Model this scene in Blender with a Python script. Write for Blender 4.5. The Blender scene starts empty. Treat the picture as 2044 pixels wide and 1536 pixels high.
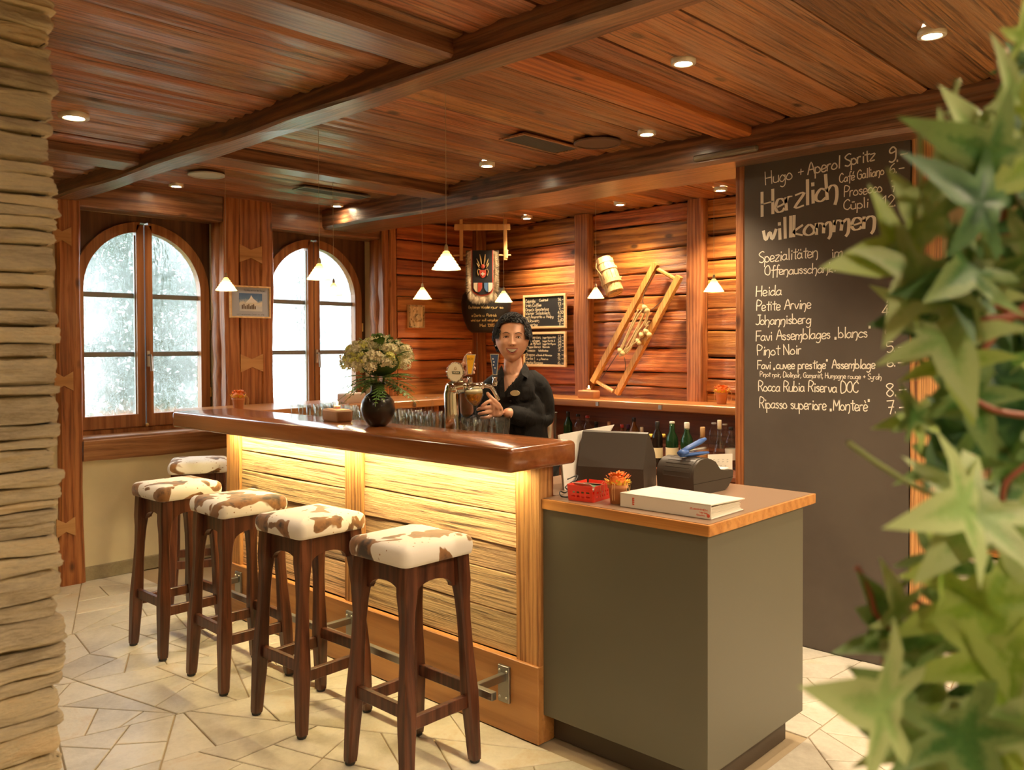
import bpy, math, random
from mathutils import Vector, Matrix, noise
R = random.Random(7)
C = bpy.context.scene.collection
PI = math.pi
# ------------------------------------------------------------------ camera
FPX, CY0 = 1704.4, 721.0
YAW, PITCH, ROLL = math.radians(46.682), math.radians(1.1), math.radians(-0.2253)
CAM = Vector((0, 0, 1.5))
f0 = Vector((math.sin(YAW), math.cos(YAW), 0)); r0 = Vector((math.cos(YAW), -math.sin(YAW), 0)); u0 = Vector((0, 0, 1))
fw = f0*math.cos(PITCH) - u0*math.sin(PITCH); up = u0*math.cos(PITCH) + f0*math.sin(PITCH)
rt = r0*math.cos(ROLL) + up*math.sin(ROLL); up = up*math.cos(ROLL) - r0*math.sin(ROLL)
cam_d = bpy.data.cameras.new('camera'); cam = bpy.data.objects.new('camera', cam_d); C.objects.link(cam)
M3 = Matrix((rt, up, -fw)).transposed().to_4x4(); M3.translation = CAM
cam.matrix_world = M3
cam_d.sensor_fit = 'HORIZONTAL'; cam_d.sensor_width = 36.0; cam_d.lens = FPX*36/2044
cam_d.shift_y = -(768-CY0)/2044; cam_d.clip_start = .05
cam_d.dof.use_dof = True; cam_d.dof.focus_distance = 3.9; cam_d.dof.aperture_fstop = 30.02/1000/.0052
bpy.context.scene.camera = cam
sc = bpy.context.scene
sc.view_settings.view_transform = 'Standard'; sc.view_settings.look = 'None'
sc.view_settings.gamma = 1; sc.view_settings.use_curve_mapping = False
sc.view_settings.exposure = 1.2
try:
    sc.cycles.use_denoising = True; sc.cycles.max_bounces = 9; sc.cycles.diffuse_bounces = 4; sc.cycles.glossy_bounces = 4
    sc.cycles.transmission_bounces = 6; sc.cycles.transparent_max_bounces = 64
    sc.cycles.sample_clamp_indirect = 4; sc.cycles.caustics_reflective = False
except Exception: pass

def ray(x, y):
    return rt*((x-1022)/FPX) - up*((y-CY0)/FPX) + fw
def on(x, y, ax, val):
    d = ray(x, y); return CAM + d*((val-CAM[ax])/d[ax])
def at(x, y, depth):            # a point at a metric distance along the viewing axis
    return CAM + ray(x, y)*depth

# ------------------------------------------------------------------ world
w = bpy.data.worlds.new('world'); sc.world = w; w.use_nodes = True
nt = w.node_tree; bg = nt.nodes['Background']
tc = nt.nodes.new('ShaderNodeTexCoord'); sp = nt.nodes.new('ShaderNodeSeparateXYZ'); cr = nt.nodes.new('ShaderNodeValToRGB')
nt.links.new(tc.outputs['Generated'], sp.inputs[0]); nt.links.new(sp.outputs['Z'], cr.inputs[0])
cr.color_ramp.elements[0].color = (.75, .86, .9, 1); cr.color_ramp.elements[1].color = (.62, .78, 1, 1)
nt.links.new(cr.outputs[0], bg.inputs[0]); bg.inputs[1].default_value = 4.8

WARM = (1.0, .765, .49); YEL = (1.0, .78, .36)
def light(name, kind, loc, energy, color, **kw):
    d = bpy.data.lights.new(name, kind); d.energy = energy; d.color = color
    rot = kw.pop('rot', None)
    for k, v in kw.items(): setattr(d, k, v)
    o = bpy.data.objects.new(name, d); C.objects.link(o); o.location = loc
    if rot: o.rotation_euler = rot
    return o
# portals help the sky to be sampled through the two windows
DOWN = [(1.403,3.92,2.492),(2.603,5.50,2.560),(3.82,5.42,2.560),(3.587,3.579,2.560),(3.612,2.467,2.560),(2.801,1.748,2.560),(3.145,.975,2.560),
        (5.30,4.82,2.560),(5.28,3.85,2.560),(5.28,3.00,2.560)]
BEHIND_FILL = [(.6,.6,2.57),(1.6,-.6,2.57),(.2,2.3,2.57),(-.8,1.0,2.57),(2.8,-.8,2.57),(.4,-1.2,2.57),(4.6,-.6,2.57),(5.6,.4,2.57)]  # unseen ceiling spots, added as general fill for the room
for i, p in enumerate(DOWN):
    e = 36
    if p[0] > 5: e = 50
    if i == 1 or i == 2: e = 9
    if i == 0: e = 34
    if i in (3, 4): e = 62
    light('downlight_or_fill_lamp', 'SPOT', (p[0], p[1], p[2]-.012), e, WARM, spot_size=math.radians(115), spot_blend=.7, shadow_soft_size=.03)
for p in BEHIND_FILL:
    light('downlight_or_fill_lamp', 'SPOT', (p[0], p[1], p[2]-.03), 74, WARM, spot_size=math.radians(150), spot_blend=.6, shadow_soft_size=.08)  # added fill, brightens the woman, cabinet and floor from out of view
# LED strip under the bar overhang
light('led_strip_lamp', 'AREA', (2.33, 3.28, 1.03), 9.5, YEL, shape='RECTANGLE', size=.03, size_y=2.2, rot=(0, 0, 0))
# ------------------------------------------------------------------ helpers
WM = {}
def tag(o, label=None, cat=None, group=None, kind=None):
    if label: o['label'] = label
    if cat: o['category'] = cat
    if group: o['group'] = group
    if kind: o['kind'] = kind
    return o
def empty(name, loc=(0,0,0), rz=0, label=None, cat=None, group=None):
    o = bpy.data.objects.new(name, None); C.objects.link(o)
    o.empty_display_size = .05
    m = Matrix.Translation(loc) @ Matrix.Rotation(rz, 4, 'Z'); o.matrix_world = m; WM[o] = m
    return tag(o, label, cat, group)
def adopt(o, parent):
    if parent is not None:
        o.parent = parent; o.matrix_parent_inverse = WM[parent].inverted()
class MB:
    def __init__(s): s.v = []; s.f = []; s.m = []; s.mi = 0; s.T = Matrix.Identity(4)
    def add(s, vs, fs):
        n = len(s.v); s.v += [s.T @ Vector(v) for v in vs]; s.f += [tuple(n+i for i in f) for f in fs]; s.m += [s.mi]*len(fs)
        return s
    def box(s, x0, x1, y0, y1, z0, z1, b=0.003):
        b = min(b, abs(x1-x0)*.45, abs(y1-y0)*.45, abs(z1-z0)*.45)
        X = (x0, x1); Y = (y0, y1); Z = (z0, z1)
        if b <= 0:
            vs = [(X[i], Y[j], Z[k]) for i in (0,1) for j in (0,1) for k in (0,1)]
            return s.add(vs, [(0,1,3,2),(4,6,7,5),(0,4,5,1),(2,3,7,6),(0,2,6,4),(1,5,7,3)])
        vs = []; idx = {}
        sg = (1, -1)
        for i in (0,1):
            for j in (0,1):
                for k in (0,1):
                    c = (X[i], Y[j], Z[k]); o = (sg[i]*b, sg[j]*b, sg[k]*b)
                    for a in range(3):      # vertex lying on the face normal to axis a
                        idx[i,j,k,a] = len(vs)
                        vs.append(tuple(c[q] if q == a else c[q]+o[q] for q in range(3)))
        F = []
        for a in range(3):
            for e in (0,1):
                q = []
                for (u, v) in ((0,0),(0,1),(1,1),(1,0)):
                    t = [0,0,0]; t[a] = e; t[(a+1)%3] = u; t[(a+2)%3] = v
                    q.append(idx[t[0],t[1],t[2],a])
                F.append(tuple(q) if e == 0 else tuple(reversed(q)))
        for a in range(3):                   # edges parallel to axis a
            b1, c1 = (a+1)%3, (a+2)%3
            for u in (0,1):
                for v in (0,1):
                    t = [0,0,0]; t[b1] = u; t[c1] = v; t2 = list(t); t2[a] = 1
                    q = [idx[t[0],t[1],t[2],b1], idx[t[0],t[1],t[2],c1], idx[t2[0],t2[1],t2[2],c1], idx[t2[0],t2[1],t2[2],b1]]
                    F.append(tuple(q) if (u+v) % 2 == 0 else tuple(reversed(q)))
        for i in (0,1):
            for j in (0,1):
                for k in (0,1):
                    q = (idx[i,j,k,0], idx[i,j,k,1], idx[i,j,k,2])
                    F.append(q if (i+j+k) % 2 else tuple(reversed(q)))
        return s.add(vs, F)
    def lathe(s, prof, n=20, c=(0,0,0), closed=False, capb=True, capt=False):
        vs = []; F = []
        for r, z in prof:
            for i in range(n):
                a = 2*PI*i/n; vs.append((c[0]+r*math.cos(a), c[1]+r*math.sin(a), c[2]+z))
        m = len(prof)
        for j in range(m-1 + (1 if closed else 0)):
            j2 = (j+1) % m
            for i in range(n):
                F.append((j*n+i, j*n+(i+1)%n, j2*n+(i+1)%n, j2*n+i))
        if capb and not closed: F.append(tuple(range(n-1, -1, -1)))
        if capt and not closed: F.append(tuple((m-1)*n+i for i in range(n)))
        return s.add(vs, F)
    def tube(s, pts, r, n=8, cap=True, sx=1.0, upv=None):
        pts = [Vector(p) for p in pts]; rs = r if isinstance(r, (list, tuple)) else [r]*len(pts)
        vs = []; F = []; prev = None
        for i, p in enumerate(pts):
            d = (pts[min(i+1, len(pts)-1)] - pts[max(i-1, 0)]).normalized()
            if prev is None:
                u = Vector(upv) if upv else (Vector((0,0,1)) if abs(d.z) < .9 else Vector((1,0,0)))
            else: u = prev
            u = (u - d*u.dot(d)).normalized(); prev = u; v = d.cross(u)
            for k in range(n):
                a = 2*PI*(k+.5)/n; vs.append(p + u*math.cos(a)*rs[i]*sx + v*math.sin(a)*rs[i])
        for i in range(len(pts)-1):
            for k in range(n):
                F.append((i*n+k, i*n+(k+1)%n, (i+1)*n+(k+1)%n, (i+1)*n+k))
        if cap: F.append(tuple(range(n-1, -1, -1))); F.append(tuple((len(pts)-1)*n+k for k in range(n)))
        return s.add(vs, F)
    def prism(s, poly, d, fn):
        """poly: 2D points; fn(u,v,w) -> 3D; extruded w from 0 to d."""
        n = len(poly); vs = [fn(u, v, 0) for u, v in poly] + [fn(u, v, d) for u, v in poly]
        F = [tuple(range(n-1, -1, -1)), tuple(range(n, 2*n))] + [(i, (i+1)%n, n+(i+1)%n, n+i) for i in range(n)]
        return s.add(vs, F)
    def sphere(s, c, r, nu=12, nv=8, sq=(1,1,1)):
        vs = [(c[0], c[1], c[2]-r*sq[2])]; F = []
        for j in range(1, nv):
            t = PI*j/nv
            for i in range(nu):
                a = 2*PI*i/nu; vs.append((c[0]+r*sq[0]*math.sin(t)*math.cos(a), c[1]+r*sq[1]*math.sin(t)*math.sin(a), c[2]-r*sq[2]*math.cos(t)))
        vs.append((c[0], c[1], c[2]+r*sq[2])); L = len(vs)-1
        for i in range(nu):
            F.append((0, 1+(i+1)%nu, 1+i)); F.append((L, L-nu+i, L-nu+(i+1)%nu))
            for j in range(nv-2): F.append((1+j*nu+i, 1+j*nu+(i+1)%nu, 1+(j+1)*nu+(i+1)%nu, 1+(j+1)*nu+i))
        return s.add(vs, F)
    def obj(s, name, mat, parent=None, smooth=False, org=None, **kw):
        if org is None:
            lo = [min(v[i] for v in s.v) for i in range(3)]; hi = [max(v[i] for v in s.v) for i in range(3)]
            org = Vector([(a+b)/2 for a, b in zip(lo, hi)])
        org = Vector(org)
        me = bpy.data.meshes.new(name); me.from_pydata([v-org for v in s.v], [], s.f)
        for m in (mat if isinstance(mat, (list, tuple)) else [mat]): me.materials.append(m)
        if isinstance(mat, (list, tuple)): me.polygons.foreach_set('material_index', s.m)
        if smooth: me.polygons.foreach_set('use_smooth', [True]*len(me.polygons))
        o = bpy.data.objects.new(name, me); C.objects.link(o); o.matrix_world = Matrix.Translation(org); WM[o] = Matrix.Translation(org)
        adopt(o, parent); tag(o, **kw)
        if smooth == 'a': me.set_sharp_from_angle(angle=math.radians(38))
        return o
def autosmooth(o, ang=38):
    me = o.data; me.polygons.foreach_set('use_smooth', [True]*len(me.polygons)); me.set_sharp_from_angle(angle=math.radians(ang)); return o
def box(name, x0, x1, y0, y1, z0, z1, mat, parent=None, b=.003, **kw):
    return MB().box(x0, x1, y0, y1, z0, z1, b).obj(name, mat, parent, **kw)
def hewn(name, x0, x1, y0, y1, z0, z1, mat, parent=None, axis=0, b=.006, jit=.003, seg=8, seed=0, **kw):
    """a rough-sawn beam or plank: chamfered section swept along its axis with small wobble"""
    rr = random.Random(seed*7919+13); lo = (x0, y0, z0); hi = (x1, y1, z1)
    p, q = (axis+1) % 3, (axis+2) % 3
    w_, h_ = hi[p]-lo[p], hi[q]-lo[q]; b = min(b, w_*.3, h_*.3)
    sec = [(lo[p]+b, lo[q]), (hi[p]-b, lo[q]), (hi[p], lo[q]+b), (hi[p], hi[q]-b), (hi[p]-b, hi[q]), (lo[p]+b, hi[q]), (lo[p], hi[q]-b), (lo[p], lo[q]+b)]
    vs = []; F = []; n = 8; cp, cq = (lo[p]+hi[p])/2, (lo[q]+hi[q])/2
    ph = [rr.uniform(0, 6) for _ in range(6)]
    for i in range(seg+1):
        t = lo[axis] + (hi[axis]-lo[axis])*i/seg
        for k, (a, c) in enumerate(sec):
            # neighbours that form one edge move together
            e = ((k+1)//2) % 4
            ja = jit*math.sin(t*5.3+ph[e])+rr.uniform(-jit, jit)*.5; jc = jit*math.sin(t*4.1+ph[(e+2) % 6])+rr.uniform(-jit, jit)*.5
            pt = [0, 0, 0]; pt[axis] = t; pt[p] = a+ja*(1 if a > cp else -1); pt[q] = c+jc*(1 if c > cq else -1); vs.append(pt)
    for i in range(seg):
        for k in range(n): F.append((i*n+k, i*n+(k+1)%n, (i+1)*n+(k+1)%n, (i+1)*n+k))
    F.append(tuple(range(n-1, -1, -1))); F.append(tuple(seg*n+k for k in range(n)))
    mb = MB(); mb.add(vs, F); return mb.obj(name, mat, parent, **kw)
def dup(root, M=None, label=None, parent=None):
    """copy of a thing with copies of its parts and sub-parts"""
    r = root.copy(); C.objects.link(r)
    if M is not None: r.matrix_world = M
    WM[r] = M if M is not None else WM[root]
    if parent is not None: r.parent = parent
    if label: r['label'] = label
    for ch in list(root.children):
        if ch.name in C.objects or True:
            c = ch.copy(); C.objects.link(c); c.parent = r; c.matrix_parent_inverse = ch.matrix_parent_inverse.copy(); WM[c] = WM.get(ch)
            for g in list(ch.children):
                d = g.copy(); C.objects.link(d); d.parent = c; d.matrix_parent_inverse = g.matrix_parent_inverse.copy()
    return r
# ------------------------------------------------------------------ materials
def mat_new(name):
    m = bpy.data.materials.new(name); m.use_nodes = True; t = m.node_tree
    return m, t, t.nodes['Principled BSDF']
def N(t, typ, **kw):
    n = t.nodes.new(typ)
    for k, v in kw.items():
        if k.startswith('i_'): n.inputs[k[2:].replace('_', ' ')].default_value = v
        else: setattr(n, k, v)
    return n
def ramp(t, fac, stops, interp='LINEAR'):
    n = t.nodes.new('ShaderNodeValToRGB'); e = n.color_ramp.elements; n.color_ramp.interpolation = interp
    while len(e) < len(stops): e.new(.5)
    for i, (p, c) in enumerate(stops): e[i].position = p; e[i].color = (*c, 1) if len(c) == 3 else c
    t.links.new(fac, n.inputs[0]); return n.outputs[0]
def mixc(t, fac, a, b, mode='MIX'):
    n = t.nodes.new('ShaderNodeMix'); n.data_type = 'RGBA'; n.blend_type = mode
    for s_, v in ((0, fac), (6, a), (7, b)):
        if isinstance(v, (int, float)): n.inputs[s_].default_value = v
        elif isinstance(v, (tuple, list)): n.inputs[s_].default_value = (*v[:3], 1)
        else: t.links.new(v, n.inputs[s_])
    return n.outputs[2]
def math_(t, op, a, b=None):
    n = t.nodes.new('ShaderNodeMath'); n.operation = op
    for i, v in enumerate((a, b)):
        if v is None: continue
        if isinstance(v, (int, float)): n.inputs[i].default_value = v
        else: t.links.new(v, n.inputs[i])
    return n.outputs[0]
def coords(t, rnd=7.0):
    tcn = t.nodes.new('ShaderNodeTexCoord'); oi = t.nodes.new('ShaderNodeObjectInfo')
    cx = t.nodes.new('ShaderNodeCombineXYZ')
    for i, k in enumerate((1.0, 1.7, .6)):
        t.links.new(math_(t, 'MULTIPLY', oi.outputs['Random'], k*rnd), cx.inputs[i])
    v = t.nodes.new('ShaderNodeVectorMath'); v.operation = 'ADD'
    t.links.new(tcn.outputs['Object'], v.inputs[0]); t.links.new(cx.outputs[0], v.inputs[1])
    return v.outputs[0], oi.outputs['Random'], tcn.outputs['Object']
def scalev(t, vec, s):
    v = t.nodes.new('ShaderNodeVectorMath'); v.operation = 'MULTIPLY'; t.links.new(vec, v.inputs[0]); v.inputs[1].default_value = s
    return v.outputs[0]
def noise_n(t, vec, scale, detail=4, rough=.55, dist=0, out='Fac'):
    n = t.nodes.new('ShaderNodeTexNoise'); t.links.new(vec, n.inputs['Vector']); n.inputs['Scale'].default_value = scale
    n.inputs['Detail'].default_value = detail; n.inputs['Roughness'].default_value = rough; n.inputs['Distortion'].default_value = dist
    return n.outputs[out]
def bump(t, h, strength, dist, bs):
    b = t.nodes.new('ShaderNodeBump'); b.inputs['Strength'].default_value = strength; b.inputs['Distance'].default_value = dist
    t.links.new(h, b.inputs['Height']); t.links.new(b.outputs[0], bs.inputs['Normal'])
def wood(name, dark, mid, lite, axis=0, rough=.5, bmp=.5, grain=1.0, knots=True, vary=.35, grey=None, coat=0, ring=1.0, streak=.5, fz=.35):
    m, t, bs = mat_new(name); vec, rnd, _ = coords(t)
    s1 = [22.0/grain]*3; s1[axis] = 1.1/grain
    s2 = [150.0/grain]*3; s2[axis] = 5.0/grain
    big = noise_n(t, scalev(t, vec, s1), 1.0, 5, .6, 1.2)
    fine = noise_n(t, scalev(t, vec, s2), 1.0, 4, .7, .4)
    # growth rings: strongly stretched, distorted bands
    s3 = [9.0/grain]*3; s3[axis] = .9/grain
    wv = N(t, 'ShaderNodeTexWave', wave_type='RINGS', rings_direction='XYZ'[axis]); t.links.new(scalev(t, vec, s3), wv.inputs['Vector'])
    wv.inputs['Scale'].default_value = 1.6; wv.inputs['Distortion'].default_value = 5.0; wv.inputs['Detail'].default_value = 3; wv.inputs['Detail Scale'].default_value = 1.3
    a = math_(t, 'ADD', math_(t, 'MULTIPLY', big, .9), math_(t, 'MULTIPLY', wv.outputs['Fac'], .22*ring))
    a = math_(t, 'ADD', a, math_(t, 'MULTIPLY', fine, fz))
    a = math_(t, 'MULTIPLY', a, .78)
    col = ramp(t, a, [(.34, dark), (.5, mid), (.68, lite)])
    if grey:
        gn = noise_n(t, scalev(t, vec, [6.0 if i != axis else .8 for i in range(3)]), 1.0, 5, .65, .8)
        gf = ramp(t, gn, [(.50, (0,0,0)), (.66, (1,1,1))])
        col = mixc(t, math_(t, 'MULTIPLY', gf, .45), col, grey)
    if knots:
        kv = N(t, 'ShaderNodeTexVoronoi'); ks = [5.5]*3; ks[axis] = 2.6; t.links.new(scalev(t, vec, ks), kv.inputs['Vector']); kv.inputs['Scale'].default_value = 1.0
        kf = ramp(t, kv.outputs['Distance'], [(.06, (1,1,1)), (.13, (0,0,0))])
        col = mixc(t, math_(t, 'MULTIPLY', kf, .8), col, tuple(c*.35 for c in dark))
    if streak:
        s4 = [70.0/grain]*3; s4[axis] = 1.4/grain
        sn = noise_n(t, scalev(t, vec, s4), 1.0, 3, .6, 1.0); sf = ramp(t, sn, [(.33, (1,1,1)), (.47, (0,0,0))])
        col = mixc(t, math_(t, 'MULTIPLY', sf, streak), col, tuple(c*.9 for c in dark))
    hs = N(t, 'ShaderNodeHueSaturation')
    t.links.new(math_(t, 'ADD', math_(t, 'MULTIPLY', math_(t, 'FRACT', math_(t, 'MULTIPLY', rnd, 7.31)), .022*(vary > .15)), .5-.009*(vary > .15)), hs.inputs['Hue']); t.links.new(col, hs.inputs['Color'])
    t.links.new(math_(t, 'ADD', math_(t, 'MULTIPLY', rnd, vary*2), 1-vary), hs.inputs['Value'])
    t.links.new(hs.outputs[0], bs.inputs['Base Color']); bs.inputs['Roughness'].default_value = rough
    if coat: bs.inputs['Coat Weight'].default_value = coat; bs.inputs['Coat Roughness'].default_value = .12 if coat < .4 else .24
    hgt = math_(t, 'ADD', math_(t, 'MULTIPLY', fine, .6), math_(t, 'MULTIPLY', big, .9))
    bump(t, hgt, bmp, .008 if name != 'ceiling_plank_wood' else .014, bs)
    return m
def plain(name, col, rough=.5, metal=0, bmp=0, bscale=60, var=0, spec=None, emit=None, es=0, trans=0, ior=1.45, coat=0, sheen=0, sss=0):
    m, t, bs = mat_new(name)
    bs.inputs['Base Color'].default_value = (*col, 1); bs.inputs['Roughness'].default_value = rough; bs.inputs['Metallic'].default_value = metal
    if spec is not None: bs.inputs['Specular IOR Level'].default_value = spec
    if emit: bs.inputs['Emission Color'].default_value = (*emit, 1); bs.inputs['Emission Strength'].default_value = es
    if trans: bs.inputs['Transmission Weight'].default_value = trans; bs.inputs['IOR'].default_value = ior
    if coat: bs.inputs['Coat Weight'].default_value = coat; bs.inputs['Coat Roughness'].default_value = .1
    if sheen: bs.inputs['Sheen Weight'].default_value = sheen
    if sss: bs.inputs['Subsurface Weight'].default_value = sss; bs.inputs['Subsurface Radius'].default_value = (.02, .008, .004); bs.inputs['Subsurface Scale'].default_value = .5
    if bmp or var:
        vec, rnd, _ = coords(t); n = noise_n(t, vec, bscale, 5, .6)
        if bmp: bump(t, n, bmp, .004, bs)
        if var: t.links.new(ramp(t, noise_n(t, vec, bscale*.25, 4), [(.3, tuple(c*(1-var) for c in col)), (.7, tuple(min(1, c*(1+var)) for c in col))]), bs.inputs['Base Color'])
    return m
# timber: the X / Y / Z suffix is the direction of the grain
D, Mi, L = (.075, .022, .008), (.25, .082, .026), (.42, .17, .06)
GREY = (.36, .30, .26)
W_ceil = wood('ceiling_plank_wood', (.034,.011,.006), (.19,.056,.018), (.42,.165,.065), 0, .30, .8, 1.0, vary=.38, grey=(.36,.25,.18), ring=.8, streak=.85, fz=.6, coat=.4)
W_beamY = wood('beam_wood_y', (.04,.014,.008), (.13,.046,.020), (.29,.12,.055), 1, .32, .6, 1.0, coat=.5, vary=.1, grey=(.28,.20,.14), streak=.6)
W_beamX = wood('beam_wood_x', (.05,.018,.009), (.16,.055,.022), (.30,.13,.055), 0, .32, .6, 1.0, coat=.5, vary=.1, grey=(.24,.17,.12))
W_post = wood('post_wood', (.10,.026,.008), (.30,.095,.026), (.44,.17,.055), 2, .42, .5, 1.1, vary=.12)
W_wallY = wood('wall_log_wood_y', (.075,.018,.006), (.36,.098,.022), (.58,.20,.05), 1, .40, 1.2, 1.5, vary=.26, streak=.6)
W_wallX = wood('wall_log_wood_x', (.075,.018,.006), (.36,.098,.022), (.58,.20,.05), 0, .42, 1.0, 1.5, vary=.22)
W_sill = wood('sill_wood', (.12,.045,.014), (.30,.125,.042), (.45,.22,.085), 0, .4, .4, 1.5, vary=.05)
W_front = wood('bar_front_plank_wood', (.07,.034,.015), (.33,.19,.095), (.60,.40,.21), 1, .6, 1.3, .9, vary=.3, ring=2.4, streak=.9, fz=.6)
W_fpost = wood('bar_post_wood', (.13,.045,.014), (.42,.185,.055), (.62,.32,.11), 2, .55, .8, .9, vary=.08)
W_barY = wood('bar_top_wood', (.16,.050,.014), (.22,.073,.021), (.28,.10,.030), 1, .20, .015, 2.6, knots=False, vary=.02, coat=.35, ring=.3, streak=.12)
W_shelfX = wood('shelf_wood_x', (.30,.115,.032), (.44,.18,.055), (.55,.25,.085), 0, .28, .08, 2.5, knots=False, vary=.05, coat=.2)
W_shelfY = wood('shelf_wood_y', (.28,.10,.028), (.42,.165,.048), (.52,.23,.075), 1, .28, .08, 2.5, knots=False, vary=.05, coat=.2)
W_plinth = wood('plinth_wood', (.30,.125,.036), (.42,.185,.055), (.50,.24,.08), 1, .42, .08, 3, knots=False, vary=.03)
W_edge = wood('worktop_edge_wood', (.34,.13,.03), (.50,.21,.05), (.6,.28,.08), 1, .35, .08, 2, knots=False, vary=.03)
W_stool = wood('stool_wood', (.026,.008,.0045), (.068,.021,.011), (.13,.044,.021), 2, .3, .12, 1.4, knots=False, vary=.12)
W_win = wood('window_frame_wood', (.13,.042,.013), (.26,.094,.029), (.36,.15,.05), 2, .38, .1, 2, knots=False, vary=.05)
W_wind = wood('window_board_wood', (.045,.016,.007), (.10,.036,.014), (.15,.06,.024), 2, .4, .15, 2, knots=False, vary=.05)
W_inlay = wood('inlay_wood', (.32,.15,.05), (.46,.23,.08), (.55,.3,.12), 0, .5, .2, 2, knots=False, vary=.05)
W_pale = wood('pale_wood', (.40,.22,.08), (.58,.36,.15), (.70,.47,.22), 2, .5, .3, 1, knots=False, vary=.08)
W_gold = wood('golden_wood', (.36,.15,.03), (.56,.26,.055), (.68,.36,.09), 2, .42, .3, 1, knots=False, vary=.08)
# ------------------------------------------------------------------ more materials
def m_plaster(name, c):
    m, t, bs = mat_new(name); vec, rnd, _ = coords(t)
    n = noise_n(t, vec, 5, 4); t.links.new(ramp(t, n, [(.3, tuple(x*.9 for x in c)), (.7, c)]), bs.inputs['Base Color'])
    bs.inputs['Roughness'].default_value = .85; bump(t, noise_n(t, vec, 160, 4, .7), .25, .003, bs); return m
M_plaster = m_plaster('cream_plaster', (.74, .66, .44))
M_dark = plain('dark_gap', (.02, .012, .008), .9)
def m_stone(name, stops, rough=.8, s=6.0, b=.8, flat=1.0, spec=.4):
    m, t, bs = mat_new(name); vec, rnd, _ = coords(t, 20)
    v2 = scalev(t, vec, (1, 1, flat))
    n = noise_n(t, v2, s, 6, .62, .6); n2 = noise_n(t, v2, s*9, 5, .65)
    a = math_(t, 'ADD', math_(t, 'MULTIPLY', n, .7), math_(t, 'MULTIPLY', n2, .3))
    a = math_(t, 'ADD', a, math_(t, 'MULTIPLY', math_(t, 'SUBTRACT', rnd, .5), .22))
    t.links.new(ramp(t, a, stops), bs.inputs['Base Color']); bs.inputs['Roughness'].default_value = rough
    bs.inputs['Specular IOR Level'].default_value = spec
    bump(t, a, b, .02, bs); return m
M_ledge = m_stone('ledge_stone', [(.32, (.42,.35,.24)), (.45, (.60,.52,.37)), (.56, (.72,.62,.42)), (.7, (.78,.62,.38))], .8, 7, 1.0, 4.5)
M_mortar = plain('sandy_mortar', (.36,.27,.15), .9, bmp=.5)
M_flag = m_stone('flagstone_rock', [(.28, (.50,.46,.38)), (.45, (.62,.58,.49)), (.58, (.72,.68,.58)), (.74, (.64,.54,.40))], .32, 5, .22, 1.0, .45)
M_grout = plain('floor_grout', (.42,.33,.21), .8, bmp=.3)
M_skirt = m_stone('skirting_stone', [(.3, (.24,.20,.12)), (.6, (.38,.33,.21)), (.8, (.45,.38,.24))], .55, 8, .3)
# ------------------------------------------------------------------ floor
fl = box('floor', -2.5, 8.0, -3.0, 6.3, -.12, -.006, M_grout, b=0, kind='structure')
def split_poly(poly, p, d):
    A, B = [], []; n = len(poly)
    for i in range(n):
        a, b = poly[i], poly[(i+1) % n]
        sa = (a[0]-p[0])*d[1]-(a[1]-p[1])*d[0]; sb = (b[0]-p[0])*d[1]-(b[1]-p[1])*d[0]
        (A if sa >= 0 else B).append(a)
        if sa*sb < 0:
            q = sa/(sa-sb); c = (a[0]+(b[0]-a[0])*q, a[1]+(b[1]-a[1])*q); A.append(c); B.append(c)
    return A, B
def area(p): return abs(sum(p[i][0]*p[(i+1)%len(p)][1]-p[(i+1)%len(p)][0]*p[i][1] for i in range(len(p))))/2
def crazy(poly, amax, rr):
    out = []; st = [poly]
    while st:
        q = st.pop(); A_ = area(q)
        if A_ < amax*rr.uniform(.45, 1.25) or len(q) < 3: out.append(q); continue
        cx_ = sum(a[0] for a in q)/len(q); cy_ = sum(a[1] for a in q)/len(q)
        i = max(range(len(q)), key=lambda k: (q[k][0]-q[(k+1)%len(q)][0])**2+(q[k][1]-q[(k+1)%len(q)][1])**2)
        a, b = q[i], q[(i+1) % len(q)]; ang = math.atan2(b[1]-a[1], b[0]-a[0])+PI/2+rr.gauss(0, .42)
        s_ = math.sqrt(A_)*.12
        P_, Q_ = split_poly(q, (cx_+rr.uniform(-s_, s_), cy_+rr.uniform(-s_, s_)), (math.cos(ang), math.sin(ang)))
        if len(P_) < 3 or len(Q_) < 3: out.append(q); continue
        st += [P_, Q_]
    return out
def inset(poly, g):
    # polygons are convex: move every edge inwards by g
    n = len(poly); sgn = 1 if sum(poly[i][0]*poly[(i+1)%n][1]-poly[(i+1)%n][0]*poly[i][1] for i in range(n)) > 0 else -1
    q = [(a[0], a[1]) for a in poly]
    for i in range(n):
        a, b = poly[i], poly[(i+1) % n]; L_ = math.hypot(b[0]-a[0], b[1]-a[1])
        if L_ < 1e-6: continue
        d = ((b[0]-a[0])/L_*sgn, (b[1]-a[1])/L_*sgn); nrm = (-d[1], d[0])
        p = (a[0]+nrm[0]*g, a[1]+nrm[1]*g)
        A, B = split_poly(q, p, d); q = B
        if len(q) < 3: return []
    if sgn < 0: q = q[::-1]
    return q
rr = random.Random(21)
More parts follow.
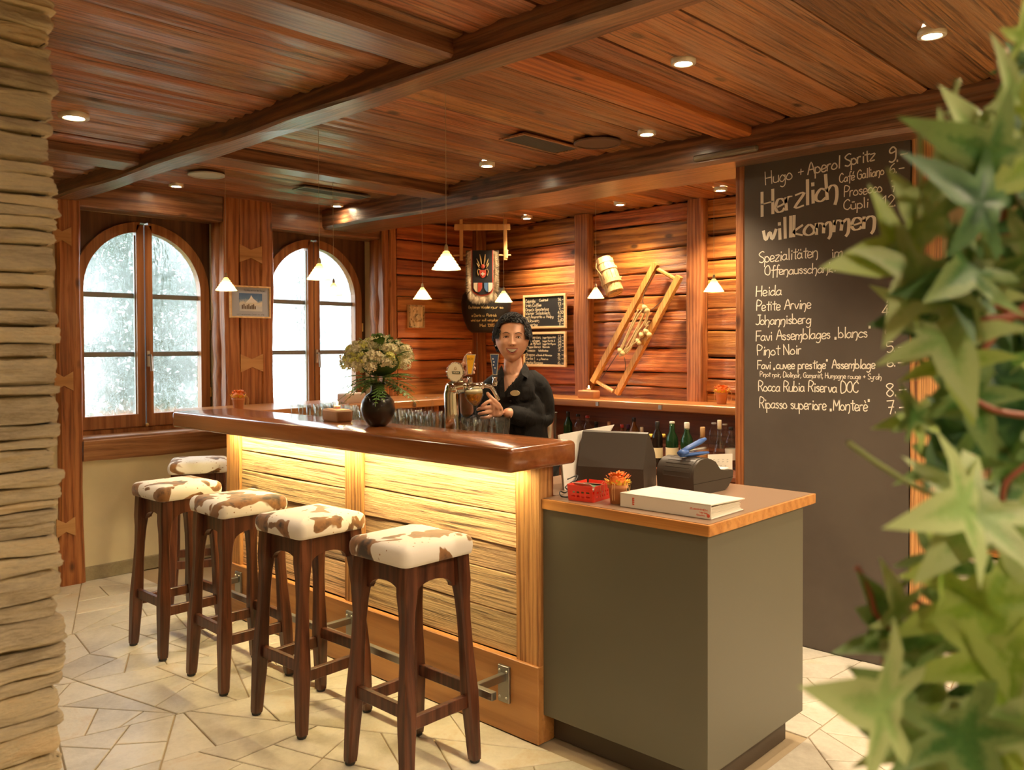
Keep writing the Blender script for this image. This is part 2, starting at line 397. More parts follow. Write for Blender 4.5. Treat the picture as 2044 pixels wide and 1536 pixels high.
def lay(x0, x1, y0, y1, am):
    k = 0
    for q in crazy([(x0, y0), (x1, y0), (x1, y1), (x0, y1)], am, rr):
        a = inset(q, .0028)
        if len(a) < 3 or area(a) < .0008: continue
        b = inset(q, .0055)
        if len(b) < 3: continue
        h = rr.uniform(-.0008, .0008)
        # slightly bowed outline: the corners stay, the mid points wander
        mb = MB(); n = len(a)
        mb.add([(u, v, -.006) for u, v in a]+[(u, v, -.002+h) for u, v in a], [(i, (i+1)%n, n+(i+1)%n, n+i) for i in range(n)])
        m = len(b)
        if m == n:
            vs = [(u, v, -.002+h) for u, v in a]+[(u, v, h) for u, v in b]
            # pair the corners by nearness
            st = min(range(m), key=lambda k_: (b[k_][0]-a[0][0])**2+(b[k_][1]-a[0][1])**2)
            mb.add(vs, [(i, (i+1)%n, n+(i+1+st)%m, n+(i+st)%m) for i in range(n)]+[tuple(n+i for i in range(m))])
        else:
            mb.add([(u, v, -.002+h) for u, v in a], [tuple(range(n))])
        mb.obj('flagstone', M_flag, fl); k += 1
    return k
nf = lay(.4, 2.37, 1.5, 5.73, .085) + lay(2.46, 6.9, -.6, 1.40, .085)+lay(3.12, 4.05, 1.4, 2.2, .07)+lay(.9, 2.46, .9, 1.5, .09)+lay(4.36, 6.9, 1.4, 2.22, .085)
print('flagstones', nf)
# ------------------------------------------------------------------ ceiling
ce = box('ceiling', -2.5, 8.0, -3.0, 6.3, 2.61, 2.75, M_dark, b=0, kind='structure')
def ceil_planks(x0, x1, z, ys, seed, t=.03):
    for i in range(len(ys)-1):
        dz = R.uniform(-.006, .006)
        # weathered board: its underside is cupped and ridged along the grain
        y0, y1 = ys[i]+.004, ys[i+1]-.004; nn = max(6, int((y1-y0)/.022)); rq = random.Random(seed+i); sec = []
        a1, p1, a2, p2 = rq.uniform(.003, .0065), rq.uniform(0, 6), rq.uniform(.001, .003), rq.uniform(0, 6); fq = rq.choice([1.0, 1.5, 2.0])
        vs = []; S = 12
        for s_ in range(S+1):
            xx = x0+(x1-x0)*s_/S
            for k in range(nn+1):
                q = k/nn; e_ = min(q, 1-q)*(y1-y0); up_ = .010*max(0, 1-e_/.014)
                h = a1*math.sin(2*PI*fq*q+p1+.25*math.sin(xx*1.3+p2))+a2*math.sin(2*PI*3.3*q+p2+.4*xx)+.0012*math.sin(xx*3+k)
                vs.append((xx, y0+(y1-y0)*q, z+dz+up_+h))
            vs += [(xx, y1, z+t+.02), (xx, y0, z+t+.02)]
        m_ = nn+3; F = [(s_*m_+k, s_*m_+(k+1)%m_, (s_+1)*m_+(k+1)%m_, (s_+1)*m_+k) for s_ in range(S) for k in range(m_)]
        F += [tuple(range(m_-1, -1, -1)), tuple(S*m_+k for k in range(m_))]
        mb = MB(); mb.add(vs, F); autosmooth(mb.obj('ceiling_plank', W_ceil, ce), 40)
def yseq(a, b, lo, hi, rr):
    y = [a]
    while y[-1] < b-.1: y.append(min(b, y[-1]+rr.uniform(lo, hi)))
    return y
rc = random.Random(5)
yl = [-.4, -.05, .25, .52, .85, 1.12, 1.40, 1.70, 2.02, 2.18, 2.39, 2.62, 2.80, 2.96, 3.14, 3.30, 3.47, 3.64, 3.80, 3.97, 4.15, 4.32, 4.50, 4.68, 4.86, 5.03, 5.22, 5.40, 5.58, 5.76]
ym = [-1.0, -.66, -.35, -.04, .28, .62, .98, 1.22, 1.51, 1.86, 2.08, 2.31, 2.53, 2.74, 2.93, 3.16, 3.36, 3.55, 3.75, 3.93, 4.12, 4.31, 4.50, 4.70, 4.88, 5.08, 5.27, 5.46, 5.76]
ceil_planks(-1.6, 1.92, 2.505, yl, 100, .1); ceil_planks(2.06, 3.89, 2.575, ym, 200)
ceil_planks(4.31, 5.62, 2.575, yseq(2.25, 5.76, .16, .24, rc), 300); ceil_planks(4.31, 6.9, 2.575, yseq(-1.2, 2.25, .22, .3, rc), 400)
box('ceiling_panel', -2.5, 8, -3, -1.0, 2.55, 2.61, W_ceil, ce, b=0)
# beams
hewn('ceiling_beam', 1.92, 2.06, -1.5, 5.76, 2.42, 2.60, W_beamY, ce, 1, .012, .004, 30, 1)
hewn('ceiling_beam', 3.89, 4.32, -1.5, 5.76, 2.42, 2.60, W_beamY, ce, 1, .02, .004, 30, 2)
hewn('cross_beam', -1.6, 1.925, 2.07, 2.24, 2.44, 2.60, W_beamX, ce, 0, .01, .003, 16, 3)
hewn('cross_beam', -1.6, 1.925, 4.47, 4.68, 2.445, 2.60, W_beamX, ce, 0, .01, .003, 16, 4)
hewn('cross_beam', 2.055, 3.90, 4.25, 4.42, 2.50, 2.60, W_beamX, ce, 0, .01, .003, 12, 5)
hewn('cross_beam', 2.055, 3.90, 2.04, 2.19, 2.53, 2.60, W_wallX, ce, 0, .01, .003, 12, 6)
# oak dowel pin and iron bar on the big beam
box('timber_key', 3.868, 3.90, 2.00, 2.36, 2.445, 2.475, wood('grey_key_wood', (.06,.045,.03), (.13,.10,.07), (.2,.16,.11), 1, .5), ce, .008)
# ------------------------------------------------------------------ window wall (wall_left)
YW = 5.73
wl = MB(); wl.box(-1.6, 5.8, YW, 6.12, 0, .77, 0); wl.box(-1.6, 1.95, YW, 6.12, .77, 2.61, 0)
wl.box(-1.6, 5.8, YW+.02, 6.12, 2.40, 2.61, 0); wl.box(3.06, 3.43, YW+.03, 6.12, .77, 2.61, 0); wl.box(4.47, 5.8, YW+.03, 6.12, .77, 2.61, 0)
wl = wl.obj('wall_left', M_plaster, kind='structure')
def zcut(name, x0, x1, zs, y, m, parent, dep=.06, seed=0, bow=.006):
    for i in range(len(zs)-1):
        g = R.uniform(.002, .005); d = R.uniform(-.006, .008)
        hewn(name, x0, x1, y+d, y+dep, zs[i]+g, zs[i+1]-g, m, parent, 0, .009, .003, 14, seed+i)
hewn('corner_post', 1.925, 2.068, 5.69, 5.80, 0, 2.42, W_post, wl, 2, .012, .004, 20, 11)
hewn('pillar_plank', 3.05, 3.17, 5.70, 5.80, .9, 2.57, W_post, wl, 2, .012, .004, 20, 12)
hewn('pillar_plank', 3.172, 3.335, 5.702, 5.80, .9, 2.57, W_post, wl, 2, .005, .003, 20, 13)
hewn('pillar_plank', 3.338, 3.443, 5.70, 5.80, .9, 2.57, W_post, wl, 2, .012, .004, 20, 14)
hewn('corner_post', 4.46, 4.525, 5.68, 5.80, .9, 2.57, W_post, wl, 2, .01, .004, 20, 15)
hewn('corner_post', 4.528, 4.60, 5.67, 5.80, .9, 2.57, W_post, wl, 2, .01, .004, 20, 16)
hewn('corner_post', 5.48, 5.60, 5.60, 5.72, 0, 2.57, W_post, wl, 2, .01, .004, 20, 17)
def log(x, y, r, z0, z1, seed):
    mb = MB(); rr_ = random.Random(seed)
    mb.tube([(x+rr_.uniform(-.004, .004), y+rr_.uniform(-.004, .004), z0+(z1-z0)*i/16) for i in range(17)], [r*rr_.uniform(.93, 1.07) for _ in range(17)], 14)
    return mb.obj('reveal_log', W_post, wl, smooth=True)
log(3.085, 5.83, .062, .9, 2.42, 1); log(4.50, 5.80, .07, .9, 2.42, 2); log(3.41, 5.85, .05, .9, 2.42, 3)
# butterfly keys let into the posts
def butterfly(cx_, cz, y, w_=.09, h_=.065, half=False):
    x0 = cx_-w_ if not half else cx_-.01
    pts = [(cx_-w_, cz-h_), (cx_, cz-h_*.45), (cx_+w_, cz-h_), (cx_+w_, cz+h_), (cx_, cz+h_*.45), (cx_-w_, cz+h_)]
    return MB().prism(pts, .012, lambda u, v, q: (u, y-q, v)).obj('butterfly_key', W_inlay, wl)
for cz in (2.175, 1.375): butterfly(3.255, cz, 5.706)
for cz in (2.19, 1.285, .37): butterfly(1.955, cz, 5.694, .055, .06)
hewn('sill_beam', 2.07, 3.05, 5.69, 5.80, .768, .905, W_sill, wl, 0, .008, .003, 12, 21)
hewn('sill_beam', 3.05, 4.47, 5.695, 5.80, .768, .905, W_sill, wl, 0, .008, .003, 12, 22)
box('window_sill', 2.03, 3.06, 5.70, 5.96, .895, .915, W_sill, wl, .006); box('window_sill', 3.43, 4.48, 5.70, 5.96, .895, .915, W_sill, wl, .006)
hewn('transom_beam', 2.05, 3.05, 5.72, 5.90, 2.392, 2.58, W_beamX, wl, 0, .01, .003, 12, 23)
hewn('transom_beam', 3.44, 4.47, 5.72, 5.90, 2.385, 2.58, W_beamX, wl, 0, .01, .003, 12, 24)
zcut('wall_plank', 4.602, 5.50, [.0, .22, .45, .68, .90, 1.05, 1.21, 1.37, 1.56, 1.79, 1.92, 2.10, 2.235, 2.40, 2.575], 5.67, W_wallX, wl, .08, 500)
sk = box('baseboard_left', 2.07, 4.4, 5.712, 5.735, 0, .088, M_skirt, kind='structure')
# ------------------------------------------------------------------ back wall
XB = 5.60
wb = box('wall_back', XB+.05, XB+.18, 2.33, 6.1, 0, 2.61, M_dark, b=0, kind='structure')
def ycut(y0, y1, zs, seed):
    for i in range(len(zs)-1):
        g = R.uniform(.002, .006); d = R.uniform(-.008, .008); sl = R.uniform(-.01, .01)
        hewn('wall_plank', XB+d, XB+.07, y0, y1, zs[i]+g, zs[i+1]-g, W_wallY, wb, 1, .010, .0038, 16, seed+i)
ycut(4.512, 5.62, [0, .25, .5, .75, .98, 1.16, 1.33, 1.50, 1.63, 1.76, 1.90, 2.02, 2.17, 2.36, 2.575], 600)
ycut(3.434, 4.354, [0, .25, .5, .75, .98, 1.168, 1.283, 1.473, 1.684, 1.758, 1.881, 2.054, 2.239, 2.44, 2.575], 620)
ycut(2.33, 3.29, [0, .25, .5, .75, .98, 1.14, 1.24, 1.40, 1.60, 1.76, 1.88, 1.98, 2.12, 2.30, 2.43, 2.575], 640)
hewn('wall_post', 5.535, 5.66, 4.355, 4.512, 0, 2.575, W_post, wb, 2, .01, .004, 20, 31)
hewn('wall_post', 5.535, 5.66, 3.292, 3.432, 0, 2.575, W_post, wb, 2, .01, .004, 20, 32)
# wall behind the blackboard, room beyond
wr = box('wall_right', 6.9, 7.05, -3, 2.3, 0, 2.61, M_plaster, b=0, kind='structure')
box('wall_side', 4.36, 7.0, 2.22, 2.32, 0, 2.61, M_plaster, b=0, kind='structure')
box('wall_front', -2.5, 8, -3.1, -2.95, 0, 2.61, M_plaster, b=0, kind='structure')
box('wall_west', -1.75, -1.6, -3, 6.2, 0, 2.61, M_plaster, b=0, kind='structure')
# ------------------------------------------------------------------ partition with the big blackboard
pt = box('wall_partition', 4.078, 4.35, 1.346, 2.163, 0, 2.43, W_post, b=.004, kind='structure')
hewn('trim_1', 4.05, 4.355, 1.300, 1.343, 0, 2.425, W_fpost, None, 2, .006, .003, 20, 41, kind='structure')
hewn('trim_2', 4.052, 4.15, 2.165, 2.216, 0, 2.425, W_post, None, 2, .006, .001, 20, 42, kind='structure')
# ------------------------------------------------------------------ windows
def arc(cx_, cz, r, a0, a1, n): return [(cx_+r*math.cos(math.radians(a0+(a1-a0)*i/n)), cz+r*math.sin(math.radians(a0+(a1-a0)*i/n))) for i in range(n+1)]
def band(mb, outer, inner, y0, y1):
    """strip between two polylines of equal length, extruded in y"""
    n = len(outer)
    vs = [(u, y0, v) for u, v in outer]+[(u, y0, v) for u, v in inner]+[(u, y1, v) for u, v in outer]+[(u, y1, v) for u, v in inner]
    F = []
    for i in range(n-1):
        F += [(i, i+1, n+i+1, n+i), (2*n+i, 3*n+i, 3*n+i+1, 2*n+i+1), (i, 2*n+i, 2*n+i+1, i+1), (n+i, n+i+1, 3*n+i+1, 3*n+i)]
    F += [(0, n, 3*n, 2*n), (n-1, 3*n-1, 4*n-1, 2*n-1)]
    mb.add(vs, F)
def m_glass():
    m, t, bs = mat_new('ribbed_window_glass'); out = t.nodes['Material Output']; t.nodes.remove(bs)
    tcn = t.nodes.new('ShaderNodeTexCoord'); v = tcn.outputs['Object']
    n1 = noise_n(t, scalev(t, v, (34, 34, 16)), 1.0, 3, .6, 2.5); n2 = noise_n(t, v, 6, 3, .5)
    rg = N(t, 'ShaderNodeMath', operation='ABSOLUTE'); t.links.new(math_(t, 'SUBTRACT', n1, .5), rg.inputs[0])
    h = math_(t, 'ADD', math_(t, 'MULTIPLY', rg.outputs[0], 2.0), n2)
    b = t.nodes.new('ShaderNodeBump'); b.inputs['Strength'].default_value = .5; b.inputs['Distance'].default_value = .01; t.links.new(h, b.inputs['Height'])
    tr = t.nodes.new('ShaderNodeBsdfTransparent'); tr.inputs[0].default_value = (.95, .98, .97, 1)
    rf = t.nodes.new('ShaderNodeBsdfRefraction'); rf.inputs['IOR'].default_value = 1.12; rf.inputs['Roughness'].default_value = .10; t.links.new(b.outputs[0], rf.inputs['Normal'])
    gl = t.nodes.new('ShaderNodeBsdfGlossy'); gl.inputs['Roughness'].default_value = .08; t.links.new(b.outputs[0], gl.inputs['Normal'])
    m1 = t.nodes.new('ShaderNodeMixShader'); m1.inputs[0].default_value = .55; t.links.new(tr.outputs[0], m1.inputs[1]); t.links.new(rf.outputs[0], m1.inputs[2])
    m2 = t.nodes.new('ShaderNodeMixShader'); m2.inputs[0].default_value = .06; t.links.new(m1.outputs[0], m2.inputs[1]); t.links.new(gl.outputs[0], m2.inputs[2])
    t.links.new(m2.outputs[0], out.inputs[0]); return m
M_glass = m_glass()
M_steel = plain('brushed_steel', (.5,.48,.44), .3, 1.0); M_brass = plain('brass', (.75,.52,.2), .3, 1.0)
M_munt = plain('grey_glazing_bar', (.30,.29,.28), .5)
def window(i, cx_):
    y = 5.93; zs = 1.885; z0 = 1.035; r = .405
    root = empty('window_%d' % i, (cx_, y, .9)); root['kind'] = 'structure'
    # board with an arched opening
    ro = .472; n = 24; mb = MB()
    oc = arc(cx_, zs, ro, 180, 0, n); top = []
    for u, v in oc:      # matching points on the rectangle
        dx, dz = u-cx_, v-zs
        kx = 9 if abs(dx) < 1e-6 else .535/abs(dx); kz = 9 if dz < 1e-6 else .54/dz
        k = min(kx, kz); top.append((cx_+dx*k, zs+dz*k))
    band(mb, top, oc, y+.015, y+.07)
    mb.box(cx_-.535, cx_-.475, y+.015, y+.07, .90, zs, .002); mb.box(cx_+.475, cx_+.535, y+.015, y+.07, .90, zs, .002)
    mb.obj('window_board', W_wind, root)
    box('bottom_rail', cx_-.535, cx_+.535, y-.015, y+.07, .90, .945, W_win, root, .006)
    for s in (-1, 1):
        a0, a1 = (180, 93) if s < 0 else (0, 87)
        po = [(cx_+s*.472, .945)]+arc(cx_, zs, .472, a0, a1, 14); pi = [(cx_+s*r, z0)]+arc(cx_, zs, r, a0, a1 + (6 if s < 0 else -6), 14)
        pi = [(cx_+s*r, z0)]+[(cx_+s*max(.052, abs(u-cx_)), v) for u, v in arc(cx_, zs, r, a0, a1, 14)]
        po = [(cx_+s*.472, .945)]+[(cx_+s*max(.004, abs(u-cx_)), v) for u, v in arc(cx_, zs, .472, a0, a1, 14)]
        mb = MB(); band(mb, po, pi, y-.02, y+.04)
        mb.box(min(cx_+s*.004, cx_+s*.055), max(cx_+s*.004, cx_+s*.055), y-.02, y+.04, .945, zs+.455, .003)
        mb.box(min(cx_+s*.05, cx_+s*.472), max(cx_+s*.05, cx_+s*.472), y-.02, y+.04, .947, z0, .003)
        sash = mb.obj('window_sash', W_win, root)
        g = [(cx_+s*.05, z0-.01), (cx_+s*(r+.01), z0-.01)]+arc(cx_, zs, r+.01, 0 if s > 0 else 180, 83 if s > 0 else 97, 14)
        mb = MB(); mb.prism(g, .004, lambda u, v, q: (u, y+.02+q, v)); WM[sash] = sash.matrix_world.copy()
        mb.obj('window_pane', M_glass, sash)
        for k, z in enumerate((1.447, 1.85)):
            box('glazing_bar', min(cx_+s*.05, cx_+s*r), max(cx_+s*.05, cx_+s*r), y+.026, y+.05, z-.017, z+.017, M_munt, sash, .002)
        # white inner glazing strip
        box('glazing_strip', min(cx_+s*.052, cx_+s*.062), max(cx_+s*.052, cx_+s*.062), y+.005, y+.02, z0, zs+.38, plain('strip_grey', (.5,.5,.46), .5), sash, 0)
    hd = MB(); hd.box(cx_+.006, cx_+.03, y-.03, y-.02, 1.36, 1.47, .004); hd.tube([(cx_+.018, y-.03, 1.44), (cx_+.018, y-.055, 1.44), (cx_+.02, y-.06, 1.43), (cx_+.022, y-.062, 1.33)], .008, 8)
    hd.obj('window_handle', M_steel, root)
    MB().sphere((cx_+.0, y-.03, .957), .014, 10, 8).obj('sash_stop', M_brass, root, smooth=True)
    for z in (1.13, 1.62): MB().lathe([(.007, 0), (.007, .07)], 10, (cx_+.478, y-.02, z), capt=True).obj('hinge', M_brass, root)
window(1, 2.565); window(2, 3.937)
# ------------------------------------------------------------------ outside the windows
lawn = box('lawn', -6, 12, 6.2, 22, -.4, -.35, plain('lawn_green', (.12,.2,.06), .9, var=.4, bscale=20), b=0); lawn['kind'] = 'structure'
M_leafout = plain('outdoor_leaves', (.022,.055,.018), .6, var=.4, bscale=8)
M_bark = plain('bark', (.22,.17,.12), .9, bmp=.6)
def bush(name, cx_, cy_, rx, rz, z0, n, seed, label):
    rb = random.Random(seed); root = empty(name, (cx_, cy_, -.36), 0, label, 'shrub', 'shrubs outside the windows'); mb = MB()
    for _ in range(n):
        a = rb.uniform(0, 2*PI); q = rb.random()**.5; h = rb.uniform(0, 1)
        wv_ = math.sin(PI*min(1, h*.9+.1))**.5
        p = Vector((cx_+rx*q*wv_*math.cos(a), cy_+rx*.6*q*wv_*math.sin(a), z0+rz*h)); l = rb.uniform(.09, .2); d = Vector((rb.gauss(0, 1), rb.gauss(0, 1), rb.gauss(.2, .8))).normalized()
        s_ = d.cross(Vector((rb.random(), rb.random(), rb.random()))).normalized()*l*.16
        mb.add([p, p+d*l*.5+s_, p+d*l, p+d*l*.5-s_], [(0, 1, 2, 3)])
    mb.obj('foliage', M_leafout, root, kind='stuff')
    MB().tube([(cx_, cy_, -.36), (cx_+.05, cy_, .6), (cx_-.05, cy_, 1.4)], [.09, .07, .05], 8).obj('trunk', M_bark, root, smooth=True)
bush('tall_shrub', 3.7, 9.4, 1.3, 3.4, -.1, 5600, 1, 'green shrub outside, behind the left half of the near window')
bush('tall_shrub', 5.2, 11.4, .8, 3.9, .2, 3200, 2, 'green shrub outside, behind the right sash of the near window')
bush('tall_shrub', 6.3, 9.5, .6, 2.6, .9, 3600, 3, 'green shrub outside, behind the upper left of the far window')
tag(box('garden_wall', 4.1, 4.35, 7.6, 8.0, -.36, 3.2, plain('grey_render', (.45,.42,.42), .9, bmp=.3), b=.01), 'pale grey rendered garden pier outside the near window', 'wall')
tag(box('garden_ledge', 2.6, 4.0, 7.65, 8.0, -.36, .62, plain('ledge_grey', (.45,.43,.4), .9), b=.01), 'low grey garden wall outside the near window carrying the orange planter', 'wall')
tag(box('planter_box', 3.0, 3.75, 7.7, 7.95, .62, .86, plain('orange_clay', (.75,.30,.14), .7), b=.02), 'orange clay planter outside the near window, low behind the glass', 'planter')
# ------------------------------------------------------------------ stacked stone pillar in the left foreground
XS, YS = .603, 1.80
ps = box('wall_stone', -1.0, XS-.03, YS+.02, YS+.42, 0, 2.50, M_mortar, b=0, kind='structure')
rs = random.Random(3)
def ledge_stone(x0, x1, z0, z1, corner):
    dep = rs.uniform(-.006, .007); nu, nv = (max(4, int((x1-x0)/.010)), 9); mb = MB()
    path = [(x0+(x1-x0)*i/nu, YS) for i in range(nu+1)]; nr = [(0, -1)]*(nu+1)
    if corner:
        ex = rs.uniform(-.006, .006); path = [(a+ex*((a-x0)/(x1-x0)), b) for a, b in path]
        path[-1] = (path[-1][0]-.006, YS+.001)
        path += [(x1+ex, YS+.008)]+[(x1+ex, YS+.03+.05*i) for i in range(8)]; nr = nr[:-1]+[(.5, -.87), (.87, -.5)]+[(1, 0)]*8
    vs = []; seed = rs.uniform(0, 99)
    for (px_, py_), (nx_, ny_) in zip(path, nr):
        for j in range(nv+1):
            v = j/nv; z = z0+(z1-z0)*v
            q = Vector((px_*7, py_*7, z*40+seed)); q2 = Vector((px_*30, py_*30, z*90+seed))
            bl = .006*(1-abs(2*v-1)**4) + dep + .007*noise.noise(q) + .005*noise.noise(q2) + .0035*noise.noise(Vector((px_*12, py_*12, z*260+seed)))
            zz = z+.007*noise.noise(Vector((px_*9, seed, j*.3)))
            if j in (0, nv): bl -= .016
            vs.append((px_+nx_*bl, py_+ny_*bl, zz))
    m_ = nv+1; F = [(i*m_+j, (i+1)*m_+j, (i+1)*m_+j+1, i*m_+j+1) for i in range(len(path)-1) for j in range(nv)]
    mb.add(vs, F); o = mb.obj('ledge_stone', M_ledge, ps); autosmooth(o, 50)
z = 0
while z < 2.49:
    h = rs.choice([.018, .026, .034, .042, .056, .03]); h = min(h, 2.5-z)
    x = XS - rs.uniform(.12, .30)
    ledge_stone(x, XS, z, z+h, True); x2 = x-rs.uniform(.15, .3); ledge_stone(x2, x-.004, z, z+h, False)
    z += h
def rslab(mb, x0, x1, y0, y1, rings, r=.02, nc=4, capb=True):
    """rounded rectangle in plan; rings = [(inset, z), ...] from bottom to top"""
    vs = []; n = 4*(nc+1)
    for ins, z in rings:
        q = max(r-ins, .0005)
        for cx_, cy_, a0 in ((x1-ins-q, y1-ins-q, 0), (x0+ins+q, y1-ins-q, 90), (x0+ins+q, y0+ins+q, 180), (x1-ins-q, y0+ins+q, 270)):
            for k in range(nc+1):
                a = math.radians(a0+90*k/nc); vs.append((cx_+q*math.cos(a), cy_+q*math.sin(a), z))
    F = [tuple(range(n-1, -1, -1))] if capb else []
    for j in range(len(rings)-1):
        for i in range(n): F.append((j*n+i, j*n+(i+1)%n, (j+1)*n+(i+1)%n, (j+1)*n+i))
    F.append(tuple((len(rings)-1)*n+i for i in range(n)))
    mb.add(vs, F); return mb
# ------------------------------------------------------------------ bar
mb = MB(); rslab(mb, 2.168, 2.542, 2.055, 4.67, [(.012, 1.048), (.004, 1.052), (0, 1.062), (0, 1.118), (.004, 1.129), (.014, 1.135)], .022, 4)
bf = empty('bar_counter', (2.42, 3.25, 0), 0, 'bar with thick glossy brown top, weathered plank front lit from above, and foot rail', 'bar')
autosmooth(mb.obj('counter_top', W_barY, bf), 50)
box('backing', 2.43, 2.455, 2.12, 4.44, 0, 1.05, M_dark, bf, 0)
zsR = [.295, .455, .61, .715, .845, 1.05]; zsL = [.295, .47, .60, .70, .82, .925, 1.05]
for i in range(len(zsR)-1): hewn('front_plank', 2.397+R.uniform(-.003,.004), 2.43, 2.22, 3.21, zsR[i]+.0015, zsR[i+1]-.0015, W_front, bf, 1, .005, .002, 12, 700+i)
for i in range(len(zsL)-1): hewn('front_plank', 2.397+R.uniform(-.003,.004), 2.43, 3.33, 4.32, zsL[i]+.0015, zsL[i+1]-.0015, W_front, bf, 1, .005, .002, 12, 720+i)
hewn('front_post', 2.380, 2.455, 2.107, 2.232, .0, 1.05, W_fpost, bf, 2, .004, .0015, 12, 741)
hewn('front_post', 2.384, 2.44, 3.202, 3.343, .295, 1.05, W_fpost, bf, 2, .004, .0015, 12, 742)
hewn('front_post', 2.380, 2.455, 4.31, 4.454, .295, 1.05, W_fpost, bf, 2, .004, .0015, 12, 743)
box('plinth_board', 2.368, 2.40, 2.105, 4.455, 0, .294, W_plinth, bf, .003)
box('plinth_end', 2.40, 2.462, 2.105, 2.13, 0, .294, W_plinth, bf, .003)
box('inner_panel', 2.455, 2.475, 2.12, 4.5, 0, 1.05, W_post, bf, 0)
m_led, t_, b_ = mat_new('led_strip'); b_.inputs['Emission Color'].default_value = (1, .72, .28, 1); b_.inputs['Emission Strength'].default_value = 7
box('led_strip', 2.318, 2.336, 2.2, 4.4, 1.040, 1.047, m_led, bf, 0)
M_iron = plain('worn_steel', (.34,.33,.31), .38, 1.0, bmp=.1)
rail_x = 2.17
MB().box(rail_x-.012, rail_x+.012, 2.14, 4.40, .222, .252, .002).obj('foot_rail', M_iron, bf)
for y in (2.275, 3.27, 4.30):
    br = MB().box(2.356, 2.368, y-.03, y+.03, .12, .262, .002).box(rail_x+.012, 2.36, y-.012, y+.012, .205, .235, .002).obj('rail_bracket', M_iron, bf)
    WM[br] = br.matrix_world.copy()
    for dy in (-.018, .018):
        for z in (.14, .242): MB().sphere((2.355, y+dy, z), .006, 8, 5).obj('bolt', M_steel, br, smooth=True)
# ------------------------------------------------------------------ cabinet at the end of the bar
cb = empty('end_cabinet', (2.75, 1.75, 0), 0, 'grey green cabinet standing at the end of the bar', 'cabinet')
m, t, bs = mat_new('grey_green_laminate'); vec, rnd, _ = coords(t)
bs.inputs['Base Color'].default_value = (.115, .108, .075, 1); bs.inputs['Roughness'].default_value = .38; M_cab = m
MB().box(2.40, 3.095, 1.408, 2.107, .107, .888, .0015).obj('side_panel', M_cab, cb)
box('toe_kick', 2.463, 3.05, 1.455, 2.107, 0, .107, plain('dark_toe_kick', (.07,.05,.035), .5), cb, .001)
wt = empty('cabinet_worktop', (2.8, 1.9, .889), 0, 'brown laminate worktop with a golden wooden edge on the grey cabinet', 'worktop')
mb = MB(); rslab(mb, 2.388, 3.182, 1.396, 2.104, [(0, .889), (0, .924), (.0005, .9245)], .004, 2); mb.obj('edge_band', W_edge, wt)
box('laminate', 2.400, 3.172, 1.406, 2.104, .9235, .9262, plain('brown_laminate', (.27,.175,.115), .32), wt, .0005)
bw = empty('inner_cabinet', (2.8, 2.35, 0), 0, 'brown topped cabinet inside the bar behind the cash register', 'cabinet')
box('top_board', 2.478, 3.10, 2.108, 2.42, .890, .9262, plain('brown_laminate_dark', (.27,.175,.115), .35), bw, .0005); box('carcass', 2.478, 3.08, 2.11, 2.42, 0, .89, M_cab, bw, .001)
# ------------------------------------------------------------------ ledge behind the bar and the back counter
lg = empty('inner_ledge', (2.7, 3.4, 0), 0, 'stainless steel ledge behind the bar where glasses stand', 'ledge')
box('steel_top', 2.545, 2.85, 2.62, 4.25, 1.055, 1.078, M_steel, lg, .002)
box('carcass', 2.545, 2.83, 2.62, 4.25, 0, 1.055, W_post, lg, 0)
sh = empty('wall_counter', (4.2, 5.4, 1.02), 0, 'honey coloured wooden counter shelf running along both walls behind the bar', 'shelf')
box('counter_board', 2.645, 5.58, 5.07, 5.665, 1.018, 1.075, W_shelfX, sh, .006)
box('counter_board', 5.22, 5.58, 2.34, 5.068, 1.018, 1.075, W_shelfY, sh, .006)
for y in (4.02, 3.45, 2.75): box('metal_tab', 5.212, 5.222, y-.014, y+.014, 1.03, 1.06, M_steel, sh, .001)
box('metal_tab', 4.26, 4.288, 5.062, 5.072, 1.03, 1.06, M_steel, sh, .001)
box('counter_leg', 4.55, 4.60, 5.15, 5.6, 0, 1.02, W_post, sh, .002)
box('counter_leg', 3.10, 3.15, 5.15, 5.6, 0, 1.02, W_post, sh, .002)
bc = empty('back_counter', (5.3, 3.5, 0), 0, 'low dark back counter under the wall shelf carrying the bottles', 'counter')
W_dred = wood('dark_red_panel_wood', (.09,.022,.008), (.16,.042,.014), (.22,.065,.022), 1, .5, .1, 2, knots=False, vary=.03)
box('counter_board', 4.92, 5.5, 2.36, 5.02, .62, .65, W_dred, bc, .003); box('carcass', 4.97, 5.5, 2.36, 5.02, 0, .62, W_dred, bc, 0)
box('back_panel', 5.50, 5.525, 2.36, 5.06, .65, 1.018, W_dred, bc, 0); box('raised_shelf', 5.30, 5.5, 2.36, 3.7, .75, .775, W_dred, bc, .002)
box('raised_shelf_riser', 5.31, 5.325, 2.36, 3.7, .65, .75, W_dred, bc, 0)
box('back_panel', 4.6, 5.5, 5.63, 5.665, .4, 1.018, W_dred, bc, 0)
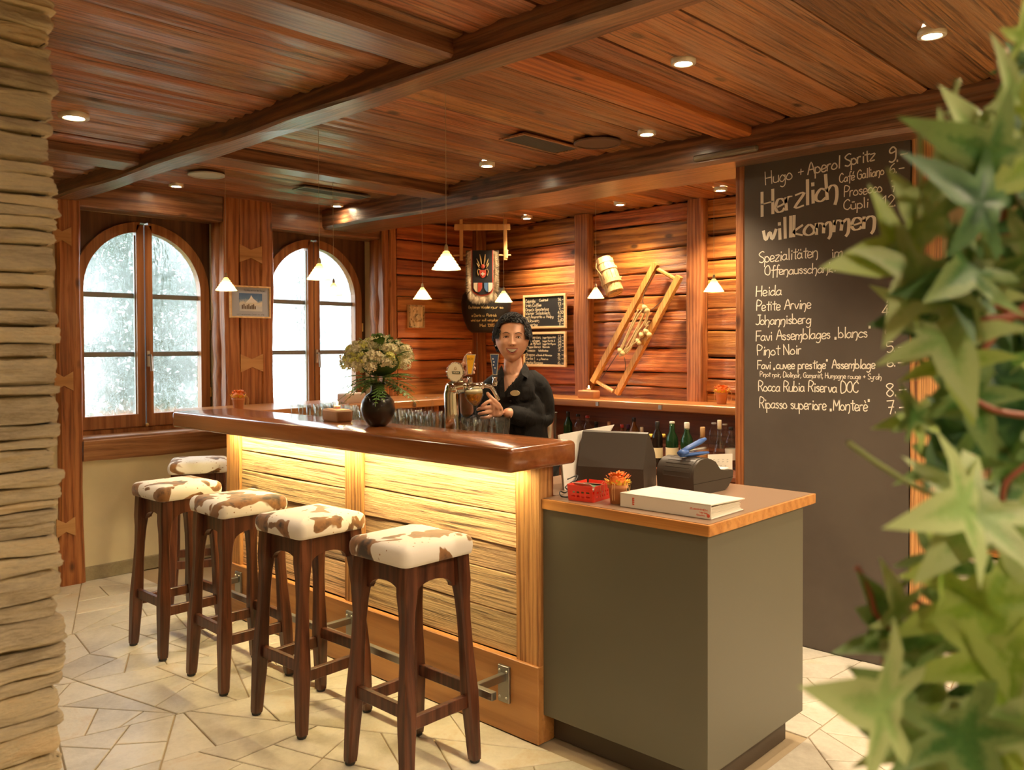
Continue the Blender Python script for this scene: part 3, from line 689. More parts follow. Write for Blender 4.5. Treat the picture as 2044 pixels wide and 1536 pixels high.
# ------------------------------------------------------------------ stools
def m_cow():
    m, t, bs = mat_new('cowhide_fabric'); vec, rnd, obj = coords(t, 37)
    n = noise_n(t, vec, 8.0, 2.5, .5, .5); f = ramp(t, n, [(.515, (0,0,0)), (.53, (1,1,1))])
    n2 = noise_n(t, vec, 16, 3, .6); brown = ramp(t, n2, [(.42, (.035,.017,.008)), (.58, (.24,.105,.032))])
    edge = ramp(t, n, [(.53, (1,1,1)), (.60, (0,0,0))]); brown = mixc(t, math_(t, 'MULTIPLY', edge, .55), brown, (.34,.16,.05))
    v = N(t, 'ShaderNodeTexVoronoi'); t.links.new(vec, v.inputs['Vector']); v.inputs['Scale'].default_value = 42; v.inputs['Randomness'].default_value = 1
    sp = ramp(t, v.outputs['Distance'], [(.13, (1,1,1)), (.17, (0,0,0))]); gate = ramp(t, noise_n(t, vec, 12, 2), [(.5, (0,0,0)), (.54, (1,1,1))])
    base = mixc(t, math_(t, 'MULTIPLY', sp, gate), (.80,.76,.70), (.36,.18,.09))
    t.links.new(mixc(t, f, base, brown), bs.inputs['Base Color']); bs.inputs['Roughness'].default_value = .75; bs.inputs['Sheen Weight'].default_value = .25
    bump(t, noise_n(t, vec, 350, 3), .15, .002, bs); return m
M_cow = m_cow(); M_rub = plain('black_glide', (.02,.02,.02), .6)
def make_stool():
    s = empty('bar_stool')
    mb = MB(); rslab(mb, -.165, .165, -.165, .165, [(.014, .755), (.004, .758), (0, .770), (-.002, .786), (0, .802), (.006, .813), (.018, .821), (.05, .827), (.11, .829)], .035, 5)
    autosmooth(mb.obj('cushion', M_cow, s), 60)
    for sx in (-1, 1):
        for sy in (-1, 1):
            zs = [0.012, .03, .12, .20, .26, .32, .42, .52, .60, .645, .66, .755]
            ws = [.019, .0205, .0225, .025, .026, .024, .021, .0205, .023, .027, .028, .028]
            mb = MB(); vs = []; F = []
            for z, w_ in zip(zs, ws):
                k = z/.755; cx_ = sx*(.158-(.158-.120)*k); cy_ = sy*(.158-(.158-.120)*k); c = .006
                for a, b in ((-w_+c, -w_), (w_-c, -w_), (w_, -w_+c), (w_, w_-c), (w_-c, w_), (-w_+c, w_), (-w_, w_-c), (-w_, -w_+c)): vs.append((cx_+a, cy_+b, z))
            for i in range(len(zs)-1):
                for q in range(8): F.append((i*8+q, i*8+(q+1)%8, (i+1)*8+(q+1)%8, (i+1)*8+q))
            F += [tuple(range(7, -1, -1)), tuple((len(zs)-1)*8+q for q in range(8))]
            mb.add(vs, F); lg_ = mb.obj('leg', W_stool, s); WM[lg_] = lg_.matrix_world.copy()
            MB().lathe([(.016, 0), (.019, .003), (.019, .013)], 10, (sx*.158, sy*.158, 0), capt=True).obj('glide', M_rub, lg_)
    def apron(sx):
        pts = [(-.098, .754), (-.098, .645)]+[(.098*math.cos(math.radians(a))*.86, .645+.042*math.sin(math.radians(a))) for a in range(180, -1, -15)]+[(.098, .645), (.098, .754)]
        return [(p[0], p[1]) for p in pts]
    for s_ in (-1, 1):
        MB().prism(apron(1), .022, lambda u, v, q: (u, s_*(.112)+q-.011, v)).obj('apron', W_stool, s)
        MB().prism(apron(1), .022, lambda u, v, q: (s_*(.112)+q-.011, u, v)).obj('apron', W_stool, s)
        MB().box(-.13, .13, s_*.146-.011, s_*.146+.011, .205, .25, .002).obj('stretcher', W_stool, s)
        MB().box(s_*.144-.011, s_*.144+.011, -.13, .13, .245, .29, .002).obj('stretcher', W_stool, s)
    return s
st0 = make_stool()
SP = [(1.965, 2.352, 0, 'bar stool with cowhide seat nearest the camera, closest to the grey cabinet'),
      (1.955, 2.975, .03, 'second cowhide bar stool from the grey cabinet, dark patch at its front corner'),
      (1.96, 3.56, -.03, 'third cowhide bar stool from the grey cabinet, in the middle of the row'),
      (1.955, 4.16, .02, 'fourth cowhide bar stool from the grey cabinet, before the cream wall'),
      (2.43, 4.88, -.5, 'farthest cowhide bar stool, half hidden behind the left end of the bar')]
for i, (x, y, a, lb) in enumerate(SP):
    Mx = Matrix.Translation((x, y, 0)) @ Matrix.Rotation(a, 4, 'Z')
    if i == 0: s = st0; s.matrix_world = Mx; WM_first = Mx
    else:
        s = dup(st0, Mx)
    tag(s, lb, 'stool', 'cowhide bar stools along the bar')
# ------------------------------------------------------------------ ceiling lights, vents and speakers
M_lens, _, b_ = mat_new('lamp_lens'); b_.inputs['Emission Color'].default_value = (1, .80, .50, 1); b_.inputs['Emission Strength'].default_value = 60
M_trim = plain('white_trim_ring', (.7,.62,.5), .35, .4)
DN = ['recessed ceiling spotlight at far left beside the stone pillar', 'recessed ceiling spotlight in front of the near window', 'recessed ceiling spotlight in front of the far window',
      'recessed ceiling spotlight above the middle of the bar', 'recessed ceiling spotlight between the round speaker and the beam',
      'recessed ceiling spotlight in the bay in front of the blackboard, nearer the cross beam', 'recessed ceiling spotlight nearest the camera, upper right',
      'recessed ceiling spotlight over the two small chalkboards', 'recessed ceiling spotlight over the wooden cask', 'recessed ceiling spotlight nearest the big blackboard in the back bay']
for i, p in enumerate(DOWN):
    r_ = .062 if i == 0 else .047
    d = empty('ceiling_spotlight', (p[0], p[1], p[2]), 0, DN[i], 'light', 'recessed ceiling spotlights')
    z = p[2]-.001
    MB().lathe([(r_, .02), (r_, -.004), (r_*.72, -.006), (r_*.66, -.002), (r_*.6, .006)], 24, (p[0], p[1], z), capb=False).obj('trim_ring', M_trim, d, smooth=True)
    MB().lathe([(r_*.62, 0), (r_*.62, .003)], 20, (p[0], p[1], z-.001), capt=True).obj('lens', M_lens, d)
for p in BEHIND_FILL:
    MB().lathe([(.05, 0), (.05, -.004), (.035, -.004), (.03, .006)], 20, (p[0], p[1], 2.545), capb=False).obj('trim_ring', M_trim, ce)  # rings that dress the added fill spots, all out of view
M_grill = plain('grey_grille', (.25,.24,.23), .5, .6); M_brgrill = plain('brown_grille', (.12,.06,.035), .6)
def speaker(x, y, z, r, m, lb):
    s = empty('ceiling_speaker', (x, y, z), 0, lb, 'speaker')
    MB().lathe([(r, .002), (r, -.006), (r*.93, -.009), (r*.90, -.005)], 32, (x, y, z), capb=False).obj('rim', m, s, smooth=True)
    MB().lathe([(r*.91, 0), (r*.5, -.004), (.002, -.005)], 32, (x, y, z-.003), capb=False, capt=True).obj('grille', m, s, smooth=True)
speaker(3.60, 2.77, 2.562, .125, M_brgrill, 'round brown ceiling speaker flush in the planks above the bar')
speaker(2.57, 5.02, 2.562, .11, plain('pale_grille', (.5,.5,.5), .4), 'round pale grey ceiling speaker in front of the near window')
def vent(x0, x1, y0, y1, z, m, lb, slats=True):
    v = empty('ceiling_vent', ((x0+x1)/2, (y0+y1)/2, z), 0, lb, 'vent')
    mb = MB(); e = .014
    mb.box(x0-e, x1+e, y0-e, y0, z-.006, z+.004, .001).box(x0-e, x1+e, y1, y1+e, z-.006, z+.004, .001).box(x0-e, x0, y0, y1, z-.006, z+.004, .001).box(x1, x1+e, y0, y1, z-.006, z+.004, .001)
    mb.obj('frame', m, v); box('recess', x0, x1, y0, y1, z-.001, z+.006, M_dark, v, 0)
    if slats:
        mb = MB(); n = int((x1-x0)/.012)
        for i in range(n): mb.box(x0+.012*i, x0+.012*i+.003, y0, y1, z-.005, z-.001, 0)
        mb.obj('grille', M_grill, v, kind='stuff')
a = on(1012, 278, 2, 2.562); b = on(1105, 303, 2, 2.562); c = on(1050, 268, 2, 2.562); d = on(1150, 296, 2, 2.562)
vent(min(a.x, b.x)-.02, max(b.x, d.x), min(c.y, d.y), max(a.y, b.y), 2.562, W_ceil, 'brown rectangular ceiling vent beside the round speaker')
vent(3.22, 3.74, 4.93, 5.05, 2.562, M_grill, 'grey rectangular ceiling vent in front of the far window')
a = on(710, 231, 2, 2.562); b = on(843, 191, 2, 2.562)
vent(2.075, 2.12, 2.35, 3.35, 2.562, M_dark, 'narrow dark slot vent along the long ceiling beam', False)
# ------------------------------------------------------------------ pendants
m, t, bs = mat_new('cream_lamp_shade'); out = t.nodes['Material Output']
bs.inputs['Base Color'].default_value = (.86,.74,.46,1); bs.inputs['Roughness'].default_value = .6
tl = t.nodes.new('ShaderNodeBsdfTranslucent'); tl.inputs[0].default_value = (.95,.74,.36,1)
mx = t.nodes.new('ShaderNodeMixShader'); mx.inputs[0].default_value = .6; t.links.new(bs.outputs[0], mx.inputs[1]); t.links.new(tl.outputs[0], mx.inputs[2]); t.links.new(mx.outputs[0], out.inputs[0])
M_shade = m; M_cord = plain('pale_cord', (.45,.35,.22), .6)
M_bulb, _, b_ = mat_new('warm_bulb'); b_.inputs['Emission Color'].default_value = (1, .78, .42, 1); b_.inputs['Emission Strength'].default_value = 12
def pendant(x, y, zb, ztop, lb, k=1.0):
    p = empty('pendant_lamp', (x, y, ztop), 0, lb, 'lamp', 'small cone pendant lamps')
    prof = [(.007, .080)]
    for i in range(6):
        r_ = .010+(.0625-.010)*(i+.5)/6; z = .080-.080*(i+.5)/6
        prof += [(r_-.003, z+.004), (r_+.0015, z+.001), (r_+.001, z-.004)]
    prof += [(.0615, .003), (.0625, 0), (.0605, 0)]
    prof = [(a*k, b*k) for a, b in prof]
    MB().lathe(prof[::-1], 28, (x, y, zb), capb=False).obj('shade', M_shade, p, smooth=True)
    MB().lathe([(.006*k, 0), (.009*k, .012*k), (.006*k, .03*k), (.0015, .034*k)], 10, (x, y, zb+.074*k), capt=True).obj('cap', M_cord, p, smooth=True)
    MB().tube([(x, y, zb+.1*k), (x, y, ztop)], .0013, 6).obj('cord', M_cord, p)
    MB().sphere((x, y, zb+.022*k), .016, 10, 8).obj('bulb', M_bulb, p, smooth=True)
    light('pendant_bulb_lamp', 'POINT', (x, y, zb+.008), 1.9, (1, .74, .38), shadow_soft_size=.022)
def hang(px, pyb, X, Y, zt, lb, k=1.0):
    dep = Vector((X, Y, 0)).dot(f0); p = at(px, pyb, dep)
    pendant(X, Y, p.z, zt, lb, k)
hang(889, 538, 2.461, 2.703, 2.575, 'cone pendant lamp over the bar nearest the camera')
hang(635, 558, 2.435, 3.608, 2.575, 'cone pendant lamp over the bar, hanging before the middle of the far window')
hang(449, 580, 2.566, 4.782, 2.575, 'cone pendant lamp over the left end of the bar, beside the framed picture')
hang(664, 589, 3.12, 4.469, 2.575, 'small cone pendant lamp before the right sash of the far window', .95)
hang(842, 597, 3.776, 4.387, 2.50, 'cone pendant lamp hanging above the small carved plaque')
hang(992, 603, 4.35, 4.18, 2.42, 'cone pendant lamp overlapping the fringed bell strap', 1.0)
hang(1189, 595, 5.05, 3.903, 2.575, 'cone pendant lamp just below the wooden cask', 1.0)
hang(1429, 582, 4.95, 2.86, 2.575, 'cone pendant lamp next to the big blackboard', 1.05)
# ------------------------------------------------------------------ hand lettering (single stroke)
GL = {
'a':(5.4,"4i2j0h0f2e4g 4j4f5e"),'b':(5.2,"0o0e 0h2j4h4f2e0f"),'c':(4.6,"4i2j0h0f2e4f"),'d':(5.4,"4h2j0h0f2e4g 4o4f5e"),'e':(4.8,"0g4h3j1j0g1e3e4f"),
'f':(4.2,"4n3o2m2e2b 0j4j"),'g':(5.2,"4h2j0h0f2e4g 4j4c2a0b"),'h':(5.4,"0o0e 0h2j4i4e3b"),'i':(2.4,"1j1e 1l1m"),'j':(3,"2j2b0a 2l2m"),
'k':(4.8,"0o0e 4j0g4e"),'l':(2.4,"1o1e"),'m':(7.4,"0j0e 0h1j3i3e 3h5j6i6d5b"),'n':(5.4,"0j0e 0h2j4i4d3b"),'o':(5.2,"2j0h0f2e4f4h2j"),
'p':(5.2,"0j0a 0i2j4h4f2e0f"),'q':(5.2,"4i2j0h0f2e4g 4j4a"),'r':(3.8,"0j0e 0h1j3j"),'s':(4.2,"3i2j0i3g2e0f"),'t':(4,"2n2f3e 0k4k"),
'u':(5.2,"0j0f2e4f 4j4e"),'v':(4.6,"0j2e4j"),'w':(6.6,"0j1e3i4e6j"),'x':(4.4,"0j4e 4j0e"),'y':(5,"0j0g2f4g 4j4c2a0b"),'z':(4.6,"0j4j0e4e"),
'A':(6.4,"0e3o6e 1i5i"),'B':(5.8,"0e0o3o5m3j0j 3j5h3e0e"),'C':(6,"5m3o0l0g3e5g"),'D':(6.2,"0e0o3o5l5g3e0e"),'E':(5.4,"4o0o0e4e 0j3j"),'F':(5.4,"0e0o 0o5o 0j4j"),
'G':(6.2,"5m3o0l0g3e5g5j 3j5j"),'H':(6.4,"0o0e 5o5e 0j5j"),'I':(3,"1o1e"),'J':(5,"4o4g2e0f 2o5o"),'K':(5.6,"0o0e 5o0j5e"),'L':(5,"0o0e 0e4e"),
'M':(7.4,"0e0o 0o3h 3h6o 6o6e"),'N':(6.4,"0e0o 0o5e 5e5o"),'O':(6.6,"3o0l0g3e5g5l3o"),'P':(5.6,"0e0o3o5m3j0j"),'R':(6,"0e0o3o5m3j0j 2j5e"),'S':(5.6,"5n3o0m1k4i5g3e0f"),
'T':(6,"0o6o 3o3e"),'U':(6,"0o0g3e5g5o"),'V':(6,"0o3e6o"),'W':(7.6,"0o2e4l 4l6e 6e8o"),'Z':(5.6,"0o5o 5o0e 0e5e"),
'0':(5.2,"2o0l0g2e4g4l2o"),'1':(3.6,"0m2o 2o2e"),'2':(5,"0m2o4m4k0e 0e4e"),'3':(5,"0n2o4m2j 2j4h2e0f"),'4':(5.4,"3o0h 0h5h 3l3e"),'5':(5,"4o0o0k3k4h2e0f"),
'6':(5,"4o1l0g2e4g3j0h"),'7':(5,"0o4o 4o2e 1j4j"),'8':(5.2,"2o0m4h2e0h4m2o"),'9':(5.2,"4m2o0m1k4l 4m4g2e0f"),
'+':(5,"0i4i 2k2g"),'-':(4.6,"0i4i"),'.':(2.2,"0e0f"),':':(2.8,"1f1g 1i1j"),',':(2.4,"1f0c"),'"':(3.2,"0o0m 1o1m"),'\u201e':(3.4,"0f0d 1f1d"),"'":(2,"0o0m"),
'*':(3,"0l1m 1k2l"),' ':(3.6,""),'/':(4,"0e4o"),'\u00e9':(4.8,"0g4h3j1j0g1e3e4f 2l3n"),'\u00e8':(4.8,"0g4h3j1j0g1e3e4f 1n2l"),'\u00e4':(5.4,"4h2j0h0f2e4g 4j4f5e 1l1m 3l3m"),'\u00fc':(5.2,"0j0f2e4f 4j4e 1l3l"),
'\u00f6':(5.2,"2j0h0f2e4f4h2j 1l1m 3l3m")}
def smooth_poly(p, n=4):
    if len(p) < 3: return p
    closed = (p[0]-p[-1]).length < 1e-6; out = []
    for i in range(len(p)-1):
        p1, p2 = p[i], p[i+1]; p0 = p[i-1] if i > 0 else (p[-2] if closed else p1); p3 = p[i+2] if i+2 < len(p) else (p[1] if closed else p2)
        for k in range(n):
            t = k/n; out.append(.5*((2*p1)+(p2-p0)*t+(2*p0-5*p1+4*p2-p3)*t*t+(3*p1-p0-3*p2+p3)*t*t*t))
    return out+[p[-1]]
def strokes(txt):
    """-> list of 2D polylines in glyph units (10 = capital height) and the total width"""
    x = 0; out = []; rr_ = random.Random(len(txt)*31+ord(txt[0]))
    for ch in txt:
        adv, g = GL.get(ch, GL[' ']); dy = rr_.uniform(-.25, .25); sk = rr_.uniform(-.03, .08)
        for st in g.split():
            pts = [Vector((x+int(st[i])+sk*(ord(st[i+1])-101), ord(st[i+1])-101+dy)) for i in range(0, len(st), 2)]
            out.append(smooth_poly(pts))
        x += adv
    return out, max(x-1, 1)
def write(mb, txt, p0, p1, h, wd, fn, bold=False):
    """lay text from p0 to p1 (2D), capital height h, stroke width wd, fn maps (u, v, w) to 3D"""
    ls, W_ = strokes(txt); p0 = Vector(p0); p1 = Vector(p1); d = (p1-p0); ax = d/W_; ay = Vector((-d.y, d.x)).normalized()*(h/10)
    # keep letters upright on the board
    ay = Vector((ay.x*.35, h/10))
    for pl in ls:
        q = [p0+ax*p.x+ay*p.y for p in pl]
        if (q[0]-q[-1]).length < 1e-7 and len(q) < 3: continue
        vs = []
        for i, p in enumerate(q):
            t_ = (q[min(i+1, len(q)-1)]-q[max(i-1, 0)])
            if t_.length < 1e-8: t_ = Vector((1, 0))
            t_.normalize(); n_ = Vector((-t_.y, t_.x))
            ww = wd*.5*(1.0 if not bold else (.55+.9*abs(t_.y)))
            if len(q) == 2: p = p+t_*(wd*.3 if i else -wd*.3)
            vs += [fn(*(p+n_*ww), 0), fn(*(p-n_*ww), 0)]
        mb.add(vs, [(2*i, 2*i+1, 2*i+3, 2*i+2) for i in range(len(q)-1)])
    return mb
M_chalk = plain('chalk', (.86,.80,.68), .95)
# ------------------------------------------------------------------ the big blackboard
bb = empty('blackboard', (4.06, 1.75, 0), 0, 'floor to ceiling blackboard with chalk drinks menu, right of the bar', 'blackboard')
mbd, t, bs = mat_new('blackboard_paint'); vec, rnd, _ = coords(t)
t.links.new(ramp(t, noise_n(t, vec, 3, 5), [(.3, (.075,.058,.045)), (.7, (.098,.078,.060))]), bs.inputs['Base Color']); bs.inputs['Roughness'].default_value = .62
box('board', 4.052, 4.076, 1.345, 2.163, 0, 2.425, mbd, bb, 0)
def BB(px, py):
    p = on(px, py, 0, 4.05); return (-p.y, p.z)
def bb_fn(u, v, w_): return (4.0515, -u, v)
LINES = [("Hugo +",1528,369,1603,352,26,0),("Aperol",1612,349,1676,335,24,.2),("Spritz",1686,332,1745,319,24,.2),("9.-",1774,325,1810,318,30,.3),
("Herzlich",1521,431,1672,392,47,1),("Caf\u00e9 Galliano",1676,364,1764,348,18,0),("6.-",1776,347,1803,343,20,0),("Prosecco",1685,393,1760,382,21,0),("7.-",1778,383,1805,379,22,0),
("C\u00fcpli",1685,419,1732,413,20,0),("12.-",1761,414,1803,409,23,0),("willkommen",1524,480,1746,452,40,1),("Spezialit\u00e4ten",1515,524,1632,512,22,0),("im",1660,514,1681,511,20,0),
("Offenausschank:",1527,549,1668,543,19,0),("Heida",1509,591,1559,588,20,0),("7.",1765,604,1782,602,19,0),("50",1784,594,1803,593,11,0),("Petite Arvine",1510,620,1618,615,20,0),
("4.-",1760,630,1795,628,21,0),("Johannisberg",1508,648,1618,645,19,0),("Favi Assemblages \u201eblancs\"",1509,680,1738,672,20,0),("6.-",1767,668,1793,667,20,0),
("Pinot Noir",1512,709,1599,706,20,0),("5.-",1770,703,1803,701,21,0),("Favi \u201ecuvee prestige\" Assemblage",1512,736,1746,735,17,0),("6.-",1771,732,1803,730,17,0),
("Pinot noir, Diolinoir, Gamaret, Humagne rouge + Syrah",1517,751,1759,757,10,0),("Rocca Rubia Riserva DOC",1514,780,1713,783,20,0),("8.-",1770,791,1807,788,26,0),
("Ripasso superiore \u201eMonter\u00e8\"",1516,814,1737,820,21,0),("7.-",1770,826,1807,823,26,0)]
for tx, x0, y0, x1, y1, h, b in LINES:
    a = BB(x0, y0); c = BB(x1, y1); hh = (BB(x0, y0-h)[1]-a[1]); mb = MB()
    write(mb, tx, a, c, hh, .0050+.0062*b if h > 12 else .0032, bb_fn, bold=(b == 1)).obj('chalk_lettering', M_chalk, bb)
# ------------------------------------------------------------------ two small menu boards
M_black = plain('slate_black', (.018,.017,.016), .6); W_frame = wood('board_frame_wood', (.62,.38,.16), (.76,.50,.24), (.85,.6,.32), 1, .45, .1, 2, knots=False, vary=.02)
M_wr = plain('chalk_pen', (.72,.62,.42), .9)
def small_board(z0, z1, lb, lines):
    b_ = empty('menu_board', (5.54, 4.846, z0), 0, lb, 'chalkboard', 'small framed menu boards')
    y0, y1, x = 4.602, 5.088, 5.545
    box('slate', x, x+.012, y0+.01, y1-.01, z0+.01, z1-.01, M_black, b_, 0)
    e = .020
    for q in ((y0, y1, z0, z0+e), (y0, y1, z1-e, z1), (y0, y0+e, z0+e, z1-e), (y1-e, y1, z0+e, z1-e)): box('frame', x-.008, x+.014, q[0], q[1], q[2], q[3], W_frame, b_, .002)
    box('hanger', x+.005, XB, 4.80, 4.86, z0+.05, z1-.05, M_black, b_, 0)
    mb = MB()
    for tx, u0, u1, v, h in lines:
        write(mb, tx, (-(y1-.03-u0*(y1-y0-.06)), z0+v*(z1-z0)), (-(y1-.03-u1*(y1-y0-.06)), z0+v*(z1-z0)), h*(z1-z0), .0042, lambda u, v_, w_: (x-.001, -u, v_))
    mb.obj('chalk_lettering', M_wr, b_)
small_board(1.641, 1.935, 'upper small black menu board with pale wooden frame on the back wall',
 [("Caipirinha",.0,.26,.78,.09),("Cocktail",.37,.6,.80,.07),("14.-",.86,1.0,.78,.1),("Irish Coffee",.0,.42,.655,.09),("13.-",.86,1.0,.655,.09),("Oman's Gansterhaz",.0,.62,.53,.085),("7.-",.88,1,.53,.09),
  ("kleiner Salzdalech",.0,.65,.42,.085),("4.50",.86,1,.42,.08),("mit Amaretto u. Halpy",.0,.74,.31,.085),("41.-",.86,1,.31,.08),("Gl\u00fchwein",.0,.36,.2,.09),("3.60",.86,1,.2,.08),("J\u00e4gertee",.0,.32,.08,.09),("7.-",.88,1,.09,.09)])
small_board(1.312, 1.612, 'lower small black menu board, partly behind the woman\'s head',
 [("Himbeerchen",.05,.40,.82,.075),("Legger Highland Malt",.46,.8,.82,.045),("13.-",.86,1,.82,.08),("Zwetschgen",.0,.38,.72,.075),("Legger Port Nr. 3",.46,.78,.72,.045),("12.-",.86,1,.72,.08),("Vieille Abricot",.0,.4,.635,.07),
  ("Legger Port Figuera",.46,.8,.635,.045),("12.-",.86,1,.635,.08),("Grappa Baroni",.0,.4,.545,.06),("Barolo",.46,.64,.545,.05),("12.-",.86,1,.545,.08),("Prosecco",.0,.25,.44,.07),("Valdobbiadene",.34,.6,.44,.05),("7.-",.86,1,.44,.08),
  ("Grappa",.0,.24,.31,.08),("a Barolo di Alemanno",.28,.7,.31,.05),("8.-",.86,1,.31,.08),("Carlos I",.0,.24,.2,.08),("a. y Reserva",.3,.6,.2,.05),("5.-",.86,1,.2,.08),("Vecchia Romagna",.0,.46,.08,.075),("6.-",.86,1,.08,.08)])
# ------------------------------------------------------------------ things on the walls
ca = empty('carved_plaque', (4.79, 5.66, 1.65), 0, 'small square carved wooden plaque on the log wall left of the bell strap', 'plaque')
m, t, bs = mat_new('carved_pale_wood'); vec, rnd, _ = coords(t); n = noise_n(t, vec, 28, 4, .6, 1.2)
t.links.new(ramp(t, n, [(.38, (.20,.10,.03)), (.5, (.55,.36,.15)), (.65, (.66,.46,.22))]), bs.inputs['Base Color']); bs.inputs['Roughness'].default_value = .6; bump(t, n, 1, .02, bs); M_carv = m
MB().box(4.70, 4.876, 5.640, 5.668, 1.649, 1.848, .004).obj('plaque_board', W_pale, ca)
mb = MB(); rr_ = random.Random(4)
for k in range(26):
    u, v = rr_.gauss(4.788, .03), rr_.gauss(1.75, .035); mb.sphere((u, 5.640, v), rr_.uniform(.006, .014), 8, 5, (1, .5, 1.4))
mb.sphere((4.788, 5.638, 1.74), .03, 12, 8, (1, .35, 1.3))
mb.obj('carved_relief', M_carv, ca, smooth=True)
mb = MB()
for q in ((4.702, 4.874, 1.651, 1.664), (4.702, 4.874, 1.833, 1.846), (4.702, 4.716, 1.664, 1.833), (4.860, 4.874, 1.664, 1.833)): mb.box(q[0], q[1], 5.630, 5.642, q[2], q[3], .002)
mb.obj('rim', M_carv, ca)
# framed photograph on the pillar
pf = empty('framed_picture', (3.24, 5.69, 1.705), 0, 'small framed alpine photograph on the wooden pillar between the windows', 'picture')
fy = 5.688
for q in ((3.078, 3.404, 1.704, 1.716), (3.078, 3.404, 1.928, 1.94), (3.078, 3.09, 1.716, 1.928), (3.392, 3.404, 1.716, 1.928)): box('frame', q[0], q[1], fy-.012, fy+.012, q[2], q[3], W_frame, pf, .002)
box('mount', 3.088, 3.394, fy-.003, fy+.01, 1.714, 1.93, plain('pale_blue_mount', (.42,.47,.60), .5), pf, 0)
m, t, bs = mat_new('alpine_photo_print'); tcn = t.nodes.new('ShaderNodeTexCoord'); sp_ = t.nodes.new('ShaderNodeSeparateXYZ'); t.links.new(tcn.outputs['Object'], sp_.inputs[0])
nz = noise_n(t, tcn.outputs['Object'], 26, 5, .6)
zz = math_(t, 'ADD', sp_.outputs['Z'], math_(t, 'MULTIPLY', nz, .06))
c1 = ramp(t, math_(t, 'ADD', math_(t, 'MULTIPLY', zz, 7), .35), [(.0, (.62,.66,.72)), (.3, (.55,.60,.68)), (.52, (.75,.70,.62)), (.62, (.35,.45,.6)), (.72, (.08,.20,.45)), (1, (.05,.14,.36))])
t.links.new(c1, bs.inputs['Base Color']); bs.inputs['Roughness'].default_value = .25
box('photograph', 3.15, 3.335, fy-.005, fy-.002, 1.755, 1.885, m, pf, 0)
MB().add([(3.20, fy-.006, 1.815), (3.235, fy-.006, 1.85), (3.245, fy-.006, 1.872), (3.26, fy-.006, 1.85), (3.30, fy-.006, 1.82)], [(0, 1, 2, 3, 4)]).obj('mountain_peak', plain('snow_print', (.8,.8,.82), .3), pf)
mb = MB()
for k in range(9): mb.box(3.17+.013*k, 3.178+.013*k, fy-.0065, fy-.0055, 1.77, 1.80+.008*math.sin(k*2.1), 0)
mb.obj('climbing_party', plain('print_brown', (.12,.07,.05), .4), pf)
mb = MB(); write(mb, "Gipfelgruss aus den Bergen", (3.19, 1.902), (3.36, 1.902), .012, .0018, lambda u, v, w_: (u, fy-.004, v)); write(mb, "mit herzlichem Dank an alle", (3.13, 1.728), (3.35, 1.728), .008, .0015, lambda u, v, w_: (u, fy-.004, v))
mb.obj('caption', plain('print_dark', (.12,.12,.18), .5), pf)
# wooden cask
DK = on(1205, 520, 0, 5.44); DE = on(1227, 583, 0, 5.44)
ck = empty('wooden_cask', (DK+DE)/2, 0, 'small pale wooden cask hanging tilted on the log wall', 'cask')
ax = (DE-DK); ln = ax.length*1.12; ax.normalize(); c0 = (DK+DE)/2; rr0 = .078
Mr = Matrix.Translation(c0) @ ax.to_track_quat('Z', 'Y').to_matrix().to_4x4()
def rad(t_): return rr0*(.72+.28*math.sin(PI*(t_*.9+.05)))
for k in range(14):
    mb = MB(); mb.T = Mr; vs = []; a0, a1 = 2*PI*k/14+.02, 2*PI*(k+1)/14-.02
    for i in range(9):
        t_ = i/8; z_ = (t_-.5)*ln
        for a in (a0, (a0+a1)/2, a1): vs.append((rad(t_)*math.cos(a), rad(t_)*math.sin(a), z_))
        for a in (a1, a0): vs.append(((rad(t_)-.012)*math.cos(a), (rad(t_)-.012)*math.sin(a), z_))
    F = [(i*5+q, i*5+(q+1)%5, (i+1)*5+(q+1)%5, (i+1)*5+q) for i in range(8) for q in range(5)]+[(4, 3, 2, 1, 0), (40, 41, 42, 43, 44)]
    mb.add(vs, F); mb.obj('stave', W_pale, ck)
for t_, hh in ((.12, .03), (.34, .02), (.68, .028), (.90, .03)):
    mb = MB(); mb.T = Mr; r_ = rad(t_); mb.lathe([(r_-.004, -hh/2), (r_+.007, -hh/2), (r_+.007, hh/2), (r_-.004, hh/2)], 28, (0, 0, (t_-.5)*ln), closed=True); autosmooth(mb.obj('hoop', W_pale, ck))
for t_ in (.03, .97):
    mb = MB(); mb.T = Mr; mb.lathe([(rad(t_)-.008, 0), (rad(t_)-.008, .008)], 24, (0, 0, (t_-.5)*ln-.004), capt=True); mb.obj('head_board', W_pale, ck)
mb = MB(); mb.T = Mr; mb.tube([(-.05, -.03, -ln*.5+.01), (-.11, -.02, -ln*.25), (-.10, 0, 0)], .004, 6); mb.obj('carrying_strap', plain('leather_strap', (.35,.2,.08), .6), ck)
MB().tube([c0+Vector((.03, 0, 0)), Vector((XB+.01, c0.y, c0.z))], .012, 8).obj('wall_peg', W_pale, ck)
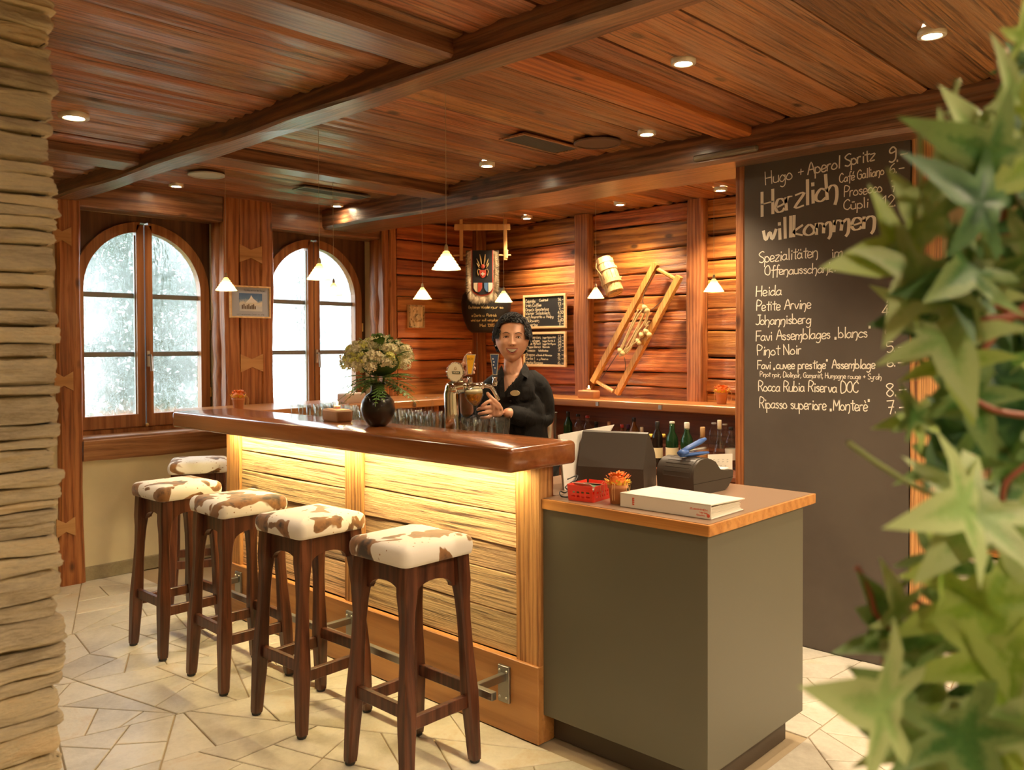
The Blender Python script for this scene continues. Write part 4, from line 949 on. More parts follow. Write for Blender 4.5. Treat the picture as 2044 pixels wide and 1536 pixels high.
# wooden carrying frame with rope
cf = empty('rope_frame', on(1271, 655, 0, 5.5), 0, 'long golden wooden carrying frame with coiled rope leaning on the log wall', 'frame')
def W5(px, py, x=5.50): return on(px, py, 0, x)
def bar_(name, a, b, w_, m_, parent, n=4, taper=1):
    a = Vector(a); b = Vector(b); d = b-a; r_ = w_/math.sqrt(2); pts = [a+d*(i/6) for i in range(7)]
    return MB().tube(pts, [r_*(1+.03*math.sin(i*2.0)) for i in range(7)], n, upv=(1, 0, 0)).obj(name, m_, parent)
bar_('rail', W5(1310, 526), W5(1184, 762), .044, W_gold, cf); bar_('rail', W5(1357, 551), W5(1232, 786), .044, W_gold, cf)
bar_('crossbar', W5(1313, 537), W5(1347, 556), .022, W_gold, cf, 8); bar_('crossbar', W5(1192, 761), W5(1224, 781), .022, W_pale, cf, 8)
M_rope = plain('natural_rope', (.62,.44,.20), .85, bmp=.8, bscale=400)
def rope(name, pts, r_=.007, parent=cf, m_=M_rope):
    vv = [W5(p[0], p[1], p[2] if len(p) > 2 else 5.46) for p in pts]; q = smooth_poly(vv, 6)
    return MB().tube(q, r_, 7).obj(name, m_, parent, smooth=True)
rope('rope', [(1287, 612), (1268, 640), (1240, 700), (1240, 708), (1262, 672), (1288, 622)]); rope('rope', [(1290, 612), (1280, 640), (1258, 690), (1244, 707)])
rope('rope', [(1293, 618), (1288, 640), (1270, 668), (1262, 690), (1250, 705)]); rope('rope', [(1246, 700), (1262, 688), (1275, 678), (1285, 660), (1294, 648)])
rope('rope', [(1295, 622), (1288, 650), (1296, 640)]); rope('rope', [(1274, 618), (1262, 645), (1246, 680), (1236, 702)])
for p in ((1287, 614), (1292, 620), (1243, 705), (1238, 700), (1274, 681), (1290, 662), (1296, 668), (1281, 669), (1276, 684)):
    q = W5(p[0], p[1], 5.455); mb = MB(); mb.sphere(q, .022, 10, 7, (1, 1, .9)); mb.sphere(q+Vector((.003, .012, .01)), .016, 8, 6); mb.obj('rope_knot', M_rope, cf, smooth=True)
M_cordd = plain('thin_dark_cord', (.10,.06,.04), .8)
rope('thin_cord', [(1311, 540, 5.49), (1290, 575, 5.48), (1283, 600, 5.47), (1287, 612, 5.47)], .003, cf, M_cordd); rope('thin_cord', [(1345, 556, 5.49), (1320, 600, 5.48), (1300, 618, 5.47)], .003, cf, M_cordd)
rope('thin_cord', [(1199, 757, 5.49), (1222, 722, 5.5), (1236, 700, 5.49)], .003, cf, M_cordd); rope('thin_cord', [(1246, 712, 5.49), (1248, 740, 5.5), (1228, 776, 5.49)], .003, cf, M_cordd)
# ------------------------------------------------------------------ bell strap hanging in the corner
DP = 7.30; O = at(963, 560, DP); Mb = Matrix.Translation(O) @ Matrix.Rotation(-YAW, 4, 'Z')
k_ = DP/FPX
def BL(px, py, y=0.0): return (k_*(px-963), y, -k_*(py-560))
bs_ = empty('bell_strap', O, 0, 'fringed embroidered bell strap with black bell hanging from a wooden frame in the corner', 'bell')
def mbl():
    m_ = MB(); m_.T = Mb; return m_
W_hang = wood('hanger_wood', (.45,.22,.07), (.6,.32,.11), (.7,.42,.17), 2, .45, .1, 2, knots=False, vary=.03)
a = BL(907, 447); b = BL(1019, 459); mbl().box(a[0], b[0], .0, .03, b[2], a[2], .003).obj('hanger_beam', W_hang, bs_)
for x in (921, 1009):
    a = BL(x-3.5, 425); b = BL(x+3.5, 519); mbl().box(a[0], b[0], .003, .027, b[2], a[2], .003).obj('hanger_arm', W_hang, bs_)
a = BL(905, 509); b = BL(1020, 509); mbl().tube([(a[0], .015, a[2]), (b[0], .015, b[2])], .008, 8).obj('hanger_rod', W_hang, bs_)
a = BL(1009, 505); mbl().box(a[0]-.005, a[0]+.022, -.002, .03, a[2]-.045, a[2]+.03, .004).obj('catch', W_hang, bs_)
def U(hw, yb, top=500, cx_=963.0, n=14):
    """u-shaped outline hanging from `top` down to yb with half width hw (pixels)"""
    pts = [(cx_-hw, top)]
    for i in range(n+1):
        a_ = PI-PI*i/n; r_ = min(hw*1.0, (yb-top)*.5); pts.append((cx_+hw*math.cos(a_), yb-r_*.62+r_*.62*math.sin(a_)))
    pts.append((cx_+hw, top)); return pts
def uplate(name, hw, yb, y0, th, m_, top=500):
    pts = [(BL(*p)[0], BL(*p)[2]) for p in U(hw, yb, top)][::-1]
    mbl().prism(pts, th, lambda u, v, q: (u, y0+q, v)).obj(name, m_, bs_)
M_felt = plain('black_felt', (.016,.014,.014), .9); M_red = plain('red_braid', (.55,.07,.035), .7); M_white = plain('white_braid', (.8,.74,.6), .7)
uplate('red_border', 24, 595, -.012, .006, M_red); uplate('white_border', 22.5, 592.5, -.016, .005, M_white); uplate('red_border', 21.2, 590.5, -.019, .004, M_red); uplate('felt_panel', 19.8, 588, -.022, .004, M_felt)
uplate('leather_back', 33, 603, -.006, .006, plain('dark_leather', (.06,.04,.025), .6))
# badger fringe
m, t, bs = mat_new('badger_hair'); vec, rnd, _ = coords(t); n = noise_n(t, scalev(t, vec, (60, 60, 8)), 1.0, 3)
t.links.new(ramp(t, n, [(.35, (.20,.13,.07)), (.5, (.50,.38,.22)), (.7, (.85,.72,.48))]), bs.inputs['Base Color']); bs.inputs['Roughness'].default_value = .7
mb = mbl(); rr_ = random.Random(9); path = U(22, 592, 501, n=40)
for s_ in range(1700):
    i = rr_.random()*(len(path)-1)
    if rr_.random() < .45: i = rr_.choice([rr_.random(), len(path)-2+rr_.random()])
    j = int(i); f = i-j; p = (path[j][0]*(1-f)+path[j+1][0]*f, path[j][1]*(1-f)+path[j+1][1]*f)
    dx = p[0]-963; side = max(-1, min(1, dx/20)); dn = 1 if 1 <= j < len(path)-2 else 0
    l = rr_.uniform(9, 15); tip = (p[0]+side*l*(.85 if not dn else .55)+rr_.uniform(-2, 2), p[1]+(l*rr_.uniform(.1, .7) if not dn else l*rr_.uniform(.7, 1.35)))
    A_ = Vector(BL(p[0], p[1], -.012+rr_.uniform(-.006, .004))); B_ = Vector(BL(tip[0], tip[1], -.02+rr_.uniform(-.02, .02))); d = (B_-A_); s2 = Vector((-d.z, 0, d.x)).normalized()*.0022
    mb.add([A_-s2, A_+s2, B_], [(0, 1, 2)])
mb.obj('fringe', m, bs_, kind='stuff')
# embroidery
M_gold = plain('gold_thread', (.55,.38,.14), .6)
mb = mbl()
for (x0, y0, x1, y1, w_) in ((962,530,958,508,2.2),(966,530,969,508,2.2),(958,531,952,517,1.4),(970,531,975,517,1.4),(957,535,952,525,2),(971,535,976,525,2)):
    A_, B_ = Vector(BL(x0, y0, -.025)), Vector(BL(x1, y1, -.025)); mb.tube([A_, (A_+B_)/2, B_], [.002, w_*.0035, .002], 6)
for s_ in (-1, 1):
    mb.tube([Vector(BL(964+s_*x, y, -.025)) for x, y in ((5, 539), (9, 537), (11, 542), (9, 550))], .003, 5)
mb.obj('wheat_ears', M_gold, bs_)
def shield(cx_, cy_, w_, h_, m1, m2=None, y=-.0245):
    pts = [(-1, 1), (1, 1), (1, -.1), (.55, -.75), (0, -1), (-.55, -.75), (-1, -.1)]
    def f(u, v, q): return (BL(cx_, cy_)[0]+u*w_*k_/2, y+q, BL(cx_, cy_)[2]+v*h_*k_/2)
    mbl().prism(pts[::-1], .003, f).obj('shield', m1, bs_)
    if m2:
        p2 = [(0, 1), (1, 1), (1, -.1), (.55, -.75), (0, -1)]; mbl().prism(p2[::-1], .004, lambda u, v, q: (f(u, v, 0)[0], y-.002+q, f(u, v, 0)[2])).obj('shield_half', m2, bs_)
shield(964, 547, 13, 16, M_red); a = BL(964, 547); mb = mbl(); mb.box(a[0]-.0045, a[0]+.0045, -.028, -.024, a[2]-.016, a[2]+.016, 0).box(a[0]-.016, a[0]+.016, -.028, -.024, a[2]-.0045, a[2]+.0045, 0); mb.obj('white_cross', M_white, bs_)
mbl().sphere(BL(964, 532, -.026), .018, 10, 8, (1, .4, 1)).obj('rosette', M_red, bs_, smooth=True)
shield(954, 574, 17, 19, plain('cream_felt', (.75,.62,.42), .8), M_red); shield(975, 574, 17, 19, plain('blue_felt', (.10,.22,.42), .8), M_white)
# the black bell below with gilt lettering
M_bell = plain('black_bell_iron', (.018,.016,.014), .5, .3)
prof = [(.13, 0), (.165, .03), (.195, .10), (.215, .18), (.222, .26), (.21, .33), (.16, .39), (.06, .41)]
bz = BL(968, 662)[2]
mb = mbl(); mb.lathe([(r_*1.0, z_) for r_, z_ in prof], 36, (BL(968, 0)[0], .30, bz), capb=True, capt=True); be = mb.obj('bell_body', M_bell, bs_, smooth=True)
def bellfn(cy_):
    def f(u, v, w_):      # u, v in metres on the unrolled front of the bell
        z_ = v; r_ = .224
        for i in range(len(prof)-1):
            if prof[i][1] <= z_ <= prof[i+1][1]:
                t_ = (z_-prof[i][1])/(prof[i+1][1]-prof[i][1]); r_ = prof[i][0]*(1-t_)+prof[i+1][0]*t_
        r_ += .002; a_ = -PI/2+u/r_; return (BL(968, 0)[0]+r_*math.cos(a_), .30+r_*math.sin(a_), bz+z_)
    return f
mb = mbl()
for tx, u0, u1, v, h in (("Ein kleines Wunder",-.16,.04,.205,.022),("nur so",.05,.17,.205,.022),("a Doris u. Patrick",-.13,.10,.135,.022),("wird nur soll vergehen",-.14,.12,.095,.02),("Mai 1985",-.05,.08,.048,.024)):
    write(mb, tx, (u0, v), (u1, v), h, .0045, bellfn(0))
mb.obj('gilt_lettering', plain('gilt_paint', (.62,.48,.2), .5), bs_)
mbl().tube([(0, .02, BL(0, 505)[2]), (.0, .2, bz+.40)], .02, 8).obj('bell_loop', M_felt, bs_)
# ------------------------------------------------------------------ vase with flowers
VX, VY, VZ = 2.395, 3.095, 1.135
vs_ = empty('flower_vase', (VX, VY, VZ), 0, 'round dark ceramic vase with a bouquet of white and yellow flowers on the bar', 'vase')
prof = [(.034, .0), (.040, .004), (.058, .025), (.073, .052), (.078, .082), (.073, .112), (.056, .138), (.034, .154), (.030, .165), (.031, .185), (.036, .196), (.033, .196), (.027, .18)]
MB().lathe(prof, 40, (VX, VY, VZ)).obj('vase_body', plain('dark_glazed_ceramic', (.022,.017,.014), .28, bmp=.06, bscale=30, coat=.3), vs_, smooth=True)
rf = random.Random(12); BC = Vector((VX+.012, VY, VZ+.285))
M_pet = plain('cream_petals', (.92,.86,.62), .7, sss=.1, var=.08, bscale=60); M_pety = plain('yellow_petals', (.80,.80,.25), .7, var=.2, bscale=60); M_fern = plain('fern_green', (.12,.24,.05), .55, var=.4, bscale=20)
def cluster(c, r, n, seed):
    rr_ = random.Random(seed); mb = MB()
    for _ in range(n):
        d = Vector((rr_.gauss(0, 1), rr_.gauss(0, 1), rr_.gauss(.2, 1))).normalized(); p = Vector(c)+d*r*rr_.uniform(.6, 1)
        u = d.cross(Vector((0, 0, 1))).normalized() if abs(d.z) < .95 else Vector((1, 0, 0)); v = d.cross(u); s_ = rr_.uniform(.007, .011); a0 = rr_.random()*6
        for k in range(4):
            a = a0+k*PI/2; q = u*math.cos(a)+v*math.sin(a); q2 = u*math.cos(a+PI/2)+v*math.sin(a+PI/2)
            mb.add([p, p+q*s_*.7+q2*s_*.45+d*.002, p+q*s_*1.15+d*.004, p+q*s_*.7-q2*s_*.45+d*.002], [(0, 1, 2, 3)])
    return mb
for i in range(58):
    th = rf.uniform(0, 2*PI); ph = math.acos(rf.uniform(-.25, 1)); rad_ = rf.uniform(.85, 1.0)
    c = BC+Vector((.162*math.sin(ph)*math.cos(th)*rad_, .145*math.sin(ph)*math.sin(th)*rad_, .105*math.cos(ph)*rad_-.005))
    if i < 26:  # make sure the side in view is full
        th = -YAW-PI/2+rf.uniform(-1.3, 1.3); ph = rf.uniform(.25, 1.75); c = BC+Vector((.158*math.sin(ph)*math.cos(th), .145*math.sin(ph)*math.sin(th), .10*math.cos(ph)))
    cluster(c, rf.uniform(.020, .032), 46, i).obj('flower_head', M_pety if rf.random() < .3 else M_pet, vs_)
def fern(p, d, l, w_, m_=M_fern, name='fern_frond', parent=None):
    mb = MB(); d = Vector(d).normalized(); side = d.cross(Vector((0, 0, 1))).normalized(); n = 9; pts = []
    for i in range(n+1):
        t_ = i/n; pts.append(Vector(p)+d*l*t_+Vector((0, 0, -l*.35*t_*t_)))
    mb.tube(pts, .0012, 4)
    for i in range(1, n+1):
        t_ = i/n; ww = w_*math.sin(PI*min(1, t_*.85+.12)); dd = (pts[i]-pts[i-1]).normalized()
        for s_ in (-1, 1):
            q = pts[i]; e = q+side*s_*ww+dd*ww*.6+Vector((0, 0, -.2*ww)); m0 = (q+e)/2
            mb.add([q, m0+dd*ww*.28, e, m0-dd*ww*.24], [(0, 1, 2, 3)])
            e2 = q+side*s_*ww*.5+dd*ww*.9; mb.add([q, (q+e2)/2+side*s_*ww*.12, e2, (q+e2)/2-side*s_*ww*.12], [(0, 1, 2, 3)])
    return mb.obj(name, m_, parent)
for i in range(34):
    a = 2*PI*i/34+rf.uniform(-.1, .1); el = rf.uniform(-.35, .5); d = (math.cos(a), math.sin(a), el)
    fern(Vector((VX+.01, VY, VZ+.21))+Vector(d)*.02, d, rf.uniform(.13, .19), rf.uniform(.022, .034), parent=vs_)
for i in range(26):
    th = rf.uniform(0, 2*PI); ph = rf.uniform(.1, 1.5); c = BC+Vector((.11*math.sin(ph)*math.cos(th), .11*math.sin(ph)*math.sin(th), .09*math.cos(ph)))
    fern(c, (c-BC).normalized()+Vector((0, 0, .3)), .07, .02, parent=vs_)
MB().sphere(BC, .10, 16, 10, (.9, .85, .6)).obj('inner_greenery', plain('deep_green', (.07,.13,.03), .8, bmp=1, bscale=60), vs_, smooth=True)
cu = [(VX+.012*math.cos(a), VY+.012*math.sin(a)) for a in (0, 1.3, 2.6, 3.9, 5.2)]
mb = MB()
for x, y in cu: mb.tube([(x, y, VZ+.1), (x*1.0+(x-VX)*2, y+(y-VY)*2, VZ+.24)], .003, 5)
mb.obj('stems', M_fern, vs_)
# ------------------------------------------------------------------ tea lights
M_clay = plain('sandstone_block', (.40,.24,.13), .7, bmp=.5, var=.15, bscale=30)
m, t, bs = mat_new('clear_glass'); out = t.nodes['Material Output']
t.nodes.remove(bs); gl_ = t.nodes.new('ShaderNodeBsdfGlossy'); gl_.inputs['Roughness'].default_value = .04
lp_t = t.nodes.new('ShaderNodeBsdfTransparent'); lp_t.inputs[0].default_value = (.965,.975,.96,1); mx = t.nodes.new('ShaderNodeMixShader')
fr_ = t.nodes.new('ShaderNodeLayerWeight'); fr_.inputs['Blend'].default_value = .5; t.links.new(math_(t, 'ADD', math_(t, 'MULTIPLY', math_(t, 'POWER', fr_.outputs['Facing'], 3.5), .9), .035), mx.inputs[0])
t.links.new(lp_t.outputs[0], mx.inputs[1]); t.links.new(gl_.outputs[0], mx.inputs[2]); t.links.new(mx.outputs[0], out.inputs[0]); M_clear = m
M_flame, _, b_ = mat_new('candle_flame'); b_.inputs['Emission Color'].default_value = (1, .62, .22, 1); b_.inputs['Emission Strength'].default_value = 60
M_wax = plain('white_wax', (.85,.78,.62), .5, sss=.3)
def tealight(x, y, z, rz, L_, W_, H_, m_, lb):
    e = empty('candle_holder', (x, y, z), 0, lb, 'candle holder', 'tea lights in wooden or stone blocks'); T = Matrix.Translation((x, y, z)) @ Matrix.Rotation(rz, 4, 'Z')
    mb = MB(); mb.T = T; rslab(mb, -L_/2, L_/2, -W_/2, W_/2, [(.006, 0), (0, .008), (0, H_-.008), (.008, H_)], .012, 3); autosmooth(mb.obj('block', m_, e))
    MB().lathe([(.018, 0), (.020, .002), (.026, .036), (.0245, .036), (.0185, .004), (.001, .003)], 20, (x, y, z+H_)).obj('glass_cup', M_clear, e, smooth=True)
    MB().lathe([(.016, 0), (.016, .012)], 14, (x, y, z+H_+.004), capt=True).obj('wax', M_wax, e)
    MB().lathe([(.001, 0), (.0045, .006), (.003, .014), (.0003, .022)], 8, (x, y, z+H_+.018)).obj('flame', M_flame, e, smooth=True)
    light('tea_light_lamp', 'POINT', (x, y, z+H_+.034), .35, (1, .6, .22), shadow_soft_size=.008)
tealight(2.427, 3.455, 1.135, PI/2-.15, .165, .085, .058, M_clay, 'tea light in a brown stone block on the bar, left of the vase')
tealight(3.78, 5.20, 1.075, .1, .20, .10, .075, plain('pale_stone', (.55,.45,.38), .7, bmp=.4), 'tea light in a pale rounded block on the wall counter behind the vase')
tealight(5.36, 4.215, 1.075, PI/2, .165, .09, .062, plain('terracotta_block', (.45,.20,.08), .7, bmp=.3), 'tea light in a reddish block on the wall counter, below the cask')
# ------------------------------------------------------------------ little terracotta pots with straw flowers
M_terra = plain('terracotta', (.55,.22,.09), .75, bmp=.2, var=.1, bscale=40); M_or = plain('orange_straw', (.85,.24,.04), .7, var=.2, bscale=90); M_ye = plain('yellow_straw', (.95,.62,.06), .7, var=.2, bscale=90); M_raf = plain('raffia', (.75,.5,.2), .7)
def pot(x, y, z, k, lb, seed):
    e = empty('straw_flower_pot', (x, y, z), 0, lb, 'flower pot', 'terracotta pots with orange straw flowers'); rr_ = random.Random(seed)
    MB().lathe([(.024*k, 0), (.025*k, .002), (.031*k, .05*k), (.034*k, .052*k), (.035*k, .064*k), (.031*k, .064*k), (.029*k, .05*k)], 26, (x, y, z)).obj('pot', M_terra, e, smooth='a' and True)
    for m_, n, rr1 in ((M_or, 120, 1.0), (M_ye, 70, .9)):
        mb = MB()
        for _ in range(n):
            a = rr_.uniform(0, 2*PI); q = rr_.uniform(.2, 1)*.036*k*rr1; c = Vector((x+q*math.cos(a), y+q*math.sin(a), z+(.072+.026*math.sqrt(max(0, 1-(q/(.038*k))**2)))*k))
            if m_ is M_ye: c = Vector((x+.034*k*math.cos(a), y+.034*k*math.sin(a), z+.068*k+rr_.uniform(-.006, .008)))
            d = Vector((math.cos(a), math.sin(a), rr_.uniform(.1, 1.2))).normalized(); s_ = d.cross(Vector((0, 0, 1))).normalized()*.004*k; l = rr_.uniform(.008, .015)*k
            mb.add([c-s_, c+s_, c+s_*.8+d*l, c-s_*.8+d*l*.9], [(0, 1, 2, 3)])
        mb.obj('straw_petals', m_, e, kind='stuff')
    MB().sphere((x, y, z+.070*k), .030*k, 14, 8, (1, 1, .75)).obj('flower_ball', M_or, e, smooth=True)
    mb = MB()
    for _ in range(7):
        a = rr_.uniform(0, 2*PI); c = Vector((x+.03*k*math.cos(a), y+.03*k*math.sin(a), z+.062*k)); d = Vector((math.cos(a), math.sin(a), 0))
        mb.tube(smooth_poly([c, c+d*.016*k+Vector((0, 0, .012*k)), c+d*.028*k-Vector((0, 0, .01*k)), c+d*.022*k-Vector((0, 0, .045*k))], 3), .0007, 4)
    mb.obj('raffia', M_raf, e)
pot(2.90, 5.257, 1.075, 1.25, 'orange straw flower in a clay pot at the left end of the bar', 1)
pot(2.505, 1.838, .9262, 1.08, 'orange straw flower in a clay pot on the cabinet worktop beside the red basket', 2)
pot(5.43, 3.075, 1.075, 1.3, 'orange straw flower in a clay pot on the wall counter beside the blackboard', 3)
# ------------------------------------------------------------------ glasses
M_glass2 = M_clear
def tumbler_mesh():
    return MB().lathe([(.024, 0), (.026, .002), (.028, .012), (.033, .06), (.035, .098), (.0335, .098), (.0315, .06), (.026, .016), (.002, .012)], 18, (0, 0, 0))
tm = tumbler_mesh().obj('drinking_glass', M_glass2, smooth=True, org=(0, 0, 0))
gpos = []; rg_ = random.Random(8)
for r_ in range(4):
    for c_ in range(19):
        y = 2.66+c_*.0775+(.038 if r_ % 2 else 0); x = 2.585+r_*.072
        if 2.80 < y < 2.96 and x < 2.76: continue
        if y > 4.2: continue
        gpos.append((x+rg_.uniform(-.002, .002), y+rg_.uniform(-.002, .002), r_, y))
ORD = ['', 'first', 'second', 'third', 'fourth', 'fifth', 'sixth', 'seventh', 'eighth', 'ninth', 'tenth', 'eleventh', 'twelfth', 'thirteenth', 'fourteenth', 'fifteenth', 'sixteenth', 'seventeenth', 'eighteenth', 'nineteenth', 'twentieth']
for i, (x, y, r_, yy) in enumerate(gpos):
    o = tm if i == 0 else tm.copy()
    if i: C.objects.link(o)
    o.matrix_world = Matrix.Translation((x, y, 1.078)) @ Matrix.Rotation(rg_.uniform(0, 6), 4, 'Z')
    tag(o, 'clear tumbler in the crowded rows of glasses behind the bar top', 'glass', 'tumblers standing behind the bar')
    lf = yy > 2.88; same = sorted(abs(g[3]-2.88) for g in gpos if g[2] == r_ and (g[3] > 2.88) == lf); k = same.index(abs(yy-2.88))+1
    o['label'] = 'clear tumbler in the %s row behind the bar, %s %s of the beer tower' % (('front', 'second', 'third', 'back')[r_], ORD[k], 'left' if lf else 'right')
# upside-down wine glass
wg = empty('wine_glass', (2.78, 3.16, 1.078), 0, 'stemmed glass standing upside down just left of the beer tower', 'glass')
MB().lathe([(.034, 0), (.042, .03), (.040, .06), (.022, .085), (.005, .098), (.004, .10), (.004, .155), (.006, .16), (.034, .166), (.034, .168), (.001, .168)], 24, (2.78, 3.16, 1.078), capb=False).obj('bowl_and_stem', M_glass2, wg, smooth=True)
# ------------------------------------------------------------------ beer tower
TX, TY = 2.64, 2.865; TD = Vector((TX, TY, 0)).dot(f0)
def T_(px, py, dd=0): return at(px, py, TD+dd)
M_chrome = plain('chrome', (.78,.76,.72), .08, 1.0)
bt = empty('beer_tower', (TX, TY, 1.078), 0, 'chrome beer tap tower with round badge and two tap handles on the bar', 'beer tap')
MB().lathe([(.052, 0), (.052, .006), (.038, .012)], 28, (TX, TY, 1.078), capt=True).obj('base_flange', M_chrome, bt, smooth=True)
p = [T_(904, 870), T_(903, 830), T_(901, 800), T_(901, 783), T_(906, 771), T_(918, 765), T_(933, 764)]
mb = MB(); mb.tube(smooth_poly([Vector((TX, TY, 1.08)), T_(903, 830), T_(902, 800), T_(903, 782), T_(911, 772), T_(926, 769)], 8), .036, 24)
tw = mb.obj('column', M_chrome, bt, smooth=True); MB().sphere(T_(905, 776), .0385, 20, 14).obj('column_dome', M_chrome, bt, smooth=True)
MB().tube([T_(918, 771), T_(958, 770), T_(966, 770)], .0165, 18).obj('manifold', M_chrome, bt, smooth=True)
for x in (929, 960): MB().tube([T_(x-3, 770.5), T_(x+3, 770.5)], .021, 18).obj('collar', M_chrome, bt, smooth=True)
MB().tube(smooth_poly([T_(962, 770), T_(972, 770), T_(981, 773), T_(988, 784), T_(995, 799)], 6), .010, 12).obj('spout', M_chrome, bt, smooth=True)
MB().tube(smooth_poly([T_(936, 772, -.01), T_(939, 778, -.03), T_(944, 790, -.035)], 6), .009, 12).obj('spout', M_chrome, bt, smooth=True)
for x, c in ((938, (.86,.45,.02)), (989, (.04,.07,.16))):
    xb = x if x < 950 else 988
    mb = MB(); mb.tube([T_(xb, 770), T_(xb, 762), T_(xb, 758), T_(xb, 752)], [.011, .013, .009, .011], 14); st = mb.obj('tap_valve', M_chrome, bt, smooth=True)
    yt, yb = (707, 747) if x < 950 else (706, 748); tilt = 2 if x < 950 else -2
    def plate(name, wt, wb, th, y0, m_, ins=0):
        mb = MB(); a = [T_(x+tilt-wt/2+ins, yt+ins), T_(x+tilt+wt/2-ins, yt+ins), T_(xb+wb/2-ins, yb-ins), T_(xb-wb/2+ins, yb-ins)]; n_ = f0
        mb.add([v+n_*y0 for v in a]+[v+n_*(y0+th) for v in a], [(3, 2, 1, 0), (4, 5, 6, 7), (0, 1, 5, 4), (1, 2, 6, 5), (2, 3, 7, 6), (3, 0, 4, 7)]); mb.obj(name, m_, bt)
    plate('tap_handle', 20 if x < 950 else 18, 9, .02, -.012, plain('silver_handle', (.75,.73,.7), .25, .8)); plate('handle_label', 20 if x < 950 else 18, 9, .003, -.014, plain('handle_label_colour', c, .3, coat=.4), 1.6)
    ml = MB(); w3 = lambda u, v, w_: tuple(T_(u, v)-f0*.0155)
    if x < 950: write(ml, "BIER", (933, 718), (944, 718), -4, .4, w3)
    else:
        for q in ((984, 716), (986, 722), (985, 728), (988, 734)): ml.sphere(T_(*q)-f0*.0145, .0035, 6, 4)
    ml.obj('handle_print', plain('label_print', (.12,.08,.02) if x < 950 else (.8,.8,.8), .5), bt)
# round badge medallion
MB().tube([T_(909, 742, -.028), T_(909, 742, -.018)], .040, 32, sx=1.12, upv=(0, 0, 1)).obj('badge_rim', M_chrome, bt)
MB().tube([T_(908.5, 742, -.032), T_(908.5, 742, -.027)], .034, 32, sx=1.22, upv=(0, 0, 1)).obj('badge', plain('badge_cream', (.78,.72,.55), .3), bt)
for k in range(16):
    a = 2*PI*k/16; MB().sphere(T_(909+16.2*math.cos(a), 742+18.5*math.sin(a), -.028), .005, 8, 6).obj('badge_stud', M_chrome, bt, smooth=True)
w3 = lambda u, v, w_: tuple(T_(u, v, -.034))
ml = MB(); q = [T_(901.5, 741, -.033), T_(918.5, 741, -.033), T_(918.5, 746, -.033), T_(901.5, 746, -.033)]; ml.add(q, [(0, 1, 2, 3)]); ml.obj('badge_band', plain('badge_green', (.05,.07,.04), .4), bt)
ml = MB(); write(ml, "CARDINAL", (903, 745), (917, 745), -3, .5, w3); ml.obj('badge_lettering', plain('badge_pale', (.75,.7,.5), .5), bt)
ml = MB(); write(ml, "G", (907, 737.5), (911, 737.5), -5.5, 1.0, w3); ml.obj('badge_letter', plain('badge_gold', (.4,.25,.08), .4), bt)
MB().tube([T_(909, 762), T_(909, 768)], .014, 14).obj('badge_neck', M_chrome, bt, smooth=True)
# ------------------------------------------------------------------ things on the cabinet worktop
ZW = .9265
# white binder
bn = empty('ring_binder', (2.56, 1.61, ZW), 0, 'thick white ring binder lying flat at the front of the cabinet worktop', 'binder')
M_wh = plain('white_cover', (.80,.77,.70), .4); M_pg = plain('paper_pages', (.80,.76,.66), .8)
BM = Matrix.Translation((2.462, 1.612, ZW)) @ Matrix.Rotation(.02, 4, 'Z')
def bx(name, x0, x1, y0, y1, z0, z1, m_, par, b=.001, M=BM):
    mb = MB(); mb.T = M; return mb.box(x0, x1, y0, y1, z0, z1, b).obj(name, m_, par)
bx('spine', 0, .004, -.178, .182, 0, .046, M_wh, bn, .0015); bx('back_cover', .003, .225, -.178, .182, 0, .0035, M_wh, bn)
mb = MB(); mb.T = BM; mb.add([(0, -.178, .046), (.235, -.178, .036), (.235, .182, .040), (0, .182, .046), (0, -.178, .0495), (.235, -.178, .0395), (.235, .182, .0435), (0, .182, .0495)], [(0,1,2,3),(7,6,5,4),(0,4,5,1),(1,5,6,2),(2,6,7,3),(3,7,4,0)]); mb.obj('front_cover', M_wh, bn)
rb = random.Random(2)
for k in range(11): bx('page_stack', .012+rb.uniform(0, .004), .215+rb.uniform(-.008, .01), -.170+rb.uniform(0, .004), .170, .0045+.0029*k, .0045+.0029*k+.0022, M_pg, bn, 0)
ml = MB(); fz = lambda u, v, w_: tuple(BM @ Vector((-.0008, -u, v)))
write(ml, "ZUSAMMEN", (.10, .027), (.165, .027), .005, .0012, fz); write(ml, "Verlag", (.135, .018), (.165, .018), .005, .0012, fz); write(ml, "Gastro", (.125, .009), (.155, .009), .005, .0012, fz); ml.obj('spine_print', plain('red_print', (.75,.12,.06), .5), bn)
ml = MB(); ml.T = Matrix.Identity(4); ml.sphere(BM @ Vector((-.0005, -.168, .012)), .006, 10, 6, (.15, 1, 1)); write(ml, "1021", (-.128, .012), (-.128+.0001, .036), .001, .001, fz)
for k in range(4): a_ = BM @ Vector((-.001, .125, .012+.007*k)); ml.box(a_.x-.0004, a_.x, a_.y-.004, a_.y+.004, a_.z, a_.z+.0045, 0)
ml.obj('spine_mark', plain('red_print_b', (.75,.12,.06), .5), bn)
ft = lambda u, v, w_: tuple(BM @ Vector((v, -u, .0500-.043*v*1.0+.0008)))
ml = MB(); write(ml, "Mein Gewerbe Handbuch", (-.13, .12), (.02, .12), .012, .0012, ft); write(ml, "2013", (.04, .14), (.08, .14), .012, .0012, ft); ml.obj('cover_print', plain('grey_print', (.45,.43,.4), .5), bn)
